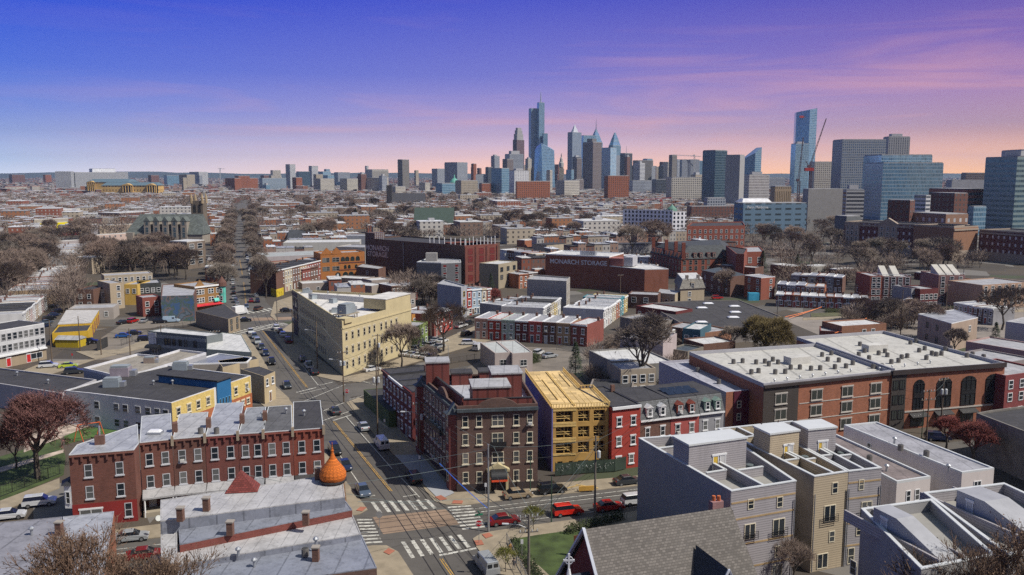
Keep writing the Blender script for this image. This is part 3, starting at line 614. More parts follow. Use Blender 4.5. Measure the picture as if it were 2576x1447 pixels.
for i,(x0,y0,x1,y1,wc,dc,lab) in enumerate([(1613,1019,1690,1010,'brown brick',WHITE,'grey mansard house with white dormers right of the bright red brick house'),(1691,1010,1762,1003,'coral',mat((.25,.06,.04),.8),'grey mansard house with red-brown dormers and solar panels'),(1763,1002,1800,998,'grey',mat((.25,.35,.3),.8),'charcoal mansard house with pale green dormers beside the maroon panelled building')]):
    z = 10.0; a,b_ = G(x0,y0,z),G(x1,y1,z); a.z = b_.z = 0; u = (b_-a).normalized(); v = Vector((-u.y,u.x,0))
    if i == 2: b_ = a+u*5.2
    rt,PP = bld('mansard_house',lab,'house',gp=[tuple(q[:2]) for q in (a+v*.3,b_+v*.3,b_+v*11,a+v*11)],h=7.0,wall=wmat(wc),roof=ROOFD,par=0,group='mansard houses left of the modern brick block',wins=[(0,[1,3.9],2,.95,1.7,'dh sill lin')])
    mansard(rt,a+v*.3,b_+v*.3,7.15,3.0,1.1,MS,[.3,.72],dc,back=10.6); sub(rt,'top_roof',ROOFD,lambda b: b.prism([tuple(q[:2]) for q in (a+v*1.5,b_+v*1.5,b_+v*10.7,a+v*10.7)],10.152,10.28))
    if i == 1: sub(rt,'solar_panels',mat((.02,.03,.06),.2,.3),lambda b: [b.mesh([(*(a+u*(1+k*1.6)+v*(3+j*2))[:2],10.35),(*(a+u*(2.5+k*1.6)+v*(3+j*2))[:2],10.35),(*(a+u*(2.5+k*1.6)+v*(4.8+j*2))[:2],10.75),(*(a+u*(1+k*1.6)+v*(4.8+j*2))[:2],10.75)],[(0,1,2,3)]) for k in range(4) for j in range(2)])
# ---- pale building with maroon panels, and the long modern brick block
bld('apartment_building','pale lavender flat-roofed building with maroon ribbed front panels, left of the modern brick block','apartment building',poly=[(1826,992),(1920,983),(1736,909),(1658,914),(1717,943),(1737,941),(1790,975),(1772,979)][:4]+[(1742,962),(1770,962)][:0],h=9.2,wall=mat((.40,.39,.45),.9,var=.1,kind='wall',dirt=.1),roof=mat((.36,.36,.41),.6,var=.2,kind='roof'),par=.45,
    wins=[(0,[1.2,4.0,6.2],[.36,.72],.9,1.3,'dh',CREAM)])
r_,P_,_h = BLD['pale lavender flat-roofed building with maroon ribbed front panels, left of the modern brick block']
u = (P_[1]-P_[0]).normalized(); n_ = Vector((u.y,-u.x,0)); aa = atan2(u.y,u.x); Ln = (P_[1]-P_[0]).length
sub(r_,'brick_strip',OBRICK,lambda b: b.box((*(P_[0].lerp(P_[1],.5)+n_*.05)[:2],0),(Ln,.1,9.6),aa)); sub(r_,'maroon_cladding',mat((.10,.012,.03),.6,var=.1,kind='siding',w=.35,ax=0),lambda b: b.box((*(P_[0].lerp(P_[1],.5)+n_*.12)[:2],0),(Ln*.6,.24,9.6),aa))
for z in (1.2,4.0,6.4):
    for f in (.34,.68): put_window(r_,(*(P_[0].lerp(P_[1],f)+n_*.245)[:2],z),n_,.9,1.4,'dh',CREAM)
HM = 11.3; DGB = mat((.055,.045,.04),.85,var=.1,kind='siding',w=.3); MR = mat((.46,.45,.42),.8,var=.14,kind='roof',w=9,s=.15)
pA,pB,pC,pD = G(1921,975,HM),G(2244,941,HM),G(2051.5,872,HM),G(1734,893,HM)
qA,qB,qC,qD = pB.lerp(pA,.0),G(2528,921.4,HM),G(2223,839.3,HM),G(2004,855,HM)
STW = mat((.45,.42,.38),.8,var=.1); WG = mat((.05,.055,.05),.3)
for k,(pp,lab) in enumerate((([pA,pB,pC,pD],'long modern red brick block with dark grey end bay and many rooftop condensers, left half'),([G(2244,942,HM),qB,qC,qD],'long modern red brick block with tall arched windows and many rooftop condensers, right half'))):
    ws = []
    r_,P_ = bld('modern_brick_block',lab,'apartment building',gp=[tuple(p[:2]) for p in pp],h=HM,wall=OBRICK,roof=MR,par=.75,trim=mat((.35,.35,.38),.8,var=.1),group='modern brick block')
    u = (P_[1]-P_[0]); Ln = u.length; u = u/Ln; n_ = Vector((u.y,-u.x,0)); aa = atan2(u.y,u.x)
    sub(r_,'cornice',mat((.04,.03,.03),.7),lambda b: b.box((*(P_[0].lerp(P_[1],.5)+n_*.22)[:2],HM-.1),(Ln+.1,.42,.9 if k else .5),aa))
    f0,f1 = (0,.26) if k == 0 else (.0,.125)
    sub(r_,'grey_bay',DGB,lambda b: b.box((*(P_[0].lerp(P_[1],(f0+f1)/2)+n_*.04)[:2],0),(Ln*(f1-f0),.08,HM-.12),aa))
    if k == 0:
        for z in (1.6,4.9,7.9):
            for f in (.13,.4,.64,.87): put_window(r_,(*(P_[0].lerp(P_[1],f)+n_*.1)[:2],z),n_,2.6,1.9,'v lin sill',STW,WG)
        sub(r_,'stone_band',STW,lambda b: [b.box((*(P_[0].lerp(P_[1],.63)+n_*.03)[:2],z),(Ln*.72,.07,.16),aa) for z in (4.2,7.4)])
    else:
        for z in (2.2,5.2,8.2):
            for f in (.035,.09): put_window(r_,(*(P_[0].lerp(P_[1],f)+n_*.1)[:2],z),n_,1.2,1.9,'v',BLK,WG)
        for f in (.24,.46,.68,.9):
            c = P_[0].lerp(P_[1],f); w = 3.4 if f > .3 else 2.4
            bw = MB(); pts = [(-w/2,3.9),(w/2,3.9),(w/2,9)]+[(w/2*cos(t_),9+.9*sin(t_)) for t_ in (pi*.15,pi*.35,pi*.5,pi*.65,pi*.85)]+[(-w/2,9)]
            bw.face([(*(c+u*x+n_*.06)[:2],z) for x,z in pts]); wn = bw.build('window',mat((.02,.022,.025),.12),r_)
            fb = MB()
            for x in (-w/2,-w/6,w/6,w/2): fb.box((*(c+u*x+n_*.1)[:2],3.9),(.1,.1,5.1 if abs(x) > w/3 else 5.8),aa)
            for z in (3.9,6.2,7.0,9): fb.box((*(c+n_*.1)[:2],z),(w,.12,.1 if z != 6.2 else .7),aa)
            o_ = fb.build('frame',BLK,wn)
        sub(r_,'stone_band',STW,lambda b: b.box((*(P_[0].lerp(P_[1],.56)+n_*.06)[:2],3.4),(Ln*.87,.13,.3),aa))
        for f in (.24,.46,.68): 
            sub(r_,'shop_awning',BLK,lambda b: b.prism([tuple((P_[0].lerp(P_[1],f)+u*x+n_*y)[:2]) for x,y in ((-2,.01),(2,.01),(2,1.2),(-2,1.2))],2.5,[3.2,3.2,2.6,2.6])); put_window(r_,(*(P_[0].lerp(P_[1],f)+n_*.01)[:2],.4),n_,3.2,2.0,'v',BLK,WG)
    # rooftop hatch box
    c = P_[0]*.25+P_[1]*.25+P_[2]*.25+P_[3]*.25
    sub(r_,'roof_hatch',mat((.5,.49,.46),.7),lambda b: b.box((c.x+(2 if k == 0 else -3),c.y+1,HM+.06),(5,2.4,1.5),aa))
sub(r_,'party_parapet',mat((.35,.35,.38),.8,var=.1),lambda b: b.prism([tuple(p[:2]) for p in (pB+(pC-pB)*.01,pB+Vector((.5,0,0)),pC+Vector((.5,0,0)),pC)],HM+.06,HM+1.1))
# ---- grey and tan siding houses, front right
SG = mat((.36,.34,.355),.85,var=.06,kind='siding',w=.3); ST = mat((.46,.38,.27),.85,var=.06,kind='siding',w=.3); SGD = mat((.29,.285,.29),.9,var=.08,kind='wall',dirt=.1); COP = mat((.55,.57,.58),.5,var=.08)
DECKM = mat((.30,.29,.27),.85,var=.2,kind='wall')
def decks(lab,pts,h,m,left_m,split,wins,group,nm='apartment_house',hut=True,m2=None):
    pts = [tuple(G(x,y,h)[:2]) for x,y in pts]
    r_,P_ = bld(nm,lab,'apartment building',gp=pts,h=h-1.3,wall=m,roof=DECKM,par=1.3,trim=m,group=group)
    u = (P_[1]-P_[0]); W_ = u.length; u = u/W_; v = (P_[3]-P_[0]); D_ = v.length; v = v/D_; n_ = Vector((u.y,-u.x,0)); aa = atan2(u.y,u.x); av = atan2(v.y,v.x)
    def Lp(x,y): return (P_[0]+u*x+v*y)
    # coping and inner deck walls
    cp = MB()
    for a,b_ in zip(P_,P_[1:]+P_[:1]):
        c = (a+b_)/2; w = (b_-a); k = inset(P_,.17)
    ins = inset(P_,.34); outs = inset(P_,-.06)
    for i in range(4):
        j = (i+1) % 4; cp.prism([tuple(q[:2]) for q in (outs[i],outs[j],ins[j],ins[i])],h+.002,h+.12)
    cp.build('coping',COP,r_)
    def iw(name,x0,y0,x1,y1,hh=1.25,t=.25,mm=None):
        a,b_ = Lp(x0,y0),Lp(x1,y1); sub(r_,name,mm or m,lambda b: b.box((*((a+b_)/2)[:2],h-1.24),((b_-a).length,t,hh),atan2((b_-a).y,(b_-a).x))); sub(r_,'deck_coping',COP,lambda b: b.box((*((a+b_)/2)[:2],h-1.24+hh+.002),((b_-a).length+.05,t+.12,.1),atan2((b_-a).y,(b_-a).x)))
    iw('deck_wall',split*W_,.35,split*W_,D_*.42); iw('deck_wall',.1*W_,D_*.3,(split-.1)*W_,D_*.3,1.2); iw('deck_wall',(split+.05)*W_,D_*.27,(1)*W_-.4,D_*.27,1.2)
    iw('deck_wall',(split-.1)*W_,D_*.3,(split-.1)*W_,D_*.42,1.2); iw('deck_wall',split*W_,D_*.62,split*W_,D_-.4); iw('deck_wall',.5,D_*.78,W_-.5,D_*.78,1.2)
    if hut:
        c = Lp(.03*W_,D_*.44); pent(r_,'stair_hut',[tuple(Lp(x,y)[:2]) for x,y in ((.02*W_,D_*.43),(W_-.4,D_*.43),(W_-.4,D_*.6),(.02*W_,D_*.6))],h-1.23,3.9,m,COP,.12)
        for f,dm in ((split-.06,DOORW[4]),(split+.06,DOORW[0])): put_door(r_,(*Lp(f*W_,D_*.43)[:2],h-1.2),n_,.9,2.1,dm)
    for w_s in wins:
        f,z,ww,hh,bal = w_s; put_window(r_,(*Lp(f*W_,0)[:2],z),n_,ww,hh,'v' if ww > 1.2 else 'x',CREAM)
        if bal: sub(r_,'juliet_rail',BLK,lambda b: [b.box((*(Lp(f*W_,0)+n_*.35)[:2],z+zz),(ww+.5,.04,.05),aa) for zz in (.0,.25,.5,.75,1.0)]+[b.box((*(Lp(f*W_,0)+n_*.33+u*(ww/2+.25)*s)[:2],z),(.04,.04,1.05),aa) for s in (-1,1)])
    sub(r_,'tan_band',mat((.42,.30,.16),.8),lambda b: [b.box((*(Lp(W_*.5,0)+n_*.015)[:2],z),(W_-.1,.04,.22),aa) for z in (2.6,5.6,8.9,11) if m is SG])
    for x in (.02*W_,W_*.98): sub(r_,'downpipe',METAL,lambda b: b.tube((*(Lp(x,0)+n_*.15)[:2],0.2),(*(Lp(x,0)+n_*.15)[:2],h-2.2),.07,n=6))
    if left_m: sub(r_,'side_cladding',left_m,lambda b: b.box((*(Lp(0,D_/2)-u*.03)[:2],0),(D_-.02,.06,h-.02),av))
    sub(r_,'condenser',mat((.10,.12,.12),.6),lambda b: b.lathe((*Lp(W_*.9,D_*.36)[:2],h-1.23),[(.5,0),(.5,.9),(.35,.95)],10))
    return r_,Lp,W_,D_
g_ = 'siding houses with roof decks'
GW = [(.3,10.0,.9,1.3,0),(.75,9.6,.9,1.4,0),(.3,6.2,1.6,2.0,1),(.75,6.0,1.8,2.2,1),(.75,3.2,.9,1.5,0),(.3,.3,1.6,2,0),(.75,.4,1.6,1.9,0)]
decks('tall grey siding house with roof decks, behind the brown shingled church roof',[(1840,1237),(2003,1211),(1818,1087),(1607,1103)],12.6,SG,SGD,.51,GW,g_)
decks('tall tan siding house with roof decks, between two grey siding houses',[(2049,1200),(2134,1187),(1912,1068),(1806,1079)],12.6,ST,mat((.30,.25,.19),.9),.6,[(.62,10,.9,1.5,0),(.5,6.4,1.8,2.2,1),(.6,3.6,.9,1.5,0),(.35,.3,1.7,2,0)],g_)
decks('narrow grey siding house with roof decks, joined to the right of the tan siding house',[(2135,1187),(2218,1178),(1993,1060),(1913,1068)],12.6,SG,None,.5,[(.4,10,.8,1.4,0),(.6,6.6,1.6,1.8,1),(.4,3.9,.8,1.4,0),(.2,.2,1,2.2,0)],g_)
# front right corner decks (seen from above)
hB = 13.2
for (lab,pts,m) in [('grey siding house with a sloped stair hood in the bottom right corner',[(2161,1560),(2390,1560),(2237,1281),(2161,1294)],SGD),('grey and cream house with a curved stair hood at the right edge of the frame',[(2560,1560),(2760,1400),(2401,1255),(2310,1268)],SG)]:
    pp = [tuple(G(x,y,hB)[:2]) for x,y in pts]
    if 'bottom' in lab: pp = [(38.4,76),(47,79),(47.8,93.4),(38.7,90.6)]
    else: pp = [(48.3,79),(62,84),(59,98.5),(47.9,95.4)]
    r_,P_ = bld('apartment_house',lab,'apartment building',gp=pp,h=hB-1.3,wall=m,roof=DECKM,par=1.3,trim=m,group=g_)
    ins = inset(P_,.34); outs = inset(P_,-.06); cp = MB()
    for i in range(4): j = (i+1) % 4; cp.prism([tuple(q[:2]) for q in (outs[i],outs[j],ins[j],ins[i])],hB+.002,hB+.12)
    cp.build('coping',COP,r_); u = (P_[1]-P_[0]).normalized(); v = Vector((-u.y,u.x,0)); W_ = (P_[1]-P_[0]).length; D_ = (P_[3]-P_[0]).length
    def Lq(x,y): return P_[0]+u*x+v*y
    for x in (W_*.36,W_*.7): sub(r_,'deck_wall',SG,lambda b: b.prism([tuple(Lq(x-.12,1)[:2]),tuple(Lq(x+.12,1)[:2]),tuple(Lq(x+.12,D_-.4)[:2]),tuple(Lq(x-.12,D_-.4)[:2])],hB-1.24,hB-.01))
    x0,x1 = W_*.42,W_*.66; y0,y1,y2 = D_*.05,D_*.5,D_*.72
    sub(r_,'stair_hood',mat((.36,.365,.39),.5,var=.15,kind='wall',dirt=.3),lambda b: b.prism([tuple(Lq(*q)[:2]) for q in ((x0,y0),(x1,y0),(x1,y1),(x0,y1))],hB-1.24,[hB-.6,hB-.6,hB+1.6,hB+1.6]).prism([tuple(Lq(*q)[:2]) for q in ((x0,y1+.003),(x1,y1+.003),(x1,y2),(x0,y2))],hB-1.24,hB+1.6))
    put_door(r_,(*Lq(x0,(y1+y2)/2)[:2],hB-1.2),-u,.9,2.1,DOORW[0])
    for z in (5.2,8.6):
        for y in (.25,.6): put_window(r_,(*Lq(0,D_*y)[:2],z),-u,.9,1.6,'x',CREAM)
# ---- white stucco pair
SW = mat((.60,.55,.53),.9,var=.08,kind='wall',dirt=.3)
r_,P_ = bld('stucco_building','pale stucco building with a long grey roof and a gutter along its right edge','building',poly=[(2420,1192),(2501,1181),(2205,1064),(2123,1072),(2344,1160)][:4],h=9.4,wall=SW,roof=mat((.30,.30,.33),.8,var=.25,kind='roof'),par=.25,trim=COP,wins=[(0,[1.5,4.4,6.6],[.5],1.3,1.5,'v x sill'),(3,[4.6,7],[.25],.9,1.4,'dh')])
bld('stucco_building','lower pale stucco building with a stained brown roof and paired window','building',poly=[(2256,1217),(2341,1204),(2062,1078),(2000,1085)],h=8.6,wall=SW,roof=mat((.20,.165,.16),.75,var=.4,kind='roof'),par=.35,trim=COP,wins=[(0,[1.2,3.6,5.8],[.36,.62],.8,1.6,'dh sill'),(3,[5],[.3],.9,1.4,'dh')])
# stone-faced wall building, right edge
r_,P_ = bld('stone_building','tall building with a rough weathered grey stone side wall at the right edge','building',gp=[tuple(q[:2]) for q in (G(2456,1044,7.8),G(2700,1138,7.8),G(2800,1120,7.8),G(2700,1010,7.8),G(2494,1037,7.8))],h=7.8,wall=mat((.20,.185,.165),.95,var=.35,kind='wall',dirt=.7,s=.8),roof=ROOFD,par=.4)
# ---- left: long red brick terrace facing the camera
SILL = mat((.45,.33,.2),.8,var=.2)
def eave_brackets(root,a,b_,z,m):
    u = (b_-a); Ln = u.length; u = u/Ln; n_ = Vector((u.y,-u.x,0)); aa = atan2(u.y,u.x)
    sub(root,'brick_corbels',m,lambda b: [b.box((*(a+u*(i+.5)*1.1+n_*.13)[:2],z-1.0),(.26,.26,.75),aa) for i in range(int(Ln/1.1))]+[b.box((*((a+b_)/2+n_*.1)[:2],z-.3),(Ln,.2,.12),aa)])
WFR = mat((.5,.51,.54),.6,var=.1); HB = 10.6; tc_ = [mat((.15,.056,.04),.85,var=.3,kind='brick'),mat((.13,.055,.04),.85,var=.3,kind='brick'),mat((.18,.042,.04),.8,var=.15,kind='brick'),mat((.15,.045,.035),.85,var=.3,kind='brick'),mat((.19,.05,.035),.85,var=.2,kind='brick'),mat((.21,.05,.03),.85,var=.2,kind='brick')]
a0,a1 = G(173,1146,HB),G(337,1133,HB)
r_,P_ = bld('brick_house','dark red brick corner house with a white bay window and large silver roof','house',gp=[tuple(q[:2]) for q in (a0,a1,G(349,1117,HB),G(346,1068,HB),G(194,1120,HB))],h=HB,wall=tc_[0],roof=ROOFS,par=.12,trim=COP,
             wins=[(0,[4.0,7.2],[.28,.76],1.05,1.9,'dh sill',WFR),(0,[.8],[.86],1.0,2.1,'dh sill',WFR),(0,[.9],[.28],3,1.5,'v lin')],group='red brick terrace in the left foreground')
eave_brackets(r_,P_[0],P_[1],HB,tc_[0]); u = (P_[1]-P_[0]).normalized(); n_ = Vector((u.y,-u.x,0)); aa = atan2(u.y,u.x)
sub(r_,'painted_base',mat((.24,.02,.018),.8,var=.15,kind='wall'),lambda b: b.box((*(P_[0].lerp(P_[1],.5)+n_*.012)[:2],0),((P_[1]-P_[0]).length+.02,.03,3.3),aa))
bay = sub(r_,'bay_window',WHITE,lambda b: b.prism([tuple((P_[0]+u*x+n_*y)[:2]) for x,y in ((-1.4,-2.4),(-.003,-2.4),(-.003,0),(-1.0,-.3))],2.8,6.2)); sub(r_,'bay_roof',DARK,lambda b: b.prism([tuple((P_[0]+u*x+n_*y)[:2]) for x,y in ((-1.7,-2.6),(-.003,-2.6),(-.003,.2),(-1.3,-.1))],6.202,7.0,top=[tuple((P_[0]+u*x+n_*y)[:2]) for x,y in ((-.3,-2.0),(-.003,-2.0),(-.003,-.5),(-.3,-.8))]))
put_window(r_,(*(P_[0]-u*.5-n_*.12)[:2],3.5),(n_-u*.4).normalized(),.7,1.8,'dh',WHITE)
put_window(r_,(*(P_[0]+n_*-.0)[:2],20),n_,.1,.1) if 0 else None
MORT = mat((.35,.25,.17),.9); c = P_[0].lerp(P_[1],.5)-n_*4
sub(r_,'chimney',wmat('brown brick'),lambda b: b.box((c.x-1,c.y,HB),(1.3,.9,1.4),aa)); sub(r_,'vent_pipe',METAL,lambda b: b.tube((c.x-1,c.y,HB+1.4),(c.x-1,c.y,HB+2.8),.15))
pe = [(351,1115),(434,1106),(516,1099),(599,1093),(663,1089),(737,1083.5),(815,1078)]
rl_ = ['brown','maroon painted','dark brown','plain red','rust red','deep orange-red']; rfs = [ROOFS,ROOFG,ROOFS,mat((.24,.25,.27),.7,var=.3,kind='roof'),mat((.10,.10,.105),.8,var=.3,kind='roof'),ROOFD]
dps = [15,14,19,15,15,17]
for i in range(6):
    a,b_ = G(*pe[i],HB),G(*pe[i+1],HB); u = (b_-a).normalized(); v = Vector((-u.y,u.x,0)); b_ = b_-u*.06
    gp_ = [tuple(q[:2]) for q in (a,b_,b_+v*dps[i],a+v*dps[i])]
    r_,P_ = bld('brick_house',f'{rl_[i]} brick terraced house, {ORD[i]} from the left in the long front terrace with porches','house',gp=gp_,h=HB,wall=tc_[i] if i != 2 else tc_[3],roof=rfs[i],par=.12,trim=COP,group='red brick terrace in the left foreground',wins=[(0,[3.6,7.0],[.27,.76],1.05,1.9,'dh sill',WFR)])
    n_ = -v; aa = atan2(u.y,u.x); eave_brackets(r_,P_[0],P_[1],HB,tc_[i]); W_ = (b_-a).length
    sub(r_,'party_pier',mat((.33,.27,.2),.9),lambda b: b.box((*(P_[1]+n_*.12)[:2],HB-.9),(.4,.35,1.5),aa))
    sub(r_,'porch_roof',rfs[i] if i % 2 else ROOFG,lambda b: b.prism([tuple((P_[0]+u*x+n_*y)[:2]) for x,y in ((.05,.01),(W_-.05,.01),(W_-.05,2.6),(.05,2.6))],2.7,[3.4,3.4,2.95,2.95]))
    sub(r_,'porch_post',WHITE,lambda b: [b.tube((*(P_[0]+u*x+n_*2.4)[:2],0),(*(P_[0]+u*x+n_*2.4)[:2],2.7),.14) for x in (.3,W_-.3)])
    sub(r_,'porch_floor',mat((.3,.26,.2),.9),lambda b: b.box((*(P_[0]+u*W_/2+n_*1.3)[:2],.0),(W_-.2,2.4,.7),aa))
    put_door(r_,(*(P_[0]+u*W_*.3+n_*.0)[:2],.7),n_,1,2.1,DOORW[i % 4]); put_window(r_,(*(P_[0]+u*W_*.7)[:2],1.1),n_,1.4,1.5,'dh',WHITE)
    if i in (1,2,3,4): c = P_[0]+u*.1+v*(3+i); sub(r_,'chimney',wmat('brown brick'),lambda b: b.box((c.x,c.y,HB),(.7,1.2,1.5),aa))
# corner shop bay at the right end
# ---- bottom left: stepped silver roofs of the houses along the side street
RS = mat((.40,.395,.40),.55,var=.22,kind='roof',w=1.4); RS2 = mat((.21,.225,.27),.45,var=.2,kind='roof',w=3)
def roofhouse(lab,pts,h,rm,wm_,wn=(),zz=None,par=.12,**k):
    return bld('brick_house',lab,'house',poly=pts,h=h,wall=wm_,roof=rm,par=par,trim=rm,group='silver roofed terrace in the bottom foreground',wins=wn,**k)
roofhouse('house with panelled silver roof under the orange onion dome',[(403,1313),(868,1252),(860,1192),(404,1260)][0:4],10.6,RS,RS2)
roofhouse('house with a smooth blue-grey roof, second step below the orange dome',[(452,1372),(886,1284),(862,1252),(448,1316)],9.3,RS2,RBRICK,wn=[(0,[6.6],6,1.1,1.6,'dh')])
roofhouse('house with jointed pale grey roof, third step below the orange dome',[(446,1422),(908,1345),(884,1290),(440,1374)],8.4,RS,RS2)
roofhouse('house with wide blue-grey roof at the bottom edge beside the street',[(440,1500),(948,1430),(910,1348),(440,1426)],7.7,RS2,DBRICK)
roofhouse('brick house with brown chimney end wall in the bottom left, behind budding twigs',[(405,1420),(446,1420),(446,1312),(404,1318)],9.0,RS,wmat('brown brick'))
roofhouse('low porch wing with pale metal roof beside the brown chimney end wall',[(350,1447),(440,1440),(452,1390),(380,1400)],4.0,RS2,DBRICK)
roofhouse('house with silver tarred roof left of the alley in the bottom left corner',[(180,1500),(262,1447),(287,1288),(158,1302)],8.0,ROOFS,wmat('orange brick'))
roofhouse('house with dull grey roof and brick chimney in the bottom left corner',[(-60,1500),(170,1500),(156,1302),(-10,1318)],8.0,mat((.22,.22,.25),.7,var=.15,kind='roof',w=4),DBRICK)
# onion dome turret
c = G(838,1212,10.7); r_ = thing('onion_dome_turret',(c.x,c.y,8.0),'orange shingled onion dome turret with a finial on the street corner','turret')
OR = mat((.52,.13,.015),.9,var=.3,kind='shingle',w=.32)
sub(r_,'drum',mat((.20,.12,.07),.9,var=.3,kind='shingle',w=.4),lambda b: b.lathe((c.x,c.y,8.0),[(1.7,0),(1.45,2.9)],12)); sub(r_,'eave_ring',DARK,lambda b: b.lathe((c.x,c.y,10.9),[(1.75,0),(1.75,.2)],16))
prof = [(1.55,0),(1.7,.4),(1.68,.85),(1.46,1.35),(1.1,1.85),(.72,2.35),(.42,2.8),(.25,3.2),(.15,3.6)]
sub(r_,'dome',OR,lambda b: b.lathe((c.x,c.y,11.1),prof,20)); sub(r_,'finial',OR,lambda b: b.lathe((c.x,c.y,14.7),[(.1,0),(.2,.12),(.2,.22),(.08,.34),(.14,.5),(.06,.62),(.04,1.3)],8))
# red pyramid turret roof
c = G(610,1235,10.7); r_ = thing('hipped_turret',(c.x,c.y,10.5),'small dark red hipped turret roof rising out of the silver roofs','turret')
sub(r_,'hipped_roof',mat((.15,.032,.027),.9,var=.35,kind='shingle',w=.4),lambda b: b.prism([(c.x-1.9,c.y-1.0),(c.x+2.0,c.y-.4),(c.x+1.6,c.y+2.3),(c.x-2.1,c.y+1.9)],10.72,13.0,top=[(c.x-.5,c.y+.7),(c.x-.4,c.y+.72),(c.x-.4,c.y+1.2),(c.x-.5,c.y+1.2)]))
# ---- church, bottom right
CSH = mat((.13,.118,.108),.9,var=.3,kind='shingle',w=.42); CW = mat((.16,.022,.02),.85,var=.2,kind='brick')
r0,r1 = G(1478,1330,11.5),G(1839,1275,11.5); u = (r1-r0); u.z = 0; Ln = u.length; u.normalize(); v = Vector((u.y,-u.x,0)); r0.z = 0
r_ = thing('church',r0,'brown shingled church roof with a dark red gable in the bottom foreground','church'); zr = 11.5; dr,ze = 7.5,2.6
def Lc(x,y,z): return (*(r0+u*x+v*y)[:2],z)
sub(r_,'roof',CSH,lambda b: b.mesh([Lc(-.4,0,zr),Lc(Ln,0,zr),Lc(Ln+.4,dr,ze),Lc(-.4,dr,ze),Lc(-.4,0,zr-.35),Lc(Ln,0,zr-.35),Lc(Ln+.4,dr,ze-.35),Lc(-.4,dr,ze-.35)],[(3,2,1,0),(4,5,6,7),(0,4,7,3),(1,2,6,5),(3,7,6,2)])
    .mesh([Lc(-.4,-.01,zr),Lc(Ln,-.01,zr),Lc(Ln+.4,-dr,ze),Lc(-.4,-dr,ze)],[(0,1,2,3)]))
sub(r_,'gable_wall',CW,lambda b: b.mesh([Lc(0,dr-.3,0),Lc(0,0,0),Lc(0,-dr+.3,0),Lc(0,-dr+.3,ze-.5),Lc(0,0,zr-.4),Lc(0,dr-.3,ze-.5),Lc(Ln-.3,dr-.3,0),Lc(Ln-.3,-dr+.3,0),Lc(Ln-.3,-dr+.3,ze-.5),Lc(Ln-.3,0,zr-.4),Lc(Ln-.3,dr-.3,ze-.5)],[(0,1,2,3,4,5),(0,5,10,6),(2,7,8,3),(7,6,10,9,8)]))
sub(r_,'bargeboard',mat((.5,.53,.6),.7),lambda b: [b.tube(Lc(-.45,0,zr+.05),Lc(-.45,s*dr,ze),.22,n=4) for s in (-1,1)])
sub(r_,'round_window',mat((.03,.03,.035),.3),lambda b: [b.tube(Lc(-.02,2.2,5),Lc(-.12,2.2,5),1.0,n=14)])
NAV = mat((.02,.03,.05),.8,var=.3,kind='shingle',w=.45)
def cross_gable(x,wd,zt,name):
    sub(r_,'gable_dormer',NAV,lambda b: b.mesh([Lc(x,2.6,zt),Lc(x,dr+1.5,zt),Lc(x-wd,dr+1.5,ze-.4),Lc(x-wd,dr-.2,ze-.2),Lc(x+wd,dr+1.5,ze-.4),Lc(x+wd,dr-.2,ze-.2)],[(0,1,2,3),(0,5,4,1)]))
    sub(r_,'dormer_gable',CW,lambda b: b.mesh([Lc(x,dr+1.3,zt-.2),Lc(x-wd+.1,dr+1.3,ze-.5),Lc(x+wd-.1,dr+1.3,ze-.5)],[(0,1,2)]))
    sub(r_,'bargeboard',mat((.5,.53,.6),.7),lambda b: [b.tube(Lc(x,dr+1.55,zt),Lc(x+s*wd,dr+1.55,ze-.4),.16,n=4) for s in (-1,1)])
cross_gable(Ln*.66,3.4,zr-2.6,'a')
sub(r_,'side_roof',NAV,lambda b: b.prism([Lc(-5,-1,0)[:2],Lc(-.5,-1,0)[:2],Lc(-.5,5.5,0)[:2],Lc(-5,5.5,0)[:2]],3.2,7.4,top=[Lc(-2.9,1.6,0)[:2],Lc(-.5,1.6,0)[:2],Lc(-.5,1.7,0)[:2],Lc(-2.9,1.7,0)[:2]]))
sub(r_,'side_wall',CW,lambda b: b.prism([Lc(-4.6,-.7,0)[:2],Lc(-.5,-.7,0)[:2],Lc(-.5,5.2,0)[:2],Lc(-4.6,5.2,0)[:2]],0,3.19))
c = Vector(Lc(-2.9,1.65,7.3)); WS = mat((.7,.72,.75),.6)
def celtic(b):
    b.tube(c,c+Vector((0,0,.8)),.28,.14,6); b.box(c+Vector((0,0,.8)),(.2,.14,1.7)); b.box(c+Vector((0,0,1.65)),(1.2,.145,.2))
    n = 14
    for i in range(n): a,a2 = 2*pi*i/n,2*pi*(i+1)/n; b.tube(c+Vector((.42*cos(a),0,1.75+.42*sin(a))),c+Vector((.42*cos(a2),0,1.75+.42*sin(a2))),.06,n=4)
sub(r_,'stone_cross',WS,celtic)
c = G(1806,1290,10.5)
sub(r_,'chimney',mat((.28,.15,.15),.9,var=.2,kind='brick'),lambda b: b.box((c.x,c.y+1,7),(1.5,.9,4.6),atan2(u.y,u.x))); sub(r_,'chimney_pot',mat((.45,.12,.04),.8),lambda b: [b.tube((c.x+s*.3,c.y+1,11.6),(c.x+s*.3,c.y+1,12.2),.22) for s in (-1,1)])
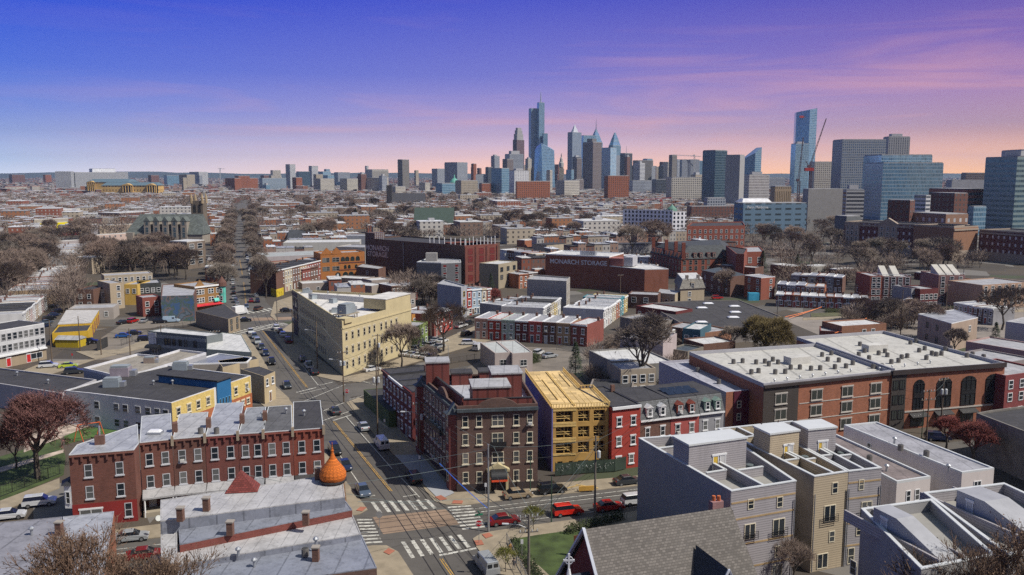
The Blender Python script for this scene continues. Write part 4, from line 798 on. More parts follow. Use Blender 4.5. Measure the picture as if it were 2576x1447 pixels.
# ================================================================== middle distance
W2 = {}
def put_small(parent,p,nrm,w,h,fr,gl):
    key = (round(w,1),round(h,1),fr.name,gl.name)
    if key not in W2:
        b = MB(); a = w/2; t = .13
        b.prism([(-a,-.1),(a,-.1),(a,0),(-a,0)],-t,0); b.prism([(-a,-.1),(a,-.1),(a,0),(-a,0)],h,h+t); b.prism([(-a-t,-.1),(-a,-.1),(-a,0),(-a-t,0)],-t,h+t); b.prism([(a,-.1),(a+t,-.1),(a+t,0),(a,0)],-t,h+t); b.prism([(-a,-.09),(a,-.09),(a,0),(-a,0)],h/2-.06,h/2+.06)
        b.m = 1; b.face([(-a,-.04,0),(a,-.04,0),(a,-.04,h),(-a,-.04,h)]); o = b.build('window',[fr,gl]); COL.objects.unlink(o); W2[key] = o
    o = parent.location; inst(W2[key],parent,(p[0]-o[0]+nrm[0]*.004,p[1]-o[1]+nrm[1]*.004,p[2]-o[2]),atan2(nrm[0],-nrm[1]))
def small_wins(root,P,i,rows,cols,w=1.1,h=1.6,fr=None,gl=None):
    n = len(P); ar = sum(P[k].x*P[(k+1) % n].y-P[(k+1) % n].x*P[k].y for k in range(n)); a,b = P[i % n],P[(i+1) % n]; u = b-a; Ln = u.length; u = u/Ln; nr = Vector((u.y,-u.x,0))*(1 if ar > 0 else -1)
    if isinstance(cols,int): cols = [(k+.5)/cols for k in range(cols)]
    for z in rows:
        for c in cols: q = a+u*Ln*c; put_small(root,(q.x,q.y,z),nr,w,h,fr or WHITE,gl or GLASS)
def mb(label,e,h,d,wall,roof=None,rows=(),cols=4,side_=0,par=.4,name='building',cat='building',w=1.1,hh=1.6,fr=None,poly=None,scols=None,cornice=None,gl=None,sedge=1,**k):
    r,P = bld(name,label,cat,e=e,poly=poly,h=h,d=d,wall=wall,roof=roof or ROOFG,par=par,**k)
    if rows: small_wins(r,P,0,rows,cols,w,hh,fr,gl)
    if scols: small_wins(r,P,sedge,rows,scols,w,hh,fr,gl)
    if cornice: add_cornice(r,P,h,cornice)
    return r,P
def add_cornice(r,P,h,m):
    a,b_ = P[0],P[1]; u = (b_-a).normalized(); n_ = Vector((u.y,-u.x,0)); sub(r,'cornice',m,lambda b: b.box((*((a+b_)/2+n_*.2)[:2],h-.2),((b_-a).length+.1,.38,.55),atan2(u.y,u.x)))
STU = lambda c,**k: mat(c,.9,var=.12,kind='wall',**k)
# ---- cream triangular warehouse
HC = 14.0; cp_ = [G(x,y,HC) for x,y in [(858,813),(1034,762),(962,738),(735,727)]]
cp_[0] = Vector((-42.0,208.2,0))
r_,P_ = bld('cream_warehouse','big cream-painted three-storey triangular warehouse with a white roof beside the avenue','warehouse',gp=[tuple(p[:2]) for p in cp_],h=13.2,wall=CREAMW,roof=mat((.62,.60,.57),.7,var=.12,kind='roof',w=12),par=.7,trim=CREAMW)
LT = mat((.55,.5,.4),.8); DW = mat((.02,.02,.02),.15)
for z in (1.6,5.2,8.8):
    add_wins(r_,P_,1,(0,[z],[.05,.13,.21,.29,.36,.43,.53,.6,.68,.76],.95,1.9,'dh arch',LT,DW),13)
    add_wins(r_,P_,1,(3,[z],[.03+.035*i for i in range(1,20) if i not in (4,)],.8,1.7,'dh',mat((.32,.29,.25),.8),DW),13)
u = (P_[1]-P_[0]); LnR = u.length; u = u/LnR; n_ = Vector((u.y,-u.x,0)); aa = atan2(u.y,u.x); v = (P_[3]-P_[0]); LnL = v.length; v = v/LnL; nl = Vector((-v.y,v.x,0)); al = atan2(v.y,v.x)
sub(r_,'string_course',CREAMW,lambda b: [b.box((*(P_[0]+u*LnR/2+n_*.08)[:2],11.9),(LnR-.1,.15,.35),aa),b.box((*(P_[0]+v*LnL/2+nl*.08)[:2],11.9),(LnL-.1,.15,.3),al)])
sub(r_,'corner_pier',CREAMW,lambda b: b.box((*(P_[0]+u*1.6+v*1.2)[:2],13.2),(3.4,2.6,1.2),aa))
sub(r_,'brown_end_bay',mat((.10,.07,.065),.85,var=.2,kind='brick'),lambda b: b.box((*(P_[3]-v*4+nl*.06)[:2],0),(8,.1,13.3),al))
for z in (5,9): 
    for f in (1.8,5.8): put_window(r_,(*(P_[3]-v*f+nl*.12)[:2],z),nl,2.6,3,'v x',mat((.2,.19,.18),.7),DW)
sub(r_,'roof_wall',STU((.55,.55,.56)),lambda b: b.box((*(P_[0].lerp(P_[2],.55)+v*11)[:2],13.26),(34,.4,1.5),radians(155)))
tw = quadm(P_[1]-u*13,u,12.6,7); sub(r_,'raised_end',CREAMW,lambda b: b.prism(tw,13.905,16.6)); sub(r_,'raised_roof',mat((.6,.58,.55),.7),lambda b: b.prism([tuple(q[:2]) for q in inset([Vector((*p,0)) for p in tw],-.15)],16.602,16.8))
def on(r,name,m,p,s_,rz=0,z=0): return sub(r,name,m,lambda b: b.box((p[0],p[1],z),s_,rz))
# rooftop plant (each unit is a thing standing on a roof)
def unit(kind,p,label,cat,s=1,rz=0,group=None,m=None):
    r = thing(kind,p,label,cat,group,0); x,y,z = p
    if kind == 'condenser':
        MB().lathe(p,[(.42*s,0),(.42*s,.85*s)],10).build('casing',m or mat((.16,.15,.14),.7,.2,.2),r); MB().lathe((x,y,z+.85*s+.002),[(.34*s,0),(.3*s,.06)],10).build('fan_guard',mat((.05,.05,.05),.7),r)
    elif kind == 'air_handler':
        MB().box(p,(2.4*s,1.6*s,1.2*s),rz).build('casing',m or mat((.33,.38,.42),.5,.3,.15),r); MB().box((x,y,z+1.2*s+.002),(2.2*s,1.4*s,.25*s),rz).build('hood',mat((.25,.28,.3),.6),r)
        MB().box((x+cos(rz)*1.6*s,y+sin(rz)*1.6*s,z),(.78*s,1.1*s,.8*s),rz).build('duct',METAL,r)
    elif kind == 'vent':
        MB().tube(p,(x,y,z+.7*s),.16*s,n=8).build('stack',METAL,r); MB().lathe((x,y,z+.7*s),[(.34*s,0),(.34*s,.12*s),(.12*s,.32*s)],8).build('cap',METAL,r)
    elif kind == 'skylight':
        MB().box(p,(2.2*s,1.3*s,.3),rz).build('curb',METAL,r); MB().prism([(x-1*s,y-.55*s),(x+1*s,y-.55*s),(x+1*s,y+.55*s),(x-1*s,y+.55*s)],z+.302,z+.6,top=[(x-.7*s,y-.3*s),(x+.7*s,y-.3*s),(x+.7*s,y+.3*s),(x-.7*s,y+.3*s)]).build('dome',mat((.75,.76,.78),.3),r)
    elif kind == 'chimney':
        MB().box(p,(.7*s,.7*s,1.5*s),rz).build('stack',m or wmat('brown brick'),r); MB().box((x,y,z+1.5*s+.002),(.85*s,.85*s,.15),rz).build('cap',mat((.3,.27,.24),.9),r)
    return r
for i,(x,y) in enumerate([(771,737),(825,740),(790,752),(838,762),(905,748),(930,768),(886,785),(962,762),(845,786),(985,766),(795,768)]):
    p = G(x,y,13.26); unit('vent' if i % 3 == 1 else 'air_handler',p,f"{'turbine vent' if i % 3 == 1 else 'teal-grey air handler'} on the cream warehouse roof, {ORD[i]} unit from the far corner",'vent' if i % 3 == 1 else 'air handler',.9,.4*i,'plant on the cream warehouse roof')
p = G(872,800,13.26); r2 = unit('air_handler',(p.x,p.y,14.6),'large green chiller on a steel platform at the near corner of the cream warehouse','air handler',1.7,aa)
sub(r2,'platform',mat((.3,.26,.2),.8),lambda b: [b.box((p.x+dx,p.y+dy,13.26),(.25,.25,1.2)) for dx in (-2.4,2.4) for dy in (-1.6,1.6)]+[b.box((p.x,p.y,14.35),(6,4,.2),aa),b.box((p.x,p.y,15.3),(6,.08,.1),aa)])
# condensers and vents of the modern block
cs = [(x,y) for x,y in [(1845,915),(1868,913),(1902,916),(1924,914),(1957,916),(1934,921),(1908,938),(1890,941),(1950,941),(1975,940),(1989,929),(2012,929),(2040,932),(2063,931),(1944,909),(2082,909),(2110,911),(2068,897),(2091,893),(2100,928),(2128,926),(2145,918),(2196,927),(2218,926),(2175,887),(2160,896),(2186,905)]]
cs2 = [(2163,870),(2185,880),(2290,866),(2304,862),(2210,893),(2226,888),(2232,898),(2268,903),(2282,900),(2312,886),(2326,881),(2344,893),(2330,905),(2378,882),(2392,880),(2355,896),(2368,894),(2432,899),(2446,896),(2474,902),(2260,912),(2242,915)]
for k,lst in enumerate((cs,cs2)):
    for i,(x,y) in enumerate(lst):
        unit('condenser',G(x,y,HM+.06),f"round-cornered grey condenser unit on the {'left' if k == 0 else 'right'} roof of the modern brick block",'condenser',1.05,group=f"condensers on the {'left' if k == 0 else 'right'} roof of the modern block")
for i in range(12): unit('vent',G(1948+i*32+(40 if i > 6 else 0),962-i*4.3,HM+.06),'small mushroom roof vent in the row along the front of the modern brick block','vent',.7,group='mushroom vents along the modern block')
# ---- school cluster on the left
WP = STU((.68,.67,.66),dirt=.25); YP = mat((.60,.45,.15),.85,var=.1,kind='brick'); BLU = mat((.02,.13,.30),.6,var=.1); ORB = mat((.38,.12,.045),.85,var=.12,kind='brick')
r_,P_ = bld('school_building','white and yellow two-storey building with a black roof and blue clerestory box','school',poly=[(431,1017),(631,948),(422,922),(253,960),(161,986),(222,992)],h=6.7,wall=WP,roof=ROOFD,par=.3,trim=mat((.6,.6,.62),.6))
u = P_[1]-P_[0]; Ln = u.length; u /= Ln; n_ = Vector((u.y,-u.x,0)); aa = atan2(u.y,u.x)
sub(r_,'yellow_front',YP,lambda b: b.box((*(P_[0]+u*Ln*.25+n_*.05)[:2],2.6),(Ln*.5,.08,4.3),aa)); sub(r_,'yellow_front',YP,lambda b: b.box((*(P_[0]+u*Ln*.84+n_*.05)[:2],3.2),(Ln*.3,.08,3.7),aa)); sub(r_,'orange_base',ORB,lambda b: b.box((*(P_[0]+u*Ln*.5+n_*.06)[:2],0),(Ln,.1,3.2),aa))
sub(r_,'blue_box',BLU,lambda b: b.prism(quadm(P_[0]+u*Ln*.53+n_*.3-Vector((0,0,0)),u,Ln*.18,15),0.5,8.2)); sub(r_,'blue_box_roof',ROOFD,lambda b: b.prism(quadm(P_[0]+u*Ln*.52+n_*.6,u,Ln*.2,15.6),8.202,8.5))
for f in (.07,.19,.3,.42,.78,.93): put_window(r_,(*(P_[0]+u*Ln*f+n_*.1)[:2],4.1),n_,1.1,1.5,'dh sill lin',CREAM)
for f in (.8,.87,.94): put_window(r_,(*(P_[0]+u*Ln*f+n_*.12)[:2],1.2),n_,1,1.1,'dh sill lin',CREAM)
for f in (.56,.6,.64,.68): put_window(r_,(*(P_[0]+u*Ln*f+n_*.31)[:2],3),n_,.6,1.5,'',mat((.1,.3,.5),.6))
small_wins(r_,P_,5,[1.0,4.1],[.1,.34,.45,.6,.72,.83,.93],1.1,1.3,mat((.55,.55,.55),.7))
g_ = 'plant on the roofs around the school'
unit('air_handler',G(283,972,6.8),'grey boxy air handler on the black roof near its left corner','air handler',1.3,.1); unit('air_handler',G(455,930,6.8),'pair of pale blue air handlers at the far edge of the black roof','air handler',1.3,.1)
unit('air_handler',G(305,945,6.8),'large purple-grey chiller with fans between two roofs of the school','air handler',1.6,.1,m=mat((.3,.26,.3),.6)); unit('air_handler',G(377,912,6.1),'brown boxy unit in the middle of the beige gravel roof','air handler',1.0,.1,m=mat((.25,.2,.17),.7))
for x,y in ((43,945),(121,965)): unit('vent',G(x,y,5.1),'silver drum vent on the wide flat dark roof at the left edge','vent',1,group='drum vents on the dark roof')
for x,y in ((386,968),(434,967)): unit('vent',G(x,y,6.8),'silver drum vent on the black roof in front of the blue clerestory','vent',1,group='drum vents before the blue clerestory')
mb('wide low grey building with flat dark roof at the left edge',None,5,0,STU((.42,.41,.43)),ROOFD,poly=[(-60,960),(156,994),(243,959),(0,929),(-60,922)],par=.4)
mb('L-shaped building with a beige gravel roof and white parapet behind the school',None,6,0,STU((.36,.36,.38)),mat((.27,.245,.21),.9,var=.2,kind='roof'),poly=[(210,931),(313,955),(519,892),(452,884),(399,900),(345,895)],par=.55,trim=mat((.6,.6,.63),.6))
mb('low building with a shiny blue-grey roof between the school and the avenue',None,5,0,STU((.3,.27,.24)),RS2,poly=[(452,919),(622,914),(634,902),(549,891)],par=.3,trim=WHITE)
r_,P_ = mb('two-tone grey shop building with a white roof and black awning',None,6.5,0,STU((.16,.18,.19)),ROOFL,poly=[(373,835),(520,848),(560,841),(417,826)],par=.25)
small_wins(r_,P_,0,[3.4],[.12,.3,.36,.44,.55,.64,.8],.8,1.7,DARK); u = (P_[1]-P_[0]).normalized(); n_ = Vector((u.y,-u.x,0)); aa = atan2(u.y,u.x)
sub(r_,'white_corner',WHITE,lambda b: b.box((*(P_[0]+u*1.4+n_*.05)[:2],3.2),(2.8,.1,3.2),aa)); sub(r_,'awning',BLK,lambda b: awn(b,P_[0]+u*2+n_*.1,u,n_,4.6,2.2,3.1,1.4)); put_window(r_,(*(P_[0]+u*2)[:2],.4),n_,2.2,1.8,'v')
for nm,z in (('light_band',2.4),('light_band',5.0)): sub(r_,nm,STU((.30,.32,.33)),lambda b: b.box((*(P_[0].lerp(P_[1],.56)+n_*.03)[:2],z),((P_[1]-P_[0]).length*.84,.06,.9),aa))
mb('pale green-grey corner block with a white trapezoid roof beside parked cars',None,4.6,0,STU((.32,.36,.33)),ROOFL,poly=[(520,880),(633,888),(607,843),(560,838),(522,850)],par=.2)
r_,P_ = mb('old tan stucco building with a sloping black roof at the avenue corner',None,4.8,0,STU((.30,.24,.17),dirt=.7),ROOFD,poly=[(492,783),(574,803),(603,794),(566,766)],par=.05); small_wins(r_,P_,1,[1,3.0],2,.9,1.4,DARK)
r_,P_ = mb('narrow tan two-storey house with black roof and white window frames by the avenue',None,6.2,0,STU((.46,.37,.23),dirt=.4),ROOFD,poly=[(664,948),(692,936),(652,922),(605,929)],par=.1)
add_wins(r_,P_,1,(0,[3.9],2,.95,1.6,'dh sill'),6); add_wins(r_,P_,1,(0,[.1],[.5],1,2.2,'',None,DOORW[3],'door'),6)
mb('low black-roofed house with pale cornice beside the narrow tan house',None,5,0,STU((.42,.34,.22)),ROOFD,poly=[(560,925),(650,903),(640,896),(548,908)],par=.1)
# garage, shed
YEL2 = STU((.60,.38,.03)); r_,P_ = mb('yellow garage with a pale metal roof and red door frames',None,4.2,0,YEL2,mat((.5,.48,.45),.6,var=.15,kind='roof',w=1.4),poly=[(145,817),(229,813),(249,781),(167,781)],par=0,name='garage',cat='garage')
for f in (.15,.4,.65,.88): q = P_[1].lerp(P_[2],f); w_ = (P_[2]-P_[1]).normalized(); put_window(r_,(q.x,q.y,.1),(w_.y,-w_.x),2.6,3,'v',mat((.3,.03,.03),.7),mat((.25,.2,.15),.7))
mb('yellow front block of the garage with a black roof and brown sign',None,3.6,0,YEL2,ROOFD,poly=[(131,840),(222,834),(232,818),(146,822)],par=.25)
r_ = thing('shed',G(160,875),'yellow storage shed with a grey gabled roof behind the parked black cars','shed'); q = G(140,874); sub(r_,'walls',mat((.55,.40,.02),.6,var=.1,kind='siding',w=.3,ax=0),lambda b: b.prism([(q.x,q.y),(q.x+7,q.y-.6),(q.x+7.3,q.y+3.4),(q.x+.3,q.y+4)],0,2.3)); sub(r_,'gable_roof',ROOFG,lambda b: b.prism([(q.x-.2,q.y-.2),(q.x+7.2,q.y-.8),(q.x+7.5,q.y+3.6),(q.x+.1,q.y+4.2)],2.302,3.2,top=[(q.x-.1,q.y+1.9),(q.x+7.3,q.y+1.3),(q.x+7.3,q.y+1.5),(q.x-.1,q.y+2.1)]))
# white three-storey corner row
r_,P_ = bld('white_row_building','white-painted three-storey corner building with stone ground floor and red doors','building',e=[(-60,843),(111,814)],h=9.8,d=11,wall=STU((.52,.53,.55)),roof=ROOFD,par=.2,trim=WHITE)
small_wins(r_,P_,0,[4.3,7.2],12,1.0,1.6,mat((.4,.4,.42),.7)); u = (P_[1]-P_[0]).normalized(); n_ = Vector((u.y,-u.x,0)); Ln = (P_[1]-P_[0]).length; aa = atan2(u.y,u.x)
sub(r_,'stone_base',STU((.33,.26,.18)),lambda b: b.box((*(P_[0].lerp(P_[1],.5)+n_*.05)[:2],0),(Ln,.1,3),aa)); sub(r_,'shop_cornice',WHITE,lambda b: b.box((*(P_[0].lerp(P_[1],.5)+n_*.3)[:2],3.02),(Ln,.6,.4),aa))
for f in (.42,.72): put_door(r_,(*(P_[0].lerp(P_[1],f)+n_*.1)[:2],.1),n_,1.3,2.3,mat((.5,.02,.02),.5))
put_window(r_,(*(P_[0].lerp(P_[1],.84)+n_*.1)[:2],.8),n_,3.4,1.6,'v')
# terraces running away at the left
row('of the long terrace beyond the cemetery trees',[(134.6,729),(199,667)],5.5,15,['tan','orange brick','red brick','red brick','pink','orange brick','red brick','tan','orange brick','red brick','orange brick','white'],'long terrace beyond the cemetery trees',st=2,roofs=[ROOFG,ROOFL,ROOFS])
row('of the short terrace behind the white corner',[(56,790),(117,740)],5.5,16,['white','cream','pink','white','tan','white','red brick','white'],'short terrace behind the white corner building',st=2,roofs=[ROOFG,ROOFL,ROOFD])
row('of the row before the tan end wall',[(199,640),(222,612)],6.5,16,['grey','white','tan','grey','white'],'upper end of the long terrace',st=2,roofs=[ROOFG,ROOFL])
for lab,e,h,d,wl,rf,rows,cols in [
  ('brown brick house with charcoal roof, left end of the row behind the gravel lot',[(190,731),(234,731)],7.2,12,wmat('brown brick'),ROOFD,[1.2,4.2],2),('narrow beige bay-windowed house with a black roof in the row behind the gravel lot',[(235,730),(268,730)],6.6,12,STU((.45,.4,.32)),ROOFD,[4],2),
  ('tall plain tan stucco house in the row behind the gravel lot',[(276,716),(311,713)],9.3,13,STU((.42,.34,.24)),ROOFG,[1.5,4.3,7.0],[.6]),('yellow two-storey house with white bays beside the tall tan house',[(312,718),(345,718)],7.6,12,STU((.60,.40,.10)),ROOFG,[4.6],2),
  ('dark green-black house with white windows in the row behind the gravel lot',[(349,716),(405,713)],7.6,12,mat((.04,.045,.045),.8),ROOFG,[4.4],4),('square red brick house with grey roof left of the mural',[(358,752),(404,748)],6.4,8,wmat('red brick'),ROOFG,[1,3.6],2),
  ('low white-roofed range between the yellow garage and the tall tan house',[(172,780),(285,776)],3.8,10,STU((.4,.36,.33)),ROOFG,[1.2],3),('grey-roofed row standing behind the tall tan house',[(262,696),(384,689)],6.5,10,STU((.4,.34,.26)),ROOFG,[4],8)]:
    mb(lab,e,h,d,wl,rf,rows,cols,name='house',cat='house')
# mural wall block and the Victorian corner house
MUR = bpy.data.materials.new('painted_mural'); MUR.use_nodes = True; t = MUR.node_tree; bb = t.nodes['Principled BSDF']; n1 = _noise(t,.28,3); n2 = _noise(t,.55,5,stretch=(1,1,.7)); rmp = t.nodes.new('ShaderNodeValToRGB'); t.links.new(n1,rmp.inputs[0])
els = rmp.color_ramp.elements; rmp.color_ramp.interpolation = 'CONSTANT'
for p_,c_ in ((0,(.02,.10,.28)),(.42,(.05,.11,.05)),(.49,(.10,.13,.2)),(.55,(.25,.13,.07)),(.60,(.03,.05,.04)),(.66,(.16,.2,.25))):
    e_ = els[0] if p_ == 0 else els.new(p_); e_.position = p_; e_.color = c_+(1,)
t.links.new(_mx(t,n2,rmp.outputs[0],(.10,.13,.17)),bb.inputs['Base Color']); bb.inputs['Roughness'].default_value = .8
r_,P_ = mb('block with a large blue, green and brown painted mural on its blank wall',None,8.6,0,wmat('brown brick'),ROOFG,poly=[(405,747),(488,745),(500,712),(408,718)],par=.3)
sub(r_,'mural',MUR,lambda b: b.box((*(P_[0].lerp(P_[1],.5)-Vector((0,.06,0)))[:2],0.0),((P_[1]-P_[0]).length,.1,8.9),atan2((P_[1]-P_[0]).y,(P_[1]-P_[0]).x)))
VB = mat((.28,.15,.05),.85,var=.15,kind='brick'); r_,P_ = mb('ochre brick Victorian corner house with white windows and a red awning',[(489,724),(556,716)],9.3,13,VB,ROOFG,[3.7,6.7],[.1,.2,.3,.55,.65,.85],name='house',cat='house',w=.9,cornice=WHITE)
u = (P_[1]-P_[0]).normalized(); n_ = Vector((u.y,-u.x,0)); Ln = (P_[1]-P_[0]).length; aa = atan2(u.y,u.x); RA = mat((.5,.02,.03),.7); TE = mat((.12,.5,.42),.6)
sub(r_,'red_awning',RA,lambda b: b.prism([tuple((P_[0]+u*x+n_*y)[:2]) for x,y in ((0,.01),(Ln,.01),(Ln,1.2),(0,1.2))],2.3,[3.1,3.1,2.5,2.5])); sub(r_,'gable',VB,lambda b: b.mesh([(*(P_[0]+u*.2+n_*.1)[:2],9.3),(*(P_[0]+u*4.4+n_*.1)[:2],9.3),(*(P_[0]+u*2.3+n_*.1)[:2],12),(*(P_[0]+u*.2-n_*.4)[:2],9.3),(*(P_[0]+u*4.4-n_*.4)[:2],9.3),(*(P_[0]+u*2.3-n_*.4)[:2],12)],[(0,1,2),(4,3,5),(1,4,5,2),(3,0,2,5)]))
c = P_[1]+u*.4; sub(r_,'teal_bay',TE,lambda b: b.lathe((c.x,c.y,2.6),[(1.3,0),(1.3,6.2)],8)); sub(r_,'turret_roof',mat((.13,.06,.045),.8),lambda b: b.lathe((c.x,c.y,8.8),[(1.8,0),(1.6,1.4),(.1,3.6)],12))
for z in (3.6,6.4): put_small(r_,(c.x,c.y-1.32,z),(0,-1),.9,1.5,WHITE,GLASS)
awn_c = P_[0]+u*Ln*.78; sub(r_,'round_awning',TE,lambda b: awn(b,awn_c,u,n_,2,3.4,4.6,.8))
# ---- terraces in the centre
row('of the painted row facing the parking lot',[(1194,801),(1435,815)],6.4,12.5,['pink','bright red','mint green','dark red','coral','brown brick','tan','red brick'][:7],'painted row facing the parking lot',st=2,roofs=[ROOFG,ROOFL,ROOFG],dz=None)
row('closing the right end of the painted row',[(1436,815),(1477,819)],6.4,12.5,['red brick'],'painted row facing the parking lot',st=2,roofs=[ROOFL],dz=None)
row('of the pale terrace behind the painted row',[(1518,782),(1579,742)],6.0,13,['white','white','cream','orange brick','teal','yellow'],'pale terrace behind the painted row',st=2,roofs=[ROOFG,ROOFL,ROOFG])
row('of the mixed terrace beside the pale one',[(1366,776),(1411,748)],6.0,14,['white','charcoal','cream','yellow','white'],'mixed terrace behind the painted row',st=2,roofs=[ROOFG,ROOFS,ROOFD])
row('of the bright row beyond the parked cars',[(1174,731),(1236,724)],9.0,10,['bright red','pale blue','pale blue','cream','red brick'],'bright three-storey row beyond the parked cars',st=3,roofs=[ROOFG,ROOFS])
row('of the pair beside the grey gabled house',[(1092,795),(1138,777)],6.6,12,['red brick','bright red'],'low pair beside the grey gabled house',st=2,roofs=[ROOFG])
r_,P_ = mb('tall grey house with a curved stepped gable and yellow-brown street front',None,10.6,0,STU((.33,.34,.38)),ROOFG,poly=[(1100,717),(1160,726),(1174,722),(1118,706)],par=.5,name='house',cat='house'); small_wins(r_,P_,1,[1.5,4.5,7.5],[.5],1.2,1.8,mat((.5,.35,.08),.7))
r_,P_ = mb('plain beige four-storey block with a few right-hand windows behind the mixed terrace',None,10.6,0,STU((.36,.34,.32)),ROOFG,poly=[(1326,706),(1425,711),(1434,701),(1340,694)],par=.6); small_wins(r_,P_,1,[2,5,8],[.3,.7],.7,1.6,CREAM)
for k,(pts,lab) in enumerate([([(1245,891),(1283,888.5),(1250,860),(1208,864)],'left half of a pale pink flat-roofed twin behind the dark apartment block'),([(1289,892),(1340,888),(1297,857),(1250,860)],'right half of a pale pink flat-roofed twin behind the dark apartment block')]):
    r_,P_ = mb(lab,None,4.9,0,STU((.42,.36,.34)),mat((.42,.44,.43),.7,var=.15,kind='roof',w=3),poly=pts,par=.25,name='house',cat='house',group='pale pink twin'); add_wins(r_,P_,1,(0,[1.8],[.55],1.8,1.6,'v x sill',mat((.5,.5,.5),.7)),5)
mb('green-painted end house at the far corner of the cream warehouse',[(1048,826),(1076,812)],6.5,9,STU((.2,.27,.08)),ROOFG,[1,4],3,name='house',cat='house')
mb('orange stucco house with blue trim just behind the cream warehouse',[(1036,795),(1062,789)],6.5,9,STU((.45,.2,.04)),ROOFG,[4],2,name='house',cat='house')
# ---- storage warehouses with painted names
a,b_ = G(918.5,602.5,17),G(1168.7,622,17); a.z = b_.z = 0; u = (b_-a).normalized(); v = Vector((-u.y,u.x,0))
DKB = mat((.11,.06,.044),.9,var=.3,kind='brick'); r_,P_ = bld('storage_warehouse','long dark brown brick warehouse with faded two-line name painted at its left end','warehouse',gp=[tuple(q[:2]) for q in (a,b_,b_+v*24,a+v*24)],h=17,wall=DKB,roof=ROOFD,par=.7)
FW = mat((.55,.5,.46),.9,var=.2); n_ = -v; text(r_,'MONARCH',(*(a+u*9.2)[:2],12.0),u,n_,3.5,FW,'painted_lettering',.01,True); text(r_,'STORAGE.',(*(a+u*9.6)[:2],8.9),u,n_,3.5,FW,'painted_lettering',.01,True)
c = a+u*.2+v*.2; sub(r_,'lift_house',mat((.12,.08,.07),.9,var=.2,kind='brick'),lambda b: b.prism(quadm(a+v*.1,u,7,7),17.75,20.6)); sub(r_,'drain_pipe',METAL,lambda b: b.tube((*(a+u*29+n_*.2)[:2],0),(*(a+u*29+n_*.2)[:2],17),.16))
sub(r_,'sign_frame',WHITE,lambda b: [b.tube((*(a+u*x+v*.5)[:2],17.7),(*(a+u*x+v*.5)[:2],21),.12,n=4) for x in (7.5,9,10.5,12,13.5)]+[b.tube((*(a+u*7.5+v*.5)[:2],z),(*(a+u*13.5+v*.5)[:2],z),.1,n=4) for z in (18.5,19.8,21)])
for f in (.66,.7,.75,.8,.86,.9,.95,.99): sub(r_,'antenna',WHITE,lambda b: b.tube((*(a.lerp(b_,f)+v*1)[:2],17.7),(*(a.lerp(b_,f)+v*1)[:2],20.8),.22,n=6))
bb_ = G(1252,618,17); bb_.z = 0; u2 = (bb_-b_).normalized(); v2 = Vector((-u2.y,u2.x,0)); r_,P_ = bld('storage_warehouse','red brick end of the dark warehouse with bricked-up windows and roof antennas','warehouse',gp=[tuple(q[:2]) for q in (b_+u2*.05,bb_,bb_+v2*22,b_+u2*.05+v2*22)],h=17,wall=mat((.19,.055,.04),.85,var=.2,kind='brick'),roof=ROOFD,par=.8)
small_wins(r_,P_,0,[1.5,6,10.2,13.6],[.17,.5,.83],2.2,2.6,mat((.15,.045,.035),.8),mat((.17,.018,.018),.8)); sub(r_,'pilaster',mat((.15,.05,.04),.9),lambda b: [b.box((*(b_.lerp(bb_,f)-v2*.15)[:2],0),(.6,.3,17.2),atan2(u2.y,u2.x)) for f in (.0+.02,.33,.66,.98)])
for i in range(9): sub(r_,'antenna',WHITE,lambda b: b.tube((*(b_.lerp(bb_,.06+i*.11)+v2*.8)[:2],17.8),(*(b_.lerp(bb_,.06+i*.11)+v2*.8)[:2],20.6+i % 3*.5),.2,n=6))
M2 = mat((.23,.08,.048),.9,var=.15,kind='brick'); a = G(1372,641,14.2); b_ = G(1533,648,14.2); c_ = G(1622,679,10.4); d_ = G(1682,677.7,10.4)
for q in (a,b_,c_,d_): q.z = 0
u = (b_-a).normalized(); v = Vector((-u.y,u.x,0)); b_ = a+u*(b_-a).length
r_,P_ = bld('storage_warehouse','brick-red warehouse with a long single-line white name along its top','warehouse',gp=[tuple(q[:2]) for q in (a,b_,b_+v*20,a+v*20)],h=14.2,wall=M2,roof=ROOFL,par=.5,trim=WHITE)
text(r_,'MONARCH STORAGE',(*(a+u*(b_-a).length*.52)[:2],10.6),u,-v,2.75,mat((.62,.62,.64),.8),'painted_lettering',.01,True)
for i in range(8): sub(r_,'roof_fan',METAL,lambda b: b.lathe((*(a.lerp(b_,.5+i*.03)+v*6)[:2],14.25),[(.8,0),(.8,1.8)],8))
r_,P_ = bld('storage_warehouse','lower brick-red extension of the name-painted warehouse with an angled end','warehouse',gp=[tuple(q[:2]) for q in (b_+u*.05,c_,d_,d_+Vector((-4,16,0)),b_+u*.05+v*18)],h=10.4,wall=M2,roof=ROOFL,par=.3,trim=COP)
sub(r_,'pink_block',mat((.28,.10,.09),.9,var=.1,kind='brick'),lambda b: b.prism(quadm(b_+u*.2-v*.02,u,6,6),10.75,14.0)); sub(r_,'grey_block',STU((.4,.4,.43)),lambda b: b.prism(quadm(b_+u*6.3+v*.5,u,4,7),10.75,14.6))
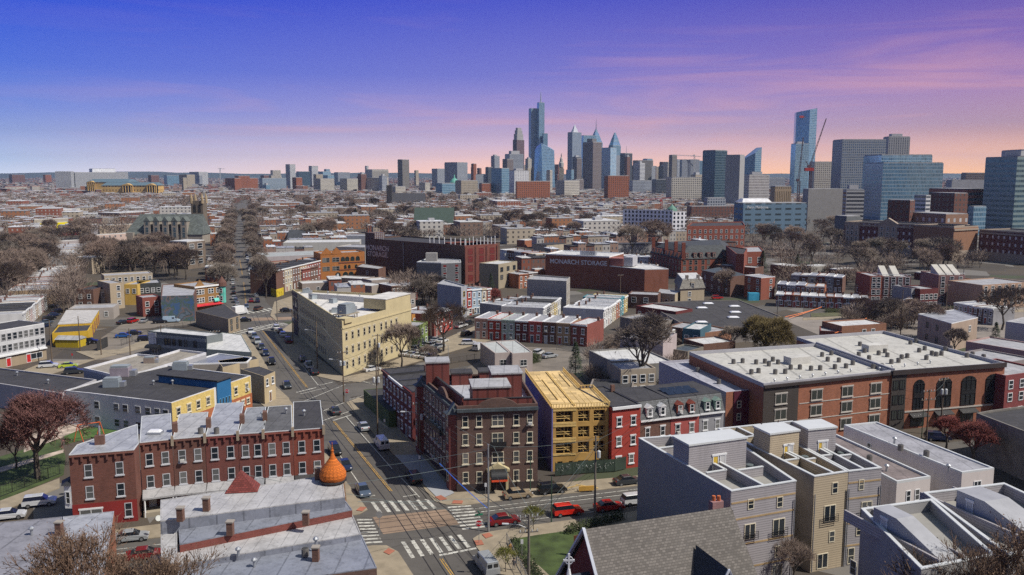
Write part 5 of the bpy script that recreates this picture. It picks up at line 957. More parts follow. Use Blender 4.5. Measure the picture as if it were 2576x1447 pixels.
# ---- grey block with red panels before the dark warehouse
r_,P_ = mb('four-storey grey apartment block with dark red panels and a roof hut',None,11.2,0,mat((.14,.145,.16),.8,var=.1,kind='siding',w=.4),ROOFG,poly=[(1048,661),(1110,663),(1160,661),(1158,655),(1075,651)],par=.4,trim=COP); 
for z in (1.2,4.4,7.4): 
    for f in (.12,.72): q = P_[1].lerp(P_[2],f); put_small(r_,(q.x,q.y,z),(0,-1),2,1.9,WHITE,GLASS)
sub(r_,'red_panels',mat((.25,.025,.02),.7),lambda b: [b.box((*(P_[1].lerp(P_[2],f)+Vector((0,-.04,0)))[:2],z),(2.3,.06,1.0)) for f in (.12,.72) for z in (.1,3.3,6.3,9.5)]); sub(r_,'roof_hut',STU((.3,.29,.28)),lambda b: b.box((*(P_[1].lerp(P_[4],.4)+Vector((-2,3,0)))[:2],11.26),(5,4,3.6)))
mb('modern tan and grey building raised on stilts beside the red warehouse end',[(1254,667),(1301,659)],10.5,10,STU((.33,.28,.2)),ROOFL,[4,7.4],3,w=2,hh=1.8,fr=DARK)
# ---- orange arched Victorian front and its neighbours by the avenue
OV = mat((.38,.14,.03),.85,var=.15,kind='brick'); ARW = mat((.02,.03,.03),.2)
def arched(r,c,n_,u,w,h,m):
    b = MB(); pts = [(-w/2,0),(w/2,0),(w/2,h)]+[(w/2*cos(t_),h+w/2*sin(t_)) for t_ in (.5,1.05,1.57,2.09,2.64)]+[(-w/2,h)]; b.face([(*(c+u*x+n_*.07)[:2],c.z+z) for x,z in pts]); b.build('window',m,r)
r_,P_ = mb('orange brick Victorian front with arched windows and stone bands, left of the dark warehouse',[(806,641),(917,636)],12.2,12,OV,ROOFG,(),1,par=.6); u = (P_[1]-P_[0]).normalized(); n_ = Vector((u.y,-u.x,0)); Ln = (P_[1]-P_[0]).length; aa = atan2(u.y,u.x)
for z,fs,w in ((8.6,(.5,.6,.72,.84),2),(5,(.55,.64,.8,.9),1.3),(1,(.38,.55,.68),2.6)):
    for f in fs: q = P_[0].lerp(P_[1],f); q.z = z; arched(r_,q,n_,u,w,1.2,ARW)
sub(r_,'stone_band',mat((.13,.04,.03),.9),lambda b: [b.box((*(P_[0].lerp(P_[1],.7)+n_*.06)[:2],z),(Ln*.6,.1,.5),aa) for z in (4.2,7.6)])
small_wins(r_,P_,0,[4.4,8.6],[.08,.16,.3,.38],1.5,1.9,mat((.3,.28,.25),.7))
for f in (.14,.36): sub(r_,'gable',OV,lambda b: b.mesh([(*(P_[0]+u*(Ln*f+dx)+n_*dy)[:2],z) for dy in (.1,-.5) for dx,z in ((-3,12.2),(3,12.2),(0,15.4))],[(0,1,2),(4,3,5),(1,4,5,2),(3,0,2,5)])); 
row('of the row beside the orange arched front',[(695,681),(806,655)],10,12,['brown brick','cream','brown brick','tan','red brick','red brick'],'three-storey row left of the orange arched front',st=3,roofs=[ROOFD],dz=None,z=10)
r_,P_ = mb('brown brick corner shop with yellow painted ground floor facing the avenue',None,9.8,0,wmat('brown brick'),ROOFD,poly=[(680,684),(694,688),(712,683),(700,675)],par=.4); sub(r_,'painted_shopfront',mat((.6,.45,.03),.7,var=.5,s=.8),lambda b: b.prism([tuple((q+Vector((.0,-.12,0)))[:2]) for q in (P_[0],P_[1],P_[2],P_[2]+Vector((0,.1,0)),P_[1]+Vector((0,.1,0)),P_[0]+Vector((0,.1,0)))],0,3.2))
mb('red brick house with a hipped tan roof at the left of the avenue row',[(690,665),(745,661)],8.8,11,wmat('red brick'),mat((.25,.18,.13),.9),[1.5,5.5],[.25,.4,.8],w=2,hh=1.8)
mb('second orange brick front with small gables behind the three-storey row',[(762,663),(820,650)],9.5,10,OV,ROOFG,[6],5,w=1.3)
mb('brown brick house with a white roof standing before the dark warehouse',None,7,0,wmat('brown brick'),ROOFG,poly=[(896,672),(952,678),(970,673),(912,664)],par=.3,rows=[1.5,4.2],cols=1)
for i,(x0,y0,x1,y1,h,d) in enumerate([(760,716,840,712,4.5,10),(842,700,915,704,5,9),(856,715,935,722,5.5,9),(935,708,985,704,6,9),(1000,745,1045,740,5,8)]):
    mb(f"low white-roofed backyard building, {ORD[i]} from the left behind the cream warehouse",[(x0,y0),(x1,y1)],h,d,STU((.33,.28,.25)),ROOFL,[1.5],3,name='outbuilding',cat='outbuilding')
# ---- white and grey big boxes further up the avenue
for lab,e,h,d,wl,rf,rows,cols in [
  ('long white-walled flat building with roof vents behind the grey gravel roof',[(712,612),(905,610)],8,22,STU((.50,.49,.46)),ROOFL,(),1),('cream wall of a flat building right of the long white one',[(845,622),(918,624)],9,18,STU((.45,.42,.38)),ROOFG,(),1),
  ('big grey gravel roof with ducts, above a pink-grey wall near the avenue',[(668,648),(835,641)],7.5,26,STU((.40,.36,.37)),mat((.34,.36,.36),.8,var=.15,kind='roof'),(),1),('light blue-grey warehouse roof behind the white building',[(866,594),(985,595)],8,14,STU((.38,.41,.45)),ROOFG,(),1)]:
    mb(lab,e,h,d,wl,rf,rows,cols)
# ---- mansard mansion and red brick institutions
RBK = mat((.23,.06,.035),.85,var=.18,kind='brick'); HMN = 9.5
r_,P_ = mb('large red brick mansion with a dark mansard roof and many dormers',None,HMN,0,RBK,ROOFD,poly=[(1714,653),(1850,649),(1838,626),(1636,636)],par=0,name='mansion',cat='mansion'); P_[3] = P_[0]+(P_[3]-P_[0])
small_wins(r_,P_,0,[1,4.2,7.0],[.06,.17,.27,.4,.5,.65,.78,.92],1.3,1.9,mat((.3,.25,.22),.8)); small_wins(r_,P_,3,[1,4.2,7.0],10,1.1,1.7,mat((.3,.25,.22),.8))
q1 = inset(P_,2.2); q0 = inset(P_,-.3); q2 = inset(P_,6.5); sub(r_,'mansard_roof',mat((.045,.05,.055),.8,var=.25,kind='shingle',w=1),lambda b: b.prism([tuple(p[:2]) for p in q0],HMN+.15,HMN+3.4,top=[tuple(p[:2]) for p in q1]).prism([tuple(p[:2]) for p in q1],HMN+3.41,HMN+6,top=[tuple(p[:2]) for p in q2]))
for e_,fs in ((0,(.1,.25,.36,.5,.6,.8,.9)),(3,(.1,.2,.3,.42,.53,.64,.76,.88))):
    a,b_ = P_[e_],P_[(e_+1) % 4]; u = (b_-a).normalized(); n_ = Vector((u.y,-u.x,0)); aa = atan2(u.y,u.x)
    for f in fs: c = a.lerp(b_,f); sub(r_,'dormer',mat((.12,.04,.035),.8),lambda b: b.box((*(c-n_*.7)[:2],HMN+.6),(1.7,1.6,2.4),aa)); put_small(r_,(*(c+n_*.11)[:2],HMN+1),n_,.9,1.5,mat((.5,.4,.35),.7),GLASS)
for f,x in ((.25,1),(.55,1),(.98,1),(.02,1)): c = P_[0].lerp(P_[3],f); sub(r_,'chimney',RBK,lambda b: b.box((c.x+1.2,c.y,HMN),(1.6,1.6,8)))
mb('square red brick tower joined to the right end of the mansion',None,15,0,RBK,ROOFD,poly=[(1852,641),(1872,642),(1880,628),(1826,620)],par=.5)
mb('plain red brick block right of the mansion with three windows per floor',None,11,0,RBK,ROOFG,poly=[(1852,637),(1922,635),(1910,622),(1855,624)],par=.5,rows=[2,6],cols=3,w=1.8,hh=2.6)
mb('long red brick institution with a stepped parapet behind the mansion',None,15,0,RBK,ROOFD,poly=[(1728,572),(1874,570),(1868,560),(1740,562)],par=.8,rows=[3,7,11],cols=11,w=1.4,hh=2.2)
mb('dark brown house with a low slate roof beside the bare pale-barked tree',None,8.4,0,wmat('brown brick'),SLATE,poly=[(1766,680),(1838,696),(1878,692),(1812,672)],par=.05,rows=[1.5,5],cols=4)
mb('dark brick range with white roof behind the slate-roofed house',[(1800,668),(1900,676)],9,8,wmat('brown brick'),ROOFG,[5.5],5)
r_,P_ = mb('square three-storey red brick house with white windows and blue porch',None,8.8,0,mat((.26,.075,.045),.85,var=.15,kind='brick'),ROOFG,poly=[(1873,693),(1915,700),(1950,697),(1912,690)],par=.2,rows=[.9,3.6,6.4],cols=[.3,.8],scols=[.7],trim=WHITE)
sub(r_,'blue_porch',mat((.05,.35,.55),.6),lambda b: b.box((P_[1].x-3,P_[1].y-.4,0),(4.2,2,3)))
# beige mansard house
BG = STU((.42,.35,.25)); z = 6.2; r_,P_ = mb('beige stucco mansard house with a grey shingle roof and two chimneys',None,z,0,BG,ROOFG,poly=[(1712,728),(1772,725),(1755,708),(1698,710)],par=0,rows=[.8,3.5],cols=[.38],name='house',cat='house')
sub(r_,'mansard_roof',mat((.20,.19,.17),.85,var=.3,kind='shingle',w=.6),lambda b: b.prism([tuple(p[:2]) for p in inset(P_,-.4)],z+.15,z+3.6,top=[tuple(p[:2]) for p in inset(P_,.9)])); sub(r_,'top_roof',ROOFL,lambda b: b.prism([tuple(p[:2]) for p in inset(P_,.8)],z+3.602,z+3.8))
c = P_[0].lerp(P_[1],.5)+Vector((0,.25,0)); sub(r_,'dormer',BG,lambda b: b.box((c.x,c.y,z+.6),(1.5,1.2,2))); put_small(r_,(c.x,c.y-.62,z+.8),(0,-1),.8,1.3,WHITE,GLASS)
for f in (.28,.75): c = P_[0].lerp(P_[1],f)+Vector((0,1.4,0)); sub(r_,'chimney',mat((.25,.22,.2),.9),lambda b: b.box((c.x,c.y,z+2),(1.1,1.1,3.2)))
mb('low beige wing with a grey bay window left of the mansard house',None,4.8,0,BG,ROOFG,poly=[(1655,737),(1698,741),(1712,733),(1660,727)],par=.1,rows=[1],cols=3)
mb('brown brick garage range with white doors below the brick-red warehouse',[(1580,742),(1655,745)],5,9,wmat('brown brick'),ROOFG,[2.4],[.2,.6],w=1.6,hh=1.8)
# broad black roof with white skylights and the buildings round it
r_,P_ = mb('broad low black-roofed building dotted with white skylights',None,4.4,0,STU((.2,.18,.17)),mat((.05,.047,.047),.85,var=.3,kind='roof',w=6),poly=[(1625,765),(1750,836),(1890,822),(1965,798),(1860,757),(1735,758)],par=.3)
for i,(x,y) in enumerate([(1782,765),(1766,776),(1848,772),(1850,787),(1845,800),(1765,812)]): unit('skylight',G(x,y,4.5),f"white domed skylight on the broad black roof, {ORD[i]} from the back",'skylight',1.7)
for lab,e,h,d,wl,rf,rows,cols in [
  ('white-roofed terrace end with a maroon wall left of the broad black roof',[(1600,772),(1700,787)],5,9,wmat('dark red'),ROOFL,[2],5),('low flat building with grey roof before the maroon wall',[(1560,800),(1650,815)],4,10,STU((.25,.22,.2)),ROOFG,(),1),
  ('teal house with two white windows and a pale roof',[(1717,829),(1762,833)],6.3,11,STU((.05,.12,.16)),ROOFL,[3.2],2),('brown brick house joined to the left of the teal house',[(1676,824),(1716,829)],5.6,10,wmat('brown brick'),ROOFG,[3],1),
  ('orange-brown brick shed with a grey roof right of the teal house',[(1766,842),(1840,832)],4.6,13,mat((.25,.12,.07),.9,var=.15,kind='brick'),ROOFG,[1.5],[.5]),('pink-white gabled building behind the big bare tree',[(1560,852),(1668,862)],8,12,STU((.45,.38,.38)),ROOFS,(),1),
  ('grey stucco building with a broken white roof behind the big bare tree',[(1482,885),(1560,925)],6,14,STU((.22,.21,.2),dirt=.5),ROOFL,(),1),('beige rear wing with small windows behind the bare tree trunk',[(1562,935),(1650,930)],6.4,9,STU((.38,.32,.25)),ROOFG,[1.2,3.8],4),
  ('grey-roofed hut with a brick chimney at the foot of the teal house',[(1680,880),(1730,888)],4.2,8,STU((.2,.18,.15)),SLATE,(),1),('low outbuilding with a white roof left of the modern brick block',[(1770,870),(1850,862)],4.6,9,wmat('brown brick'),ROOFL,(),1),
  ('small flat dark-roofed garage behind the timber frame',[(1480,985),(1590,990)],3.6,10,STU((.25,.22,.2)),ROOFD,(),1),
  ('white flat-roofed brick house behind the modern brick block',[(2118,824),(2230,817)],6,9,mat((.26,.12,.07),.9,var=.15,kind='brick'),ROOFL,[3.4],[.5,.7]),('low house with pale roof to the left of the white-roofed brick house',[(2063,835),(2118,838)],4.5,8,wmat('red brick'),ROOFG,(),1),
  ('pink stucco house with maroon cornice at the right edge',[(2430,862),(2600,890)],6,12,STU((.42,.28,.26)),ROOFG,[2.6],5),('white-walled block at the far right edge above the pink house',[(2530,812),(2640,826)],8,12,STU((.45,.45,.48)),ROOFG,(),1),
  ('maroon brick house at the right end of the modern brick block',[(2530,950),(2640,935)],9.6,12,mat((.2,.04,.04),.85,var=.1,kind='brick'),ROOFG,[1.5,4.6,7.2],4),('grey flat-roofed house beyond the right end of the modern block',[(2490,925),(2600,905)],8.4,12,STU((.25,.22,.22)),ROOFG,(),1)]:
    mb(lab,e,h,d,wl,rf,rows,cols)
r_,P_ = mb('weathered pinkish stucco house with rust stains and a silver roof',None,8,0,STU((.42,.32,.25),dirt=.8),ROOFS,poly=[(2394,815),(2460,800),(2400,780),(2310,791)],par=.2,rows=[4.6],cols=[.7],trim=WHITE); small_wins(r_,P_,3,[1.5,5],[.3,.6],.8,1.4,DARK)
# ---- terrace along the far avenue, right
row('in the low terrace on the far avenue',[(1952,741),(2188,752)],4.6,9,['red brick','red brick','orange brick','red brick','orange brick','brown brick','orange brick','red brick','brown brick','red brick','brown brick'][:11],'low brick terrace along the far avenue',st=2,roofs=[ROOFG,ROOFL],dz=None)
for lab,e,h,d,wl,rows,cols in [('tall narrow red brick flats with wide windows and white roof rail',[(2190,697),(2220,697)],10.5,14,RBK,[1,3.7,6.3,8.6],[.3,.7]),('mauve brick flats with a white roof rail, right of the narrow red flats',[(2222,698),(2292,699)],10.3,14,mat((.22,.12,.11),.85,var=.1,kind='brick'),[1,3.7,6.3,8.6],4),
   ('mauve brick flats with three stair hoods on the roof',[(2362,695),(2428,695)],10.6,15,mat((.24,.13,.12),.85,var=.1,kind='brick'),[1,3.7,6.3,8.6],3),('three-storey orange brick row at the right of the stair-hood flats',[(2429,710),(2470,708)],8.6,12,wmat('orange brick'),[1,3.7,6.3],4),
   ('tan and brick block of flats at the right end of the avenue',[(2472,720),(2590,712)],9,15,STU((.42,.28,.2)),[1.5,4.4,7],7),('grey painted three-storey house between two mauve flats',[(2293,728),(2314,727)],7.4,10,STU((.3,.3,.32)),[1,3.6],2),('dark red and brick pair between the mauve flats',[(2315,730),(2360,728)],7.4,10,wmat('dark red'),[1,3.9],4)]:
    r_,P_ = mb(lab,e,h,d,wl,ROOFG,rows,cols,name='apartment_building',cat='apartment building',w=1.3,hh=1.8)
    if 'rail' in lab or 'hoods' in lab: sub(r_,'roof_rail',WHITE,lambda b: [b.prism([tuple(q[:2]) for q in (P_[0]+Vector((0,.3,0)),P_[1]+Vector((0,.3,0)),P_[1]+Vector((0,.38,0)),P_[0]+Vector((0,.38,0)))],h+1.1,h+1.25)]+[b.tube((*(P_[0].lerp(P_[1],i/8)+Vector((0,.34,0)))[:2],h+.4),(*(P_[0].lerp(P_[1],i/8)+Vector((0,.34,0)))[:2],h+1.1),.05,n=4) for i in range(9)])
    if 'hoods' in lab or 'right of the narrow' in lab: sub(r_,'stair_hoods',STU((.5,.48,.44)),lambda b: [b.prism(quadm(P_[0]+(P_[1]-P_[0])*f+Vector((0,3,0)),(P_[1]-P_[0]).normalized(),2.4,7),h+.1,[h+3.4,h+3.4,h+3.4,h+.3] if 0 else [h+.3,h+.3,h+3.6,h+3.6]) for f in ((.15,.45,.75) if 'hoods' in lab else (.1,.5))])
# more small terraces packed into the blocks
for i,(w_,e,h,d,cols) in enumerate([('of the row behind the low avenue terrace',[(1955,716),(2075,722)],6,10,['brown brick','grey','red brick','tan','orange brick']),('of the second row behind the avenue terrace',[(1990,690),(2120,697)],7,10,['grey','brown brick','cream','red brick','grey','brown brick']),('of the row in the shade of the hospital',[(2150,716),(2186,718)],6,9,['tan','grey']),
   ('of the row before the broad black roof',[(1592,838),(1660,846)],5.4,10,['red brick','grey','white']),('of the row left of the brick mansion',[(1560,668),(1640,672)],7,11,['grey','orange brick','brown brick','cream']),('of the row above the brick-red warehouse',[(1500,640),(1630,648)],7,11,['tan','charcoal','orange brick','red brick','grey','white']),
   ('of the row right of the warehouse end',[(1258,628),(1350,640)],7,11,['white','brown brick','grey','orange brick','cream']),('of the row right of the stilted building',[(1305,690),(1352,686)],6.4,10,['orange brick','brown brick']),('of the row beyond the yellow-fronted shop',[(760,678),(800,670)],8,9,['red brick','brown brick']),
   ('of the rear row behind the painted row',[(1262,768),(1340,752)],5.6,10,['grey','charcoal','white','brown brick']),('at the right edge above the pink house',[(2400,762),(2500,778)],5.5,10,['white','pink','brown brick','grey']),('of the row below the dark warehouse',[(985,722),(1050,716)],6,10,['brown brick','grey','red brick'])]):
    row(w_,e,h,d,cols,'row '+w_,st=2,roofs=[ROOFL,ROOFG,ROOFS])
# ================================================================== far quarter and skyline
def FM(c,g=(.03,.04,.05),du=3.2,dv=3.4,fu=.5,fv=.55,rough=.8,**k): return mat(c,rough,0,.15,'facade',glass=g,du=du,dv=dv,fu=fu,fv=fv,**k)
GB = FM((.30,.38,.44),(.09,.2,.3),1.6,3.9,.8,.76,.3,gm=.35); GB2 = FM((.22,.32,.40),(.06,.14,.22),1.8,3.8,.8,.7,.3,gm=.3); GD = FM((.09,.13,.16),(.03,.06,.09),2,3.8,.8,.7,.3,gm=.3)
GL = FM((.38,.5,.58),(.13,.28,.42),2,3.8,.9,.85,.25,gm=.6); BE = FM((.36,.31,.24),(.05,.05,.055),3,3.5,.42,.5); BE2 = FM((.45,.42,.37),(.06,.06,.07),3.6,3.2,.62,.5); GY = FM((.29,.31,.35),(.05,.065,.09),3,3.5,.6,.55)
WB = FM((.55,.56,.58),(.07,.08,.1),5,3.3,.95,.5); BR = FM((.26,.085,.04),(.03,.03,.035),4.2,3.3,.34,.5); BRD = FM((.14,.06,.045),(.06,.06,.065),3.6,3.4,.4,.5); BRN = FM((.19,.155,.15),(.035,.04,.05),3,3.4,.6,.6); DKG = FM((.09,.10,.115),(.02,.025,.035),2.4,3.5,.75,.6,.4)
ST_ = FM((.17,.16,.15),(.04,.04,.045),3,3.6,.35,.5); RG = mat((.3,.3,.31),.8,var=.3); PLW = mat((.4,.4,.42),.85,var=.12,kind='wall')
def tower(label,x0,xm,x1,yt,D=None,yb=None,m=GY,name='tower_block',cat='tower',al=28,extra=None,roofm=None,lip=True,base=0.0,zt=None):
    """box standing at distance D (or with its foot at yb): near corner at xm, left face x0..xm, right face xm..x1"""
    if D is None: D = G(xm,yb).y
    rt_ = (x1-xm)/max(1,xm-x0); al = 66 if rt_ > 2.5 else 22 if rt_ < .4 else 42
    z = V(xm,yt,D).z if zt is None else zt; c = V(xm,yt,D); ppm = F_PX/D; a = radians(al); wl,wr = max(.5,(xm-x0)/ppm),max(.5,(x1-xm)/ppm)
    pass
    th = atan2(c.x,D); a += th; u1 = Vector((-cos(a),sin(a),0)); u2 = Vector((sin(a),cos(a),0)); k0 = ray(x0,yt); k0 = k0.x/k0.y; k1 = ray(x1,yt); k1 = k1.x/k1.y; La = (c.x-k0*D)/max(.1,cos(a)+k0*sin(a)); Lb = min(420,(k1*D-c.x)/max(.05,sin(a)-k1*cos(a)))
    c0 = Vector((c.x,D,0))
    if xm-x0 < 1: P = [c0,c0+Vector((wr,0,0)),c0+Vector((wr,min(40,wr),0)),c0+Vector((0,min(40,wr),0))]
    else: P = [c0,c0+u2*Lb,c0+u2*Lb+u1*La,c0+u1*La]
    r = thing(name,(c0.x,c0.y,base),label,cat); MB().prism([tuple(q[:2]) for q in P],base,z).build('wall',m,r)
    q = inset(P,.6 if D > 900 else .3); MB().prism([tuple(s[:2]) for s in q],z+.002,z+(1.2 if D > 900 else .5)).build('roof',roofm or RG,r)
    if extra: extra(r,P,z,c0)
    return r,P,z
def roofbox(f0,f1,hh,m=None):
    def go(r,P,z,c): MB().prism([tuple((P[0].lerp(P[1],a).lerp(P[3].lerp(P[2],a),b))[:2]) for a,b in ((f0,.25),(f1,.25),(f1,.75),(f0,.75))],z+1.21,z+1.2+hh).build('plant_room',m or PLW,r)
    return go
D0 = 3000
# --- the tall centre
def steps(lst,m=None):          # further prisms on top: (x0, xm, x1, ytop) about the same corner distance
    def go(r,P,z,c):
        cx = sum((p for p in P),Vector())/4; zb = z+1.21
        for s,hh in lst:
            MB().prism([tuple((cx+(p-cx)*s)[:2]) for p in P],zb,zb+hh).build('setback',m or r.children[0].data.materials[0],r); zb += hh+.01
    return go
HZ = FM((.13,.085,.095),(.04,.03,.04),2.6,3.8,.5,.6)
tower('stepped dark brown granite skyscraper narrowing to a flat top',1290,1300,1319,352,2800,m=HZ,extra=steps([(.82,18),(.66,12),(.5,8)]))
tower('wide dark grey block with rounded corners at the foot of the stepped brown skyscraper',1270,1282,1317,388,2500,m=GY,extra=roofbox(.2,.8,9))
def spire(h,r0=1.2,m=METAL):
    def go(r,P,z,c): cx = sum((p for p in P),Vector())/4; MB().tube((cx.x,cx.y,z),(cx.x,cx.y,z+h),r0,r0*.4).build('spire',m,r)
    return go
tower('left half of the tallest glass tower with a flat notched top',1330,1336,1352,273,3010,m=GB2)
tower('slim mast-topped half of the tallest glass tower',1351,1356,1370,258,3000,m=GL,extra=spire(38,2.2,mat((.35,.42,.46),.5)))
tower('narrow lower shoulder beside the tallest glass tower',1364,1367,1378,336,2990,m=GB2)
# angular crystal tower
r = thing('glass_tower',(V(1370,400,2200).x,2200,0),'angular blue crystal glass tower with a slanted faceted top','tower'); b = MB(); zz = lambda y: V(1370,y,2200).z; X = lambda x: V(x,400,2200).x
b.prism([(X(1343),2225),(X(1366),2200),(X(1398),2215),(X(1392),2250),(X(1350),2255)],0,[zz(378),zz(360),zz(378),zz(372),zz(366)],top=[(X(1346),2225),(X(1362),2203),(X(1395),2218),(X(1390),2245),(X(1352),2250)]); b.build('glass_skin',GL,r)
# city hall
r = thing('clock_tower',(V(1412,400,3100).x,3100,0),'ornate pale stone clock tower with a statue on its domed top, small among the skyscrapers','tower'); x = V(1412,400,3100).x
sub(r,'shaft',BE,lambda b: b.box((x,3100,0),(15,15,V(1412,420,3100).z))); z = V(1412,420,3100).z
sub(r,'belfry',mat((.4,.38,.36),.8),lambda b: b.lathe((x,3100,z),[(9,0),(9,14),(6.5,18),(5,28),(2,36)],8)); sub(r,'statue',mat((.12,.12,.13),.7),lambda b: b.lathe((x,3100,z+36),[(1.6,0),(2,3),(1.2,8),(1.5,10),(.5,12)],6))
def pyr(hh,m,s=1.0):
    def go(r,P,z,c):
        cx = sum((p for p in P),Vector())/4
        MB().prism([tuple((cx+(p-cx)*s)[:2]) for p in P],z+1.22,z+1.2+hh,top=[tuple((cx+(p-cx)*.02)[:2]) for p in P]).build('pyramid_top',m,r)
    return go
tower('grey glass tower crowned with a white lattice pyramid',1428,1440,1463,333,2900,m=FM((.27,.31,.36),(.06,.1,.16),2.2,4,.6,.8),extra=pyr(26,mat((.5,.53,.6),.5),.55))
tower('plain flat-topped pale blue glass tower',1463,1468,1500,341,2950,m=GL)
def chev(base_m,mast):
    def go(r,P,z,c):
        cx = sum((p for p in P),Vector())/4; w = abs(P[1].x-P[3].x)/2; zb = z+1.2; s = 1.0
        for i,(s0,s1,hh) in enumerate(((.94,.66,14),(.74,.5,13),(.54,.32,12),(.34,.14,12))):
            MB().prism([tuple((cx+(p-cx)*s0)[:2]) for p in P],zb,zb+hh,top=[tuple((cx+(p-cx)*s1)[:2]) for p in P]).build('chevron_tier',base_m if i % 2 else GL,r); zb += hh*.82
        if mast: MB().tube((cx.x,cx.y,zb),(cx.x,cx.y,zb+mast),1.6,.4).build('spire',mat((.1,.15,.2),.5),r)
    return go
tower('blue glass skyscraper with stepped chevron gables and a needle spire',1482,1494,1516,358,3050,m=GB2,extra=chev(GB,38))
tower('shorter blue glass skyscraper with a single pointed gabled crown',1531,1542,1562,366,3050,m=GB2,extra=chev(GB,3))
tower('dark brown gridded residential tower with jagged roof before the flat blue tower',1466,1492,1514,358,2300,m=BRN,extra=roofbox(.2,.7,9,mat((.15,.15,.16),.8)))
tower('white and light blue glass tower right of the brown gridded tower',1514,1536,1551,372,2400,m=FM((.5,.54,.58),(.1,.22,.34),2.4,3.6,.8,.75,.3)); tower('slate grey tower behind the white and blue tower',1538,1550,1562,392,2600,m=GY)
tower('black glass tower with a roof aerial',1560,1572,1591,386,2500,m=DKG,extra=spire(22,.7)); 
for i,(x0,xm,x1,yt,D,m,lab) in enumerate([
 (1235,1244,1257,393,2700,GY,'slim grey tower just left of the condominium glass tower'),(1221,1228,1240,421,2600,DKG,'dark narrow tower left of the slim grey tower'),(1236,1262,1281,424,1900,GB2,'teal glass condominium tower with a green glass stripe'),(1281,1294,1331,430,1850,FM((.6,.6,.62),(.05,.06,.08),4,3,.35,.5),'white checkered tower joined to the teal condominium'),
 (1297,1300,1384,457,1500,BR,'wide orange brick apartment slab below the skyscrapers'),(1398,1420,1458,455,1700,BE2,'white gridded mid-rise below the clock tower'),(1440,1448,1462,395,2700,DKG,'thin dark tower in front of the pyramid-topped tower'),
 (1520,1530,1583,443,1550,BR,'dark red brick tower with vertical window strips'),(1592,1604,1640,404,2700,ST_,'old grey stone high-rise right of the black glass tower'),(1620,1632,1652,418,2900,BRN,'dim brown tower among the hazy blocks'),(1640,1650,1678,420,3100,BE,'small beige high-rise in the hazy row'),
 (1659,1668,1688,408,2700,BRD,'brown brick tower under the white crane arm'),(1673,1690,1724,415,2600,GB,'pale blue glass office block left of the big beige building'),(1700,1716,1760,402,2500,GY,'blue-grey office tower below the white crane'),(1676,1690,1768,447,1500,BE2,'large cream stone building with dense window rows'),(1725,1735,1768,405,2600,GB2,'square grey-blue block behind the large cream building'),
 (1640,1650,1690,452,1900,DKG,'low black office slab left of the large cream building'),(1580,1592,1640,455,2100,GY,'low grey office range at the foot of the stone high-rise'),(1738,1750,1768,440,1800,BE,'beige setback tower behind the large cream building'),
 (1768,1800,1830,379,1300,GD,'dark teal glass tower with a pale concrete spine'),(1826,1862,1874,391,1200,mat((.34,.34,.345),.85,var=.08,kind='wall'),'blank light grey slab tower beside the dark teal tower'),(1872,1885,1936,441,1250,FM((.55,.53,.52),(.1,.09,.1),1.8,4,.5,.7),'white striped low tower between the grey slab and the glass wedge'),(1938,1950,1991,470,1100,FM((.34,.25,.16),(.08,.06,.04),2.4,30,.4,.9),'tan finned building with brick end wall'),
 (1925,1935,1975,448,2200,GY,'small grey block on the skyline right of the glass wedge'),(1990,2002,2036,362,1900,GL,'lower curved glass tower in front of the tall slanted tower'),(2036,2050,2096,408,1500,BE2,'beige concrete building with a deep window grid beside the red crane'),
 (2095,2120,2230,352,1250,FM((.24,.26,.29),(.04,.08,.14),3,3.6,.62,.6),'broad blue-grey office block with a flat roof canopy'),(2222,2236,2290,345,1300,FM((.3,.3,.31),(.05,.07,.1),3.4,3.6,.35,.8),'grey stone tower with vertical window strips behind the mirrored block'),
 (2173,2218,2346,391,950,GL,'pale green glass top storey block behind the mirrored front'),(2176,2222,2374,411,930,GB,'mirrored glass office block reflecting clouds'),(2480,2560,2700,395,720,FM((.2,.27,.28),(.05,.1,.14),2.6,4.2,.96,.5,.3,gm=.4),'banded green glass tower cut off by the right edge'),(2520,2570,2700,377,760,PLW,'grey upper block behind the banded green glass tower'),
 (2020,2034,2121,476,760,mat((.30,.29,.28),.9,var=.1,kind='wall'),'blank grey concrete box with one vertical slot'),(2120,2130,2175,478,900,FM((.35,.35,.36),(.05,.05,.06),30,4,.98,.55),'open concrete parking structure between the grey box and the mirrored block'),
 (2418,2430,2480,436,1500,BRN,'brown office slab near the horizon at the right'),(2380,2395,2480,455,1100,PLW,'pale blue-grey low box near the right horizon')]):
    tower(lab,x0,xm,x1,yt,D,m=m,extra=roofbox(.2,.7,4) if i % 3 == 0 else None)
# slanted glass wedge and slanted tall tower
def wedge(lab,x0,x1,ya,yb_,D,m,dep=40):
    r = thing('glass_tower',(V(x0,400,D).x,D,0),lab,'tower'); a,b_ = V(x0,ya,D),V(x1,yb_,D)
    sub(r,'glass_skin',m,lambda b: b.prism([(a.x,D+18),(a.x+(b_.x-a.x)*.55,D),(b_.x,D+12),(b_.x-3,D+dep),(a.x+3,D+dep)],0,[a.z,(a.z+b_.z)/2+.2,b_.z,b_.z,a.z])); return r
wedge('dark green glass wedge building with a sharply sloping top',1875,1921,400,370,1700,GB2); r = wedge('tall slim blue glass tower with a slanted top and small red sign',2010,2061,281,271,2000,GL)
sub(r,'red_sign',mat((.5,.05,.06),.6),lambda b: b.box((V(2014,290,2010).x,2004,V(2014,297,2010).z),(9,4,5)))
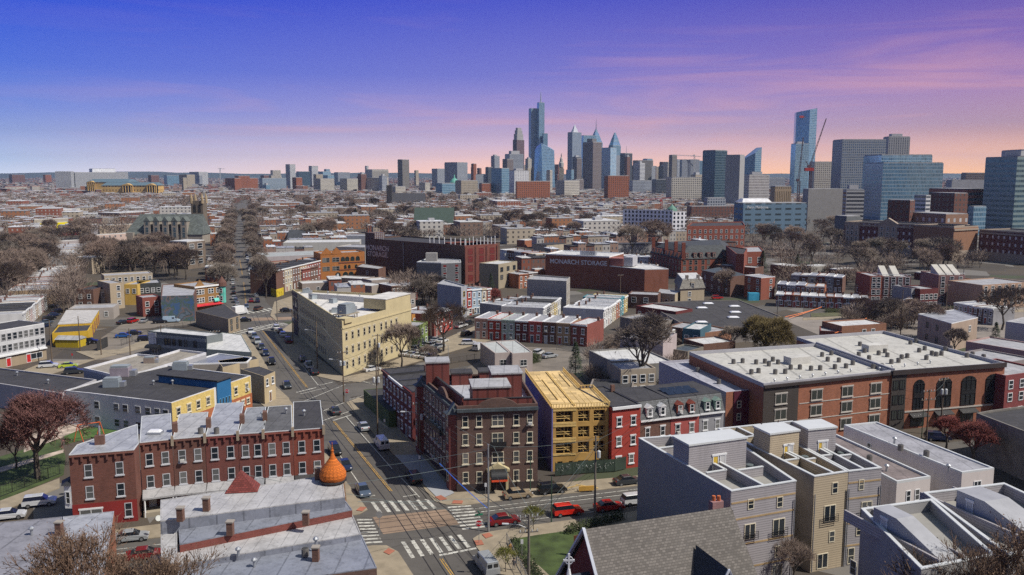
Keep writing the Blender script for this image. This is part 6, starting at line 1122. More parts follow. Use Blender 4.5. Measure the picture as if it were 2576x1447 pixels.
# cranes
def crane(lab,x,yb,yt,D,jibs,m,r0=1.0):
    a,b_ = V(x,yb,D),V(x,yt,D); r = thing('tower_crane',(a.x,D,0),lab,'crane')
    sub(r,'mast',m,lambda b: [b.tube((a.x+dx,D+dy,0),(a.x+dx,D+dy,b_.z),r0*.3,n=4) for dx in (-r0,r0) for dy in (-r0,r0)]+[b.tube((a.x-r0*s,D-r0,z),(a.x+r0*s,D-r0,z+3*r0),r0*.2,n=3) for k_,z in enumerate([i*3*r0 for i in range(int(b_.z/(3*r0)))]) for s in ((1,) if k_ % 2 else (-1,))])
    for (xa,ya,xb,yb2,w) in jibs:
        p,q = V(xa,ya,D),V(xb,yb2,D); d = (q-p); n = max(6,int(d.length/(3*w))); up_ = Vector((0,0,1)) if abs(d.z) < abs(d.x) else Vector((1,0,0))
        sub(r,'jib',m,lambda b: [b.tube(p,q,w*.25,n=4),b.tube(p+up_*w*1.4,q+up_*w*.5,w*.25,n=4)]+[b.tube(p.lerp(q,i/n)+up_*(w*(1.4-.9*i/n) if i % 2 else 0),p.lerp(q,(i+1)/n)+up_*(0 if i % 2 else w*(1.4-.9*(i+1)/n)),w*.16,n=3) for i in range(n)])
    sub(r,'cab',m,lambda b: b.box((b_.x,D,b_.z-.5),(3*r0,2.5*r0,2.6*r0))); return r
CR = mat((.42,.03,.02),.6,var=.1); CD = mat((.10,.06,.07),.6)
crane('red luffing crane with its boom raised steeply over the grey concrete box',2035,520,420,900,[(2033,425,2078,298,1.1),(2037,424,2026,404,.9)],CD); sub(bpy.data.objects['tower_crane'],'red_machine_deck',CR,lambda b: b.box((V(2034,430,900).x,899,V(2034,430,900).z),(9,4,3.2)))
crane('second dark crane mast with upright red boom left of the steep boom',2007,520,455,890,[(2007,455,2020,345,1.1)],CD); crane('small white tower crane with a level arm above the hazy blocks',1746,440,392,2500,[(1694,391,1764,394,1.8)],mat((.5,.5,.5),.6),1.5); crane('dark red tower crane low over the black office slab',1663,560,506,1150,[(1600,505,1690,498,1.1)],CR)
crane('tiny pale crane beside the white office on the left horizon',554,440,425,3500,[(548,425,566,425,1.6)],mat((.45,.47,.5),.6),1.5)
# --- left skyline
for x0,xm,x1,yt,D,m,lab in [
 (138,178,186,432,2600,WB,'end wing of the long banded apartment slab behind the museum'),(178,188,322,434,2620,FM((.4,.41,.43),(.06,.07,.09),3,3,.8,.5),'long banded grey apartment slab behind the museum'),(224,232,290,425,2700,mat((.7,.72,.76),.6),'bright white penthouse on top of the long apartment slab'),
 (22,30,62,440,4200,BRD,'group of brown blocks at the far left horizon'),(108,114,129,440,4300,BR,'orange brick tower at the far left horizon'),(476,500,523,433,3300,WB,'white and grey office box on the left horizon'),(372,380,400,441,3600,BRD,'maroon factory building right of the apartment slab'),
 (412,420,458,442,3400,GB2,'low dark blue-grey complex with two thin stacks'),(450,470,490,440,2900,BE,'beige church-like block left of the white office box'),(566,590,648,449,2500,BR,'stepped orange brick apartment complex'),(590,600,628,443,2520,BR,'taller middle stack of the stepped orange complex'),
 (652,660,720,449,2400,FM((.3,.35,.4),(.05,.09,.14),3,3.3,.7,.6),'long low blue-grey apartment range'),(680,686,706,429,3000,BE2,'pale twin-slab tower behind the blue-grey range'),(718,729,743,414,2700,WB,'tall white banded tower with a blank left side'),(745,752,780,432,2900,GD,'dark glass office right of the tall banded tower'),(776,784,800,418,3200,WB,'small white tower with a roof mast'),
 (735,745,760,447,2500,BR,'little brick tower at the foot of the tall banded tower'),(800,812,832,432,3400,GB,'pale blue block in the hazy row'),(815,820,830,426,3500,GB2,'thin blue-grey tower with a stepped cap'),(840,850,880,434,3500,GY,'low grey block with a small aerial in the hazy row'),
 (788,806,841,450,2200,BE2,'first of three matching cream balcony slabs'),(855,873,903,450,2200,BE2,'second of three matching cream balcony slabs'),(906,955,977,448,2150,BE2,'third and widest of the matching cream balcony slabs'),(922,936,977,427,2600,FM((.42,.4,.36),(.06,.06,.07),2.4,20,.45,.9),'pale ribbed courthouse-like tower behind the third cream slab'),
 (918,922,927,418,2800,WB,'slender white spire tower left of the ribbed tower'),(1000,1012,1029,402,2500,ST_,'isolated brown stone tower with a stepped crown'),(1042,1046,1053,429,3300,BE,'tiny pinkish tower right of the isolated stone tower'),(1086,1100,1130,425,2900,GY,'grey office cluster left of the wide dark slab'),(1118,1150,1176,409,2500,GY,'wide dark grey slab with a green roof box'),
 (1145,1160,1202,455,1800,BE,'yellow stone building with setbacks and arched top floor'),(1096,1112,1145,462,1900,GB2,'low glass-fronted library-like block'),(1185,1195,1222,440,2700,GY,'low grey range left of the condominium tower'),(985,995,1020,470,1900,BE2,'pale stone neoclassical library with a green roof edge'),(1205,1212,1236,462,1900,BR,'small pink-brown block left of the teal condominium')]:
    tower(lab,x0,xm,x1,yt,D,m=m)
r = thing('church_dome',(V(1143,455,2100).x,2100,0),'green copper dome with a gold finial behind the yellow stone building','dome'); x = V(1143,455,2100).x; z0 = V(1143,464,2100).z
sub(r,'drum',BE,lambda b: b.lathe((x,2100,0),[(13,0),(13,z0)],14)); sub(r,'dome',mat((.12,.38,.30),.6),lambda b: b.lathe((x,2100,z0),[(12,0),(11,6),(7,12),(2.5,15),(1.5,20),(.2,25)],16))
r = thing('domed_tower',(V(1788,520,900).x,900,0),'small green copper dome among the trees left of the dark teal tower','dome'); x = V(1690,540,900).x; sub(r,'drum',BRD,lambda b: b.lathe((x,900,0),[(6,0),(6,11)],10)); sub(r,'dome',mat((.1,.22,.17),.6),lambda b: b.lathe((x,900,11),[(6,0),(5,3),(2,5.5),(.2,8)],12)); r.location.x = x; [setattr(c,'location',(V(1788,520,900).x*0,0,0)) for c in r.children]
for c in r.children: c.data.transform(Matrix.Translation((V(1788,520,900).x-x,0,0)))
rnd = random.Random(21)
for i in range(84):          # the many mid-rises round the feet of the tall ones
    cx_ = rnd.triangular(1180,1800,1560) if i % 4 else rnd.uniform(330,1200); big = cx_ > 1180; w = rnd.uniform(10,30); D_ = rnd.uniform(2000,3600); hh = rnd.uniform(30,105) if big else rnd.uniform(18,50); x0 = cx_-w/2
    tag(tower('hazy mid-rise block at the foot of the downtown skyline' if big else 'small hazy block on the flat left part of the skyline',x0,x0+w*rnd.uniform(.3,.7),x0+w,440,D_,m=rnd.choice([GY,BE,BE2,GB2,ST_,BRD,GB,BRN,WB,BR]),zt=hh,name='city_block',cat='building',extra=roofbox(.3,.7,4) if i % 3 == 0 else None)[0],group='hazy blocks downtown' if big else 'hazy blocks on the left skyline')
# art museum
MG = mat((.56,.36,.12),.85,var=.15,kind='wall',dirt=.15); MGW = FM((.56,.36,.12),(.10,.06,.03),7,9,.3,.45); MRF = mat((.10,.16,.20),.7)
D = 2000; Xm = lambda x: V(x,470,D).x; Zm = lambda y: V(300,y,D).z
r = thing('art_museum',(Xm(300),D,0),'golden stone neoclassical museum with columned temple fronts and slate-blue roofs','museum')
def hall(x0,x1,y,dy0,dep,m,nm='hall'): sub(r,nm,m,lambda b: b.box(((Xm(x0)+Xm(x1))/2,D+dy0+dep/2,0),(Xm(x1)-Xm(x0),dep,Zm(y)))); sub(r,'roof',MRF,lambda b: b.prism([(Xm(x0)-1,D+dy0-1),(Xm(x1)+1,D+dy0-1),(Xm(x1)+1,D+dy0+dep),(Xm(x0)-1,D+dy0+dep)],Zm(y)+.01,Zm(y)+7,top=[(Xm(x0)+4,D+dy0+dep*.45),(Xm(x1)-4,D+dy0+dep*.45),(Xm(x1)-4,D+dy0+dep*.55),(Xm(x0)+4,D+dy0+dep*.55)]))
hall(203,222,470,20,50,mat((.3,.22,.14),.9)); hall(218,322,458,0,60,MG); hall(276,412,466,-40,40,MGW)
def temple(x0,x1,y,dy):
    sub(r,'temple_front',MG,lambda b: b.box(((Xm(x0)+Xm(x1))/2,D+dy+6,0),(Xm(x1)-Xm(x0),10,Zm(y)))); w = Xm(x1)-Xm(x0)
    sub(r,'pediment',MG,lambda b: b.mesh([(Xm(x0)-1,D+dy-3,Zm(y)),(Xm(x1)+1,D+dy-3,Zm(y)),((Xm(x0)+Xm(x1))/2,D+dy-3,Zm(y)+w*.2),(Xm(x0)-1,D+dy+12,Zm(y)),(Xm(x1)+1,D+dy+12,Zm(y)),((Xm(x0)+Xm(x1))/2,D+dy+12,Zm(y)+w*.2)],[(0,1,2),(1,4,5,2),(3,0,2,5),(4,3,5),(0,3,4,1)]))
    n = max(4,int(w/5)); [sub(r,'column',MG,lambda b: b.tube((Xm(x0)+w*(i+.5)/n,D+dy-2,Zm(y)*.35),(Xm(x0)+w*(i+.5)/n,D+dy-2,Zm(y)),1.1,n=6)) for i in range(n)]; sub(r,'dark_porch',mat((.07,.05,.035),.9),lambda b: b.box(((Xm(x0)+Xm(x1))/2,D+dy+.4,Zm(y)*.35),(w*.86,1,Zm(y)*.6)))
temple(221,241,459,-2); temple(328,354,466,-44); temple(388,412,466,-44)
tower('long building with a maroon tiled roof at the left edge near the horizon',8,12,68,470,2300,m=BE2,roofm=mat((.2,.03,.03),.8),name='hall',cat='building'); tower('shorter twin of the maroon-roofed building behind it',76,80,100,469,2320,m=BE2,roofm=mat((.2,.03,.03),.8),name='hall',cat='building')
# --- institutions in the middle distance
def ib(lab,x0,xm,x1,yt,yb,m,al=24,cat='building',name='institution',**k): return tower(lab,x0,xm,x1,yt,yb=yb,m=m,al=al,cat=cat,name=name,**k)
WAPT = FM((.80,.80,.84),(.03,.035,.045),3.4,3.3,.5,.62,gv=.3)
ib('new white apartment block with dark windows, left part',1567,1692,1693,530,590,WAPT,12,name='apartment_building'); ib('new white apartment block with dark windows, sunlit right end',1690,1692,1727,533,594,WAPT,30,name='apartment_building')
r,P,z = ib('hospital pavilion clad in blue-grey panels with a curved white roof',1847,1870,2030,512,588,FM((.12,.20,.28),(.035,.05,.06),9,4.6,.6,.35),14,name='hospital')
uP = (P[1]-P[0]).normalized(); text(r,'Penn Medicine',(*(P[0]+uP*13)[:2],z-4.2),uP,Vector((uP.y,-uP.x,0)),3.2,WHITE,'sign_lettering',.05); sub(r,'vaulted_roof',mat((.7,.7,.72),.5),lambda b: b.prism(quadm(P[0]+Vector((3,14,0)),Vector((1,.1,0)).normalized(),26,18),z+.6,z+3.6,top=quadm(P[0]+Vector((5,20,0)),Vector((1,.1,0)).normalized(),22,6)))
HB_ = FM((.13,.035,.035),(.45,.46,.48),3.6,4.0,.3,.42,gv=.2); HST = mat((.36,.29,.23),.9,var=.1,kind='wall')
def hosp(lab,e,h,d,m,stone=None,**k):
    a,b_ = G(*e[0],h),G(*e[1],h); a.z = b_.z = 0; u = (b_-a).normalized(); v = Vector((-u.y,u.x,0)); r,P = bld('hospital_wing',lab,'hospital',gp=[tuple(q[:2]) for q in (a,b_,b_+v*d,a+v*d)],h=h,wall=m,roof=ROOFD,par=.8,trim=HST)
    n_ = -v; aa = atan2(u.y,u.x); Ln = (b_-a).length; sub(r,'stone_base',HST,lambda b: b.box((*((a+b_)/2+n_*.1)[:2],0),(Ln,.2,h*.3),aa)); sub(r,'stone_cornice',HST,lambda b: b.box((*((a+b_)/2+n_*.25)[:2],h-1.6),(Ln,.5,1),aa))
    for f,w in stone or (): sub(r,'stone_bay',HST,lambda b: b.box((*(a.lerp(b_,f)+n_*.2)[:2],h*.3),(Ln*w,.4,h*.7+.2),aa)); 
    for f,w in stone or (): [put_small(r,(*(a.lerp(b_,f+dx)+n_*.41)[:2],z),n_,1.3,2.2,WHITE,GLASS) for dx in (-w*.3,0,w*.3) for z in (h*.42,h*.62,h*.8)]
    return r,a,b_,u,n_,h
r,a,b_,u,n_,h = hosp('long maroon brick hospital wing with pale stone pavilions and a small pediment',[(2125,560),(2400,572)],19,24,HB_,[(.08,.14),(.42,.18)])
c = a.lerp(b_,.42); sub(r,'pediment',HST,lambda b: b.mesh([(*(c+u*dx+n_*dy)[:2],z) for dy in (.4,-2) for dx,z in ((-6.5,h+.3),(6.5,h+.3),(0,h+4))],[(0,1,2),(4,3,5),(1,4,5,2),(3,0,2,5)]))
a2,b2 = G(2400,573,19),G(2462,570,19); hosp('sunlit orange-brown end wall of the long hospital wing',[(2400,574),(2461,571)],19,26,mat((.28,.14,.08),.9,var=.12,kind='brick'))
hosp('second maroon hospital wing at the right edge behind the avenue',[(2464,580),(2640,592)],17,26,HB_,[(.9,.1)])
for lab,x0,xm,x1,yt,D,m in [('dark brick lift tower on the hospital roof',2234,2290,2302,505,560,BRD),('tan brick hospital block with paired windows behind the long wing',2292,2380,2436,540,540,FM((.26,.15,.1),(.35,.35,.36),5,6,.35,.4)),('tall brown and tan brick hospital tower',2342,2402,2436,487,590,BRD),('orange brick medical building with ribbon windows',2337,2425,2482,476,760,FM((.28,.10,.07),(.05,.08,.1),40,5,.96,.45)),('white low medical building between brick towers',2300,2330,2342,492,700,WB),('dark grey plant building left of the long hospital wing',2100,2130,2165,545,600,mat((.13,.14,.15),.8,var=.1)),('green-tinted glass block between the brick tower and the banded tower',2436,2450,2482,520,700,GB2)]: tower(lab,x0,xm,x1,yt,D,m=m,name='hospital_block',cat='building')
ib('dark brick block with a row of windows left of the blue-grey pavilion',1728,1740,1847,520,560,BRD); ib('grey-brown block in front of the big blank slab tower',1770,1780,1826,500,552,GY)
# left: church with dormers, its tower, brown school
D = G(410,612).y; SCH = mat((.30,.265,.225),.9,var=.15,kind='wall',dirt=.3); SLT = mat((.10,.115,.11),.85,var=.2,kind='shingle',w=1.4)
r = thing('stone_church',(V(410,560,D).x,D,0),'grey stone church with five tall gabled dormer windows and a slate roof','church'); Xc = lambda x: V(x,570,D).x; Zc = lambda y: V(400,y,D).z
sub(r,'nave_wall',SCH,lambda b: b.box(((Xc(318)+Xc(508))/2,D+9,0),(Xc(508)-Xc(318),18,Zc(590)))); sub(r,'nave_roof',SLT,lambda b: b.prism([(Xc(312),D-.5),(Xc(510),D-.5),(Xc(510),D+19),(Xc(312),D+19)],Zc(590),Zc(540),top=[(Xc(340),D+9),(Xc(500),D+9),(Xc(500),D+10),(Xc(340),D+10)]))
sub(r,'apse',SCH,lambda b: b.box((Xc(322),D+2,0),(9,10,Zc(585))))
for x in (371,394,417,440,463):
    q = Xc(x); w = (Xc(380)-Xc(362))/2; sub(r,'dormer',SCH,lambda b: b.box((q,D+4,0),(w*1.7,10,Zc(556)))); sub(r,'dormer_roof',SLT,lambda b: b.mesh([(q-w,D-1.2,Zc(557)),(q+w,D-1.2,Zc(557)),(q,D-1.2,Zc(545)),(q-w,D+12,Zc(557)),(q+w,D+12,Zc(557)),(q,D+12,Zc(545))],[(1,4,5,2),(3,0,2,5),(0,1,2)]))
    for zz_,hh in ((Zc(566),3.0),(Zc(584),3.4),(Zc(596),3)): put_small(r,(q,D-1.02,zz_),(0,-1),1.9,hh,mat((.35,.33,.3),.8),mat((.05,.09,.12),.2))
D2 = D+25; r = thing('church_tower',(V(495,520,D2).x,D2,0),'dark ornate Gothic church bell tower with four pinnacles','tower'); x = V(495,520,D2).x; w = 30*D2/F_PX
TB = mat((.16,.13,.10),.9,var=.25,kind='wall'); sub(r,'shaft',TB,lambda b: b.box((x,D2+w/2,0),(w,w,V(495,505,D2).z)))
for dx in (-1,1):
    for dy in (0,1): sub(r,'pinnacle',mat((.34,.26,.16),.9),lambda b: b.lathe((x+dx*w*.45,D2+w*.05+dy*w*.9,V(495,512,D2).z),[(1.2,0),(1.1,4),(.1,8)],6))
for dx in (-.2,.2): b = MB(); b.face([(x+(dx+sx)*w,D2-.05,V(495,yy,D2).z) for sx,yy in ((-.12,535),(.12,535),(.12,518),(0,513),(-.12,518))]); b.build('belfry_opening',mat((.02,.02,.02),.9),r)
r,P,z = ib('tall brown brick school building with big windows and white roof, among the bare trees',425,470,516,610,678,mat((.17,.13,.10),.9,var=.2,kind='brick'),30,name='school',roofm=ROOFL)
for zz_ in (2.5,6.6,10.6): small_wins(r,P,0,[zz_],[.25,.7],3.4,2.6,WHITE); small_wins(r,P,3,[zz_],[.3],2,2.4,WHITE)
# green-roofed church, dark church, stone gabled church
def gchurch(lab,x0,x1,yr,ye,yb,rm,wm,lean=6):
    D = G((x0+x1)/2,yb).y; a = V(x0,ye,D); b_ = V(x1,ye,D); zr = V(x0,yr,D+9).z; r = thing('church',(a.x,D,0),lab,'church')
    sub(r,'wall',wm,lambda b: b.box(((a.x+b_.x)/2,D+9,0),(b_.x-a.x,18,a.z))); sub(r,'gabled_roof',rm,lambda b: b.mesh([(a.x-.5,D-.6,a.z-.3),(b_.x+.5,D-.6,a.z-.3),(b_.x+.5,D+9,zr),(a.x-.5,D+9,zr),(a.x-.5,D+18.6,a.z-.3),(b_.x+.5,D+18.6,a.z-.3)],[(0,1,2,3),(3,2,5,4)])); sub(r,'gable',wm,lambda b: b.mesh([(a.x,D,a.z),(a.x,D+18,a.z),(a.x,D+9,zr-.4),(b_.x,D,a.z),(b_.x,D+18,a.z),(b_.x,D+9,zr-.4)],[(0,2,1),(3,4,5)])); return r,a,b_,D
gchurch('brick church with a big dark green roof among trees',1042,1140,522,562,580,mat((.055,.085,.07),.85,var=.1),RBK); r,a,b_,D = gchurch('dark slate-roofed church with a black square tower',986,1068,486,510,522,mat((.06,.06,.07),.85,var=.1),ST_)
sub(r,'tower',mat((.05,.045,.045),.9),lambda b: b.box((V(979,500,D).x,D+4,0),(8,8,V(979,466,D).z))); gchurch('small brown stone church with a steep slate gable and round window',722,762,578,604,616,mat((.05,.055,.065),.8),wmat('brown brick'))
# --- scattered low-rise named blocks of the middle distance
LOW = [('bright yellow long wall-like building with a raised middle',90,92,202,600,580,STU((.75,.62,.0)),10),('grey metal-clad storage building behind the yellow one',163,165,206,567,588,STU((.3,.29,.32)),14),('second grey metal-clad block beside it',208,210,246,566,590,STU((.33,.31,.34)),14),
 ('pink stucco apartment row with small windows left of the stone church',236,240,318,592,618,FM((.5,.38,.33),(.1,.1,.11),4,4,.3,.35),12),('long maroon low building behind the yellow wall',110,112,204,584,596,wmat('dark red'),10),('beige school block with orange brick end near the left',98,152,204,530,552,FM((.42,.34,.27),(.08,.07,.07),4,4,.35,.4),20),
 ('orange brick end of the beige school block',172,174,198,536,552,mat((.45,.18,.05),.85,var=.1),15),('brown brick apartment house near the museum',246,300,376,537,560,BRD,20),('flat cream warehouse with a white roof at the left',82,85,172,553,576,STU((.4,.36,.3)),10),('tan low house row left of the stone church',246,250,344,568,590,FM((.36,.29,.22),(.08,.07,.06),5,4,.3,.4),12),
 ('rusty painted block with pink and black stripes at the left edge',20,22,88,595,610,mat((.25,.1,.16),.8,var=.8,s=.3),10),('old beige wall building before the yellow one',46,48,95,635,662,STU((.38,.3,.2),dirt=.6),10),('grey flat building with a pale roof before the yellow one',73,76,205,612,634,STU((.36,.32,.32)),8),('tan stucco house standing above the long terrace',189,230,262,650,690,STU((.4,.33,.25)),20),
 ('lilac-grey low garage row left of the stone church',212,214,282,610,626,STU((.34,.33,.38)),10),('red brick row with white sills beyond the avenue',645,650,702,590,604,wmat('red brick'),14),('cream cornice building left of the white flat building',672,676,775,610,622,STU((.5,.42,.25)),10),('brown brick house with a slate wall among trees',965,985,1012,582,612,wmat('brown brick'),24),
 ('beige blank wall building behind the dark warehouse',1058,1062,1160,607,634,STU((.45,.36,.24)),8),('maroon brick house left of the beige blank wall',1040,1056,1063,608,640,wmat('dark red'),20),('small cream building with a dark band before the lilac wall',1340,1375,1425,618,640,STU((.42,.36,.28)),24),('large cream flat-roofed block left of the name-painted warehouse',1424,1440,1556,655,690,FM((.38,.34,.27),(.08,.08,.08),4.5,4,.25,.4),14),
 ('wide grey flat building with dark roof boxes',1500,1520,1660,618,640,STU((.30,.29,.3)),12),('orange brick terrace left of the cream building',1300,1320,1350,606,622,wmat('orange brick'),24),('maroon terrace with yellow house behind the dark warehouse',1386,1430,1490,600,620,FM((.24,.06,.05),(.5,.45,.3),5,4,.3,.4),20),('long orange brick terrace seen end-on near the white apartments',1490,1500,1565,588,606,FM((.34,.13,.06),(.2,.15,.12),3,4,.3,.4),30),
 ('white-grey row behind the red brick warehouse end',1256,1270,1330,640,662,STU((.5,.5,.52)),20),('tan rowhouse block with dormers right of the name-painted warehouse',1335,1345,1372,680,712,wmat('orange brick'),20),('pair of shaded brick mansard houses near the right trees',1938,1985,2015,672,700,wmat('brown brick'),24),('grey roofed house behind the low brick terrace',2018,2040,2080,672,700,STU((.3,.28,.25)),24),
 ('brown house with pale bay behind the low brick terrace',2085,2105,2150,680,706,wmat('brown brick'),24),('little red gabled roof house between the mauve flats',2300,2330,2362,690,706,wmat('dark red'),24)]
for lab,x0,xm,x1,yt,yb,m,al in LOW:
    if yt > yb: yt = yb-18
    tower(lab,x0,xm,x1,yt,yb=yb,m=m,al=al,name='low_building',cat='building',roofm=ROOFL if 'dark' not in lab else ROOFD)
# ---------------------------------------------------------------- hills on the horizon
b = MB(); rnd = random.Random(4); n = 90; R1 = 9500
hp = [(-9000+18000*i/n,52+30*abs(sin(i*.21))*(.5+.5*sin(i*.07+1))+rnd.uniform(-6,6)) for i in range(n+1)]
for i in range(n): (x0,z0),(x1,z1) = hp[i],hp[i+1]; b.mesh([(x0,R1,0),(x1,R1,0),(x1,R1+800,z1),(x0,R1+800,z0),(x1,R1+1900,0),(x0,R1+1900,0)],[(0,1,2,3),(3,2,4,5)])
tag(b.build('hills',mat((.035,.05,.04),.95,var=.4,s=.002),smooth=True),kind='structure')
# ================================================================== trees and the generic blocks
BARK = mat((.075,.06,.048),.95,var=.3,s=2); TW = mat((.185,.155,.13),.95,0,.35,'leaf'); TWP = mat((.20,.095,.085),.95,0,.4,'leaf'); TWR = mat((.15,.045,.04),.95,0,.3,'leaf'); TWG = mat((.13,.11,.045),.95,0,.35,'leaf'); EVG = mat((.025,.045,.018),.9,0,.5,'leaf',s=.6); TWS = mat((.21,.185,.155),.95,0,.25,'leaf')
def tree_proto(seed,h=14,spread=.9,lv=5,nch=3,tw=6,tmat=TW,twl=1.3,leafy=0,upw=.35,tww=.05,trunk=.28,lean=0):
    rnd = random.Random(seed); T = MB(); C = MB(); tips = []
    def grow(p,d,L,r,l):
        q = p+d*L; mid = (p+q)/2+Vector((rnd.uniform(-1,1),rnd.uniform(-1,1),rnd.uniform(-.3,.3)))*L*.07
        M = T if l <= 1 else C
        if l <= 2: M.tube(p,mid,r,r*.86,5,False); M.tube(mid,q,r*.86,r*.7,5,False)
        else: M.tube(p,q,max(r,.02),max(r*.6,.015),3,False)
        if l >= lv:
            for _ in range(tw):
                d2 = (d+Vector((rnd.gauss(0,.6),rnd.gauss(0,.6),rnd.gauss(.15,.4)))).normalized(); s = d2.orthogonal().normalized()*tww; t0 = p.lerp(q,rnd.random()); e = t0+d2*twl*rnd.uniform(.5,1.2)
                C.mesh([t0-s,t0+s,e],[(0,1,2)])
                for _k in range(leafy):
                    c = t0.lerp(e,rnd.random())+Vector((rnd.gauss(0,.15),rnd.gauss(0,.15),rnd.gauss(0,.15))); a = Vector((rnd.gauss(0,1),rnd.gauss(0,1),rnd.gauss(0,1))).normalized()*.09; b_ = a.orthogonal().normalized()*.09
                    C.mesh([c-a,c+b_,c+a],[(0,1,2)])
            return
        k = nch if l else nch+1
        az0 = rnd.uniform(0,6.28)
        for i in range(k):
            az_ = az0+6.283*i/k+rnd.uniform(-.5,.5); t = rnd.uniform(.45,.85)*spread; o = d.orthogonal().normalized(); o2 = d.cross(o); d2 = (d*cos(t)+(o*cos(az_)+o2*sin(az_))*sin(t)); d2 = (d2+Vector((0,0,upw*.5))).normalized()
            grow(p.lerp(q,rnd.uniform(.75,1)) if l else q,d2,L*rnd.uniform(.62,.86),r*.62,l+1)
        if l and rnd.random() < .5: grow(q,(d+Vector((rnd.gauss(0,.15),rnd.gauss(0,.15),.2))).normalized(),L*.7,r*.65,l+1)
    grow(Vector((0,0,0)),Vector((lean,0,1)).normalized(),h*.26,trunk,0)
    zm = max(v[2] for v in C.v); k = h/zm
    for M in (T,C): M.v = [(x*k,y*k,z*k) for x,y,z in M.v]
    return T,C
def conifer_proto(seed,h=14,w=3.2,irregular=.2):
    rnd = random.Random(seed); T = MB(); C = MB(); T.tube((0,0,0),(0,0,h*.95),.22,.04,5)
    for i in range(2600):
        z = h*(.08+.92*rnd.random()**1.1); rr = w*(1-z/h)**.8*(.45+.55*rnd.random())*(1+irregular*sin(z*2.1+seed)); a = rnd.uniform(0,6.28); c = Vector((rr*cos(a),rr*sin(a),z)); d = Vector((cos(a)+rnd.gauss(0,.3),sin(a)+rnd.gauss(0,.3),rnd.uniform(-.5,.2))).normalized()*rnd.uniform(.3,.6); s = Vector((-sin(a),cos(a),rnd.uniform(-.4,.4)))*.14
        C.mesh([c-s,c+s,c+d],[(0,1,2)])
    return T,C
TP = {}
def proto(key):
    if key in TP: return TP[key]
    k = {'a': dict(seed=1),'b': dict(seed=2,spread=1.05),'c': dict(seed=3,h=13,spread=.8,tmat=TWS),'d': dict(seed=5,spread=1.0,tmat=TWG,leafy=1),'p': dict(seed=7,tmat=TWP,spread=1.1,leafy=3,lv=6,tw=4,h=14,twl=1.0,trunk=.45),'big': dict(seed=11,lv=6,tw=5,h=22,trunk=.5,twl=1.4,spread=.75),'r': dict(seed=13,lv=5,tw=6,h=9,tmat=TWR,leafy=3,twl=1.1,upw=.5),
         'wide': dict(seed=17,lv=6,tw=7,h=13,spread=1.25,tmat=TWG,leafy=2,trunk=.6,twl=1.2),'near': dict(seed=23,lv=6,tw=1,h=12,spread=.8,leafy=1,twl=.8,tww=.014,trunk=.16,tmat=mat((.13,.09,.062),.95,0,.3,'leaf')),'small': dict(seed=29,lv=4,tw=4,h=5,nch=3,twl=.6,leafy=2,trunk=.07,tww=.012,tmat=mat((.22,.25,.06),.9,0,.3,'leaf')),'bare_s': dict(seed=31,lv=5,tw=4,h=8,trunk=.16,twl=.9,tww=.022)}
    if key.startswith('ev'): T,C = conifer_proto(int(key[2:]),13,3.4); tm = EVG
    else: kk = k[key]; tm = kk.get('tmat',TW); kk = dict(kk); T,C = tree_proto(**kk)
    t = T.build('trunk',BARK); c = C.build('crown',tm)
    for o in (t,c): COL.objects.unlink(o)
    TP[key] = (t,c); return TP[key]
def tree(key,x,y,s,label,group=None,rz=None,name='bare_tree',cat='tree',sz=None,z=0):
    t,c = proto(key); r = thing(name,(x,y,z),label,cat,group,rz if rz is not None else (x*7.3+y*1.7) % 6.28); r.scale = (s,s,sz or s)
    for o in (t,c): q = o.copy(); COL.objects.link(q); q.parent = r
    return r
def tpx(key,px_,py,hpx,label,group=None,z=0.0,**k):     # foot at a pixel, height in pixels
    p = G(px_,py,z); hh = V(px_,py-hpx,p.y).z-z; t,c = proto(key); h0 = max(v.co.z for v in c.data.vertices); return tree(key,p.x,p.y,hh/h0,label,group,z=z,**k)
tpx('p',95,1205,232,'large reddish budding tree in the park left of the brick terrace'); tpx('bare_s',40,1180,120,'smaller dark bare tree at the left edge beside the reddish tree')
tpx('big',1612,990,215,'tall dark bare tree standing in the middle of the block, branches spread wide'); tpx('wide',1925,905,120,'wide olive-brown rounded tree behind the modern brick block')
tpx('ev3',1447,985,125,'ivy-covered dark evergreen behind the timber frame building',name='evergreen_tree'); tpx('ev5',1235,735,48,'dark conifer beside the bright three-storey row',name='evergreen_tree')
tpx('r',1240,780,58,'dark red leafless tree at the end of the bright three-storey row'); tpx('r',2445,1180,130,'dark red leafless street tree beside the stone-walled building'); tpx('r',2380,1130,90,'second dark red tree on the pavement before the arched windows')
tpx('a',1010,925,120,'bare tree in front of the sunlit side of the cream warehouse'); tpx('b',1115,885,135,'wide bare tree beside the crowded parking lot'); tpx('a',1080,925,60,'low bare tree at the corner of the crowded parking lot')
tpx('b',2330,850,100,'bare tree behind the right roof of the modern block'); tpx('a',2400,900,80,'bare tree before the weathered pink house'); tpx('b',2520,830,120,'tall bare tree at the right edge above the lot'); tpx('ev5',2500,905,95,'ragged evergreen against the pink house with maroon cornice',name='evergreen_tree')
tpx('c',1822,745,75,'pale-barked bare tree beside the slate-roofed house'); tpx('b',1650,640,95,'big bare tree left of the brick mansion'); tpx('a',1590,650,90,'second big bare tree left of the brick mansion')
tpx('small',1428,1395,62,'small budding street tree before the church lawn',name='young_tree') if 0 else tpx('small',1342,1334,70,'small budding street tree between the red cars and the hedge',name='young_tree'); tpx('small',1272,1440,72,'small budding street tree on the pavement beside the white van',name='young_tree')
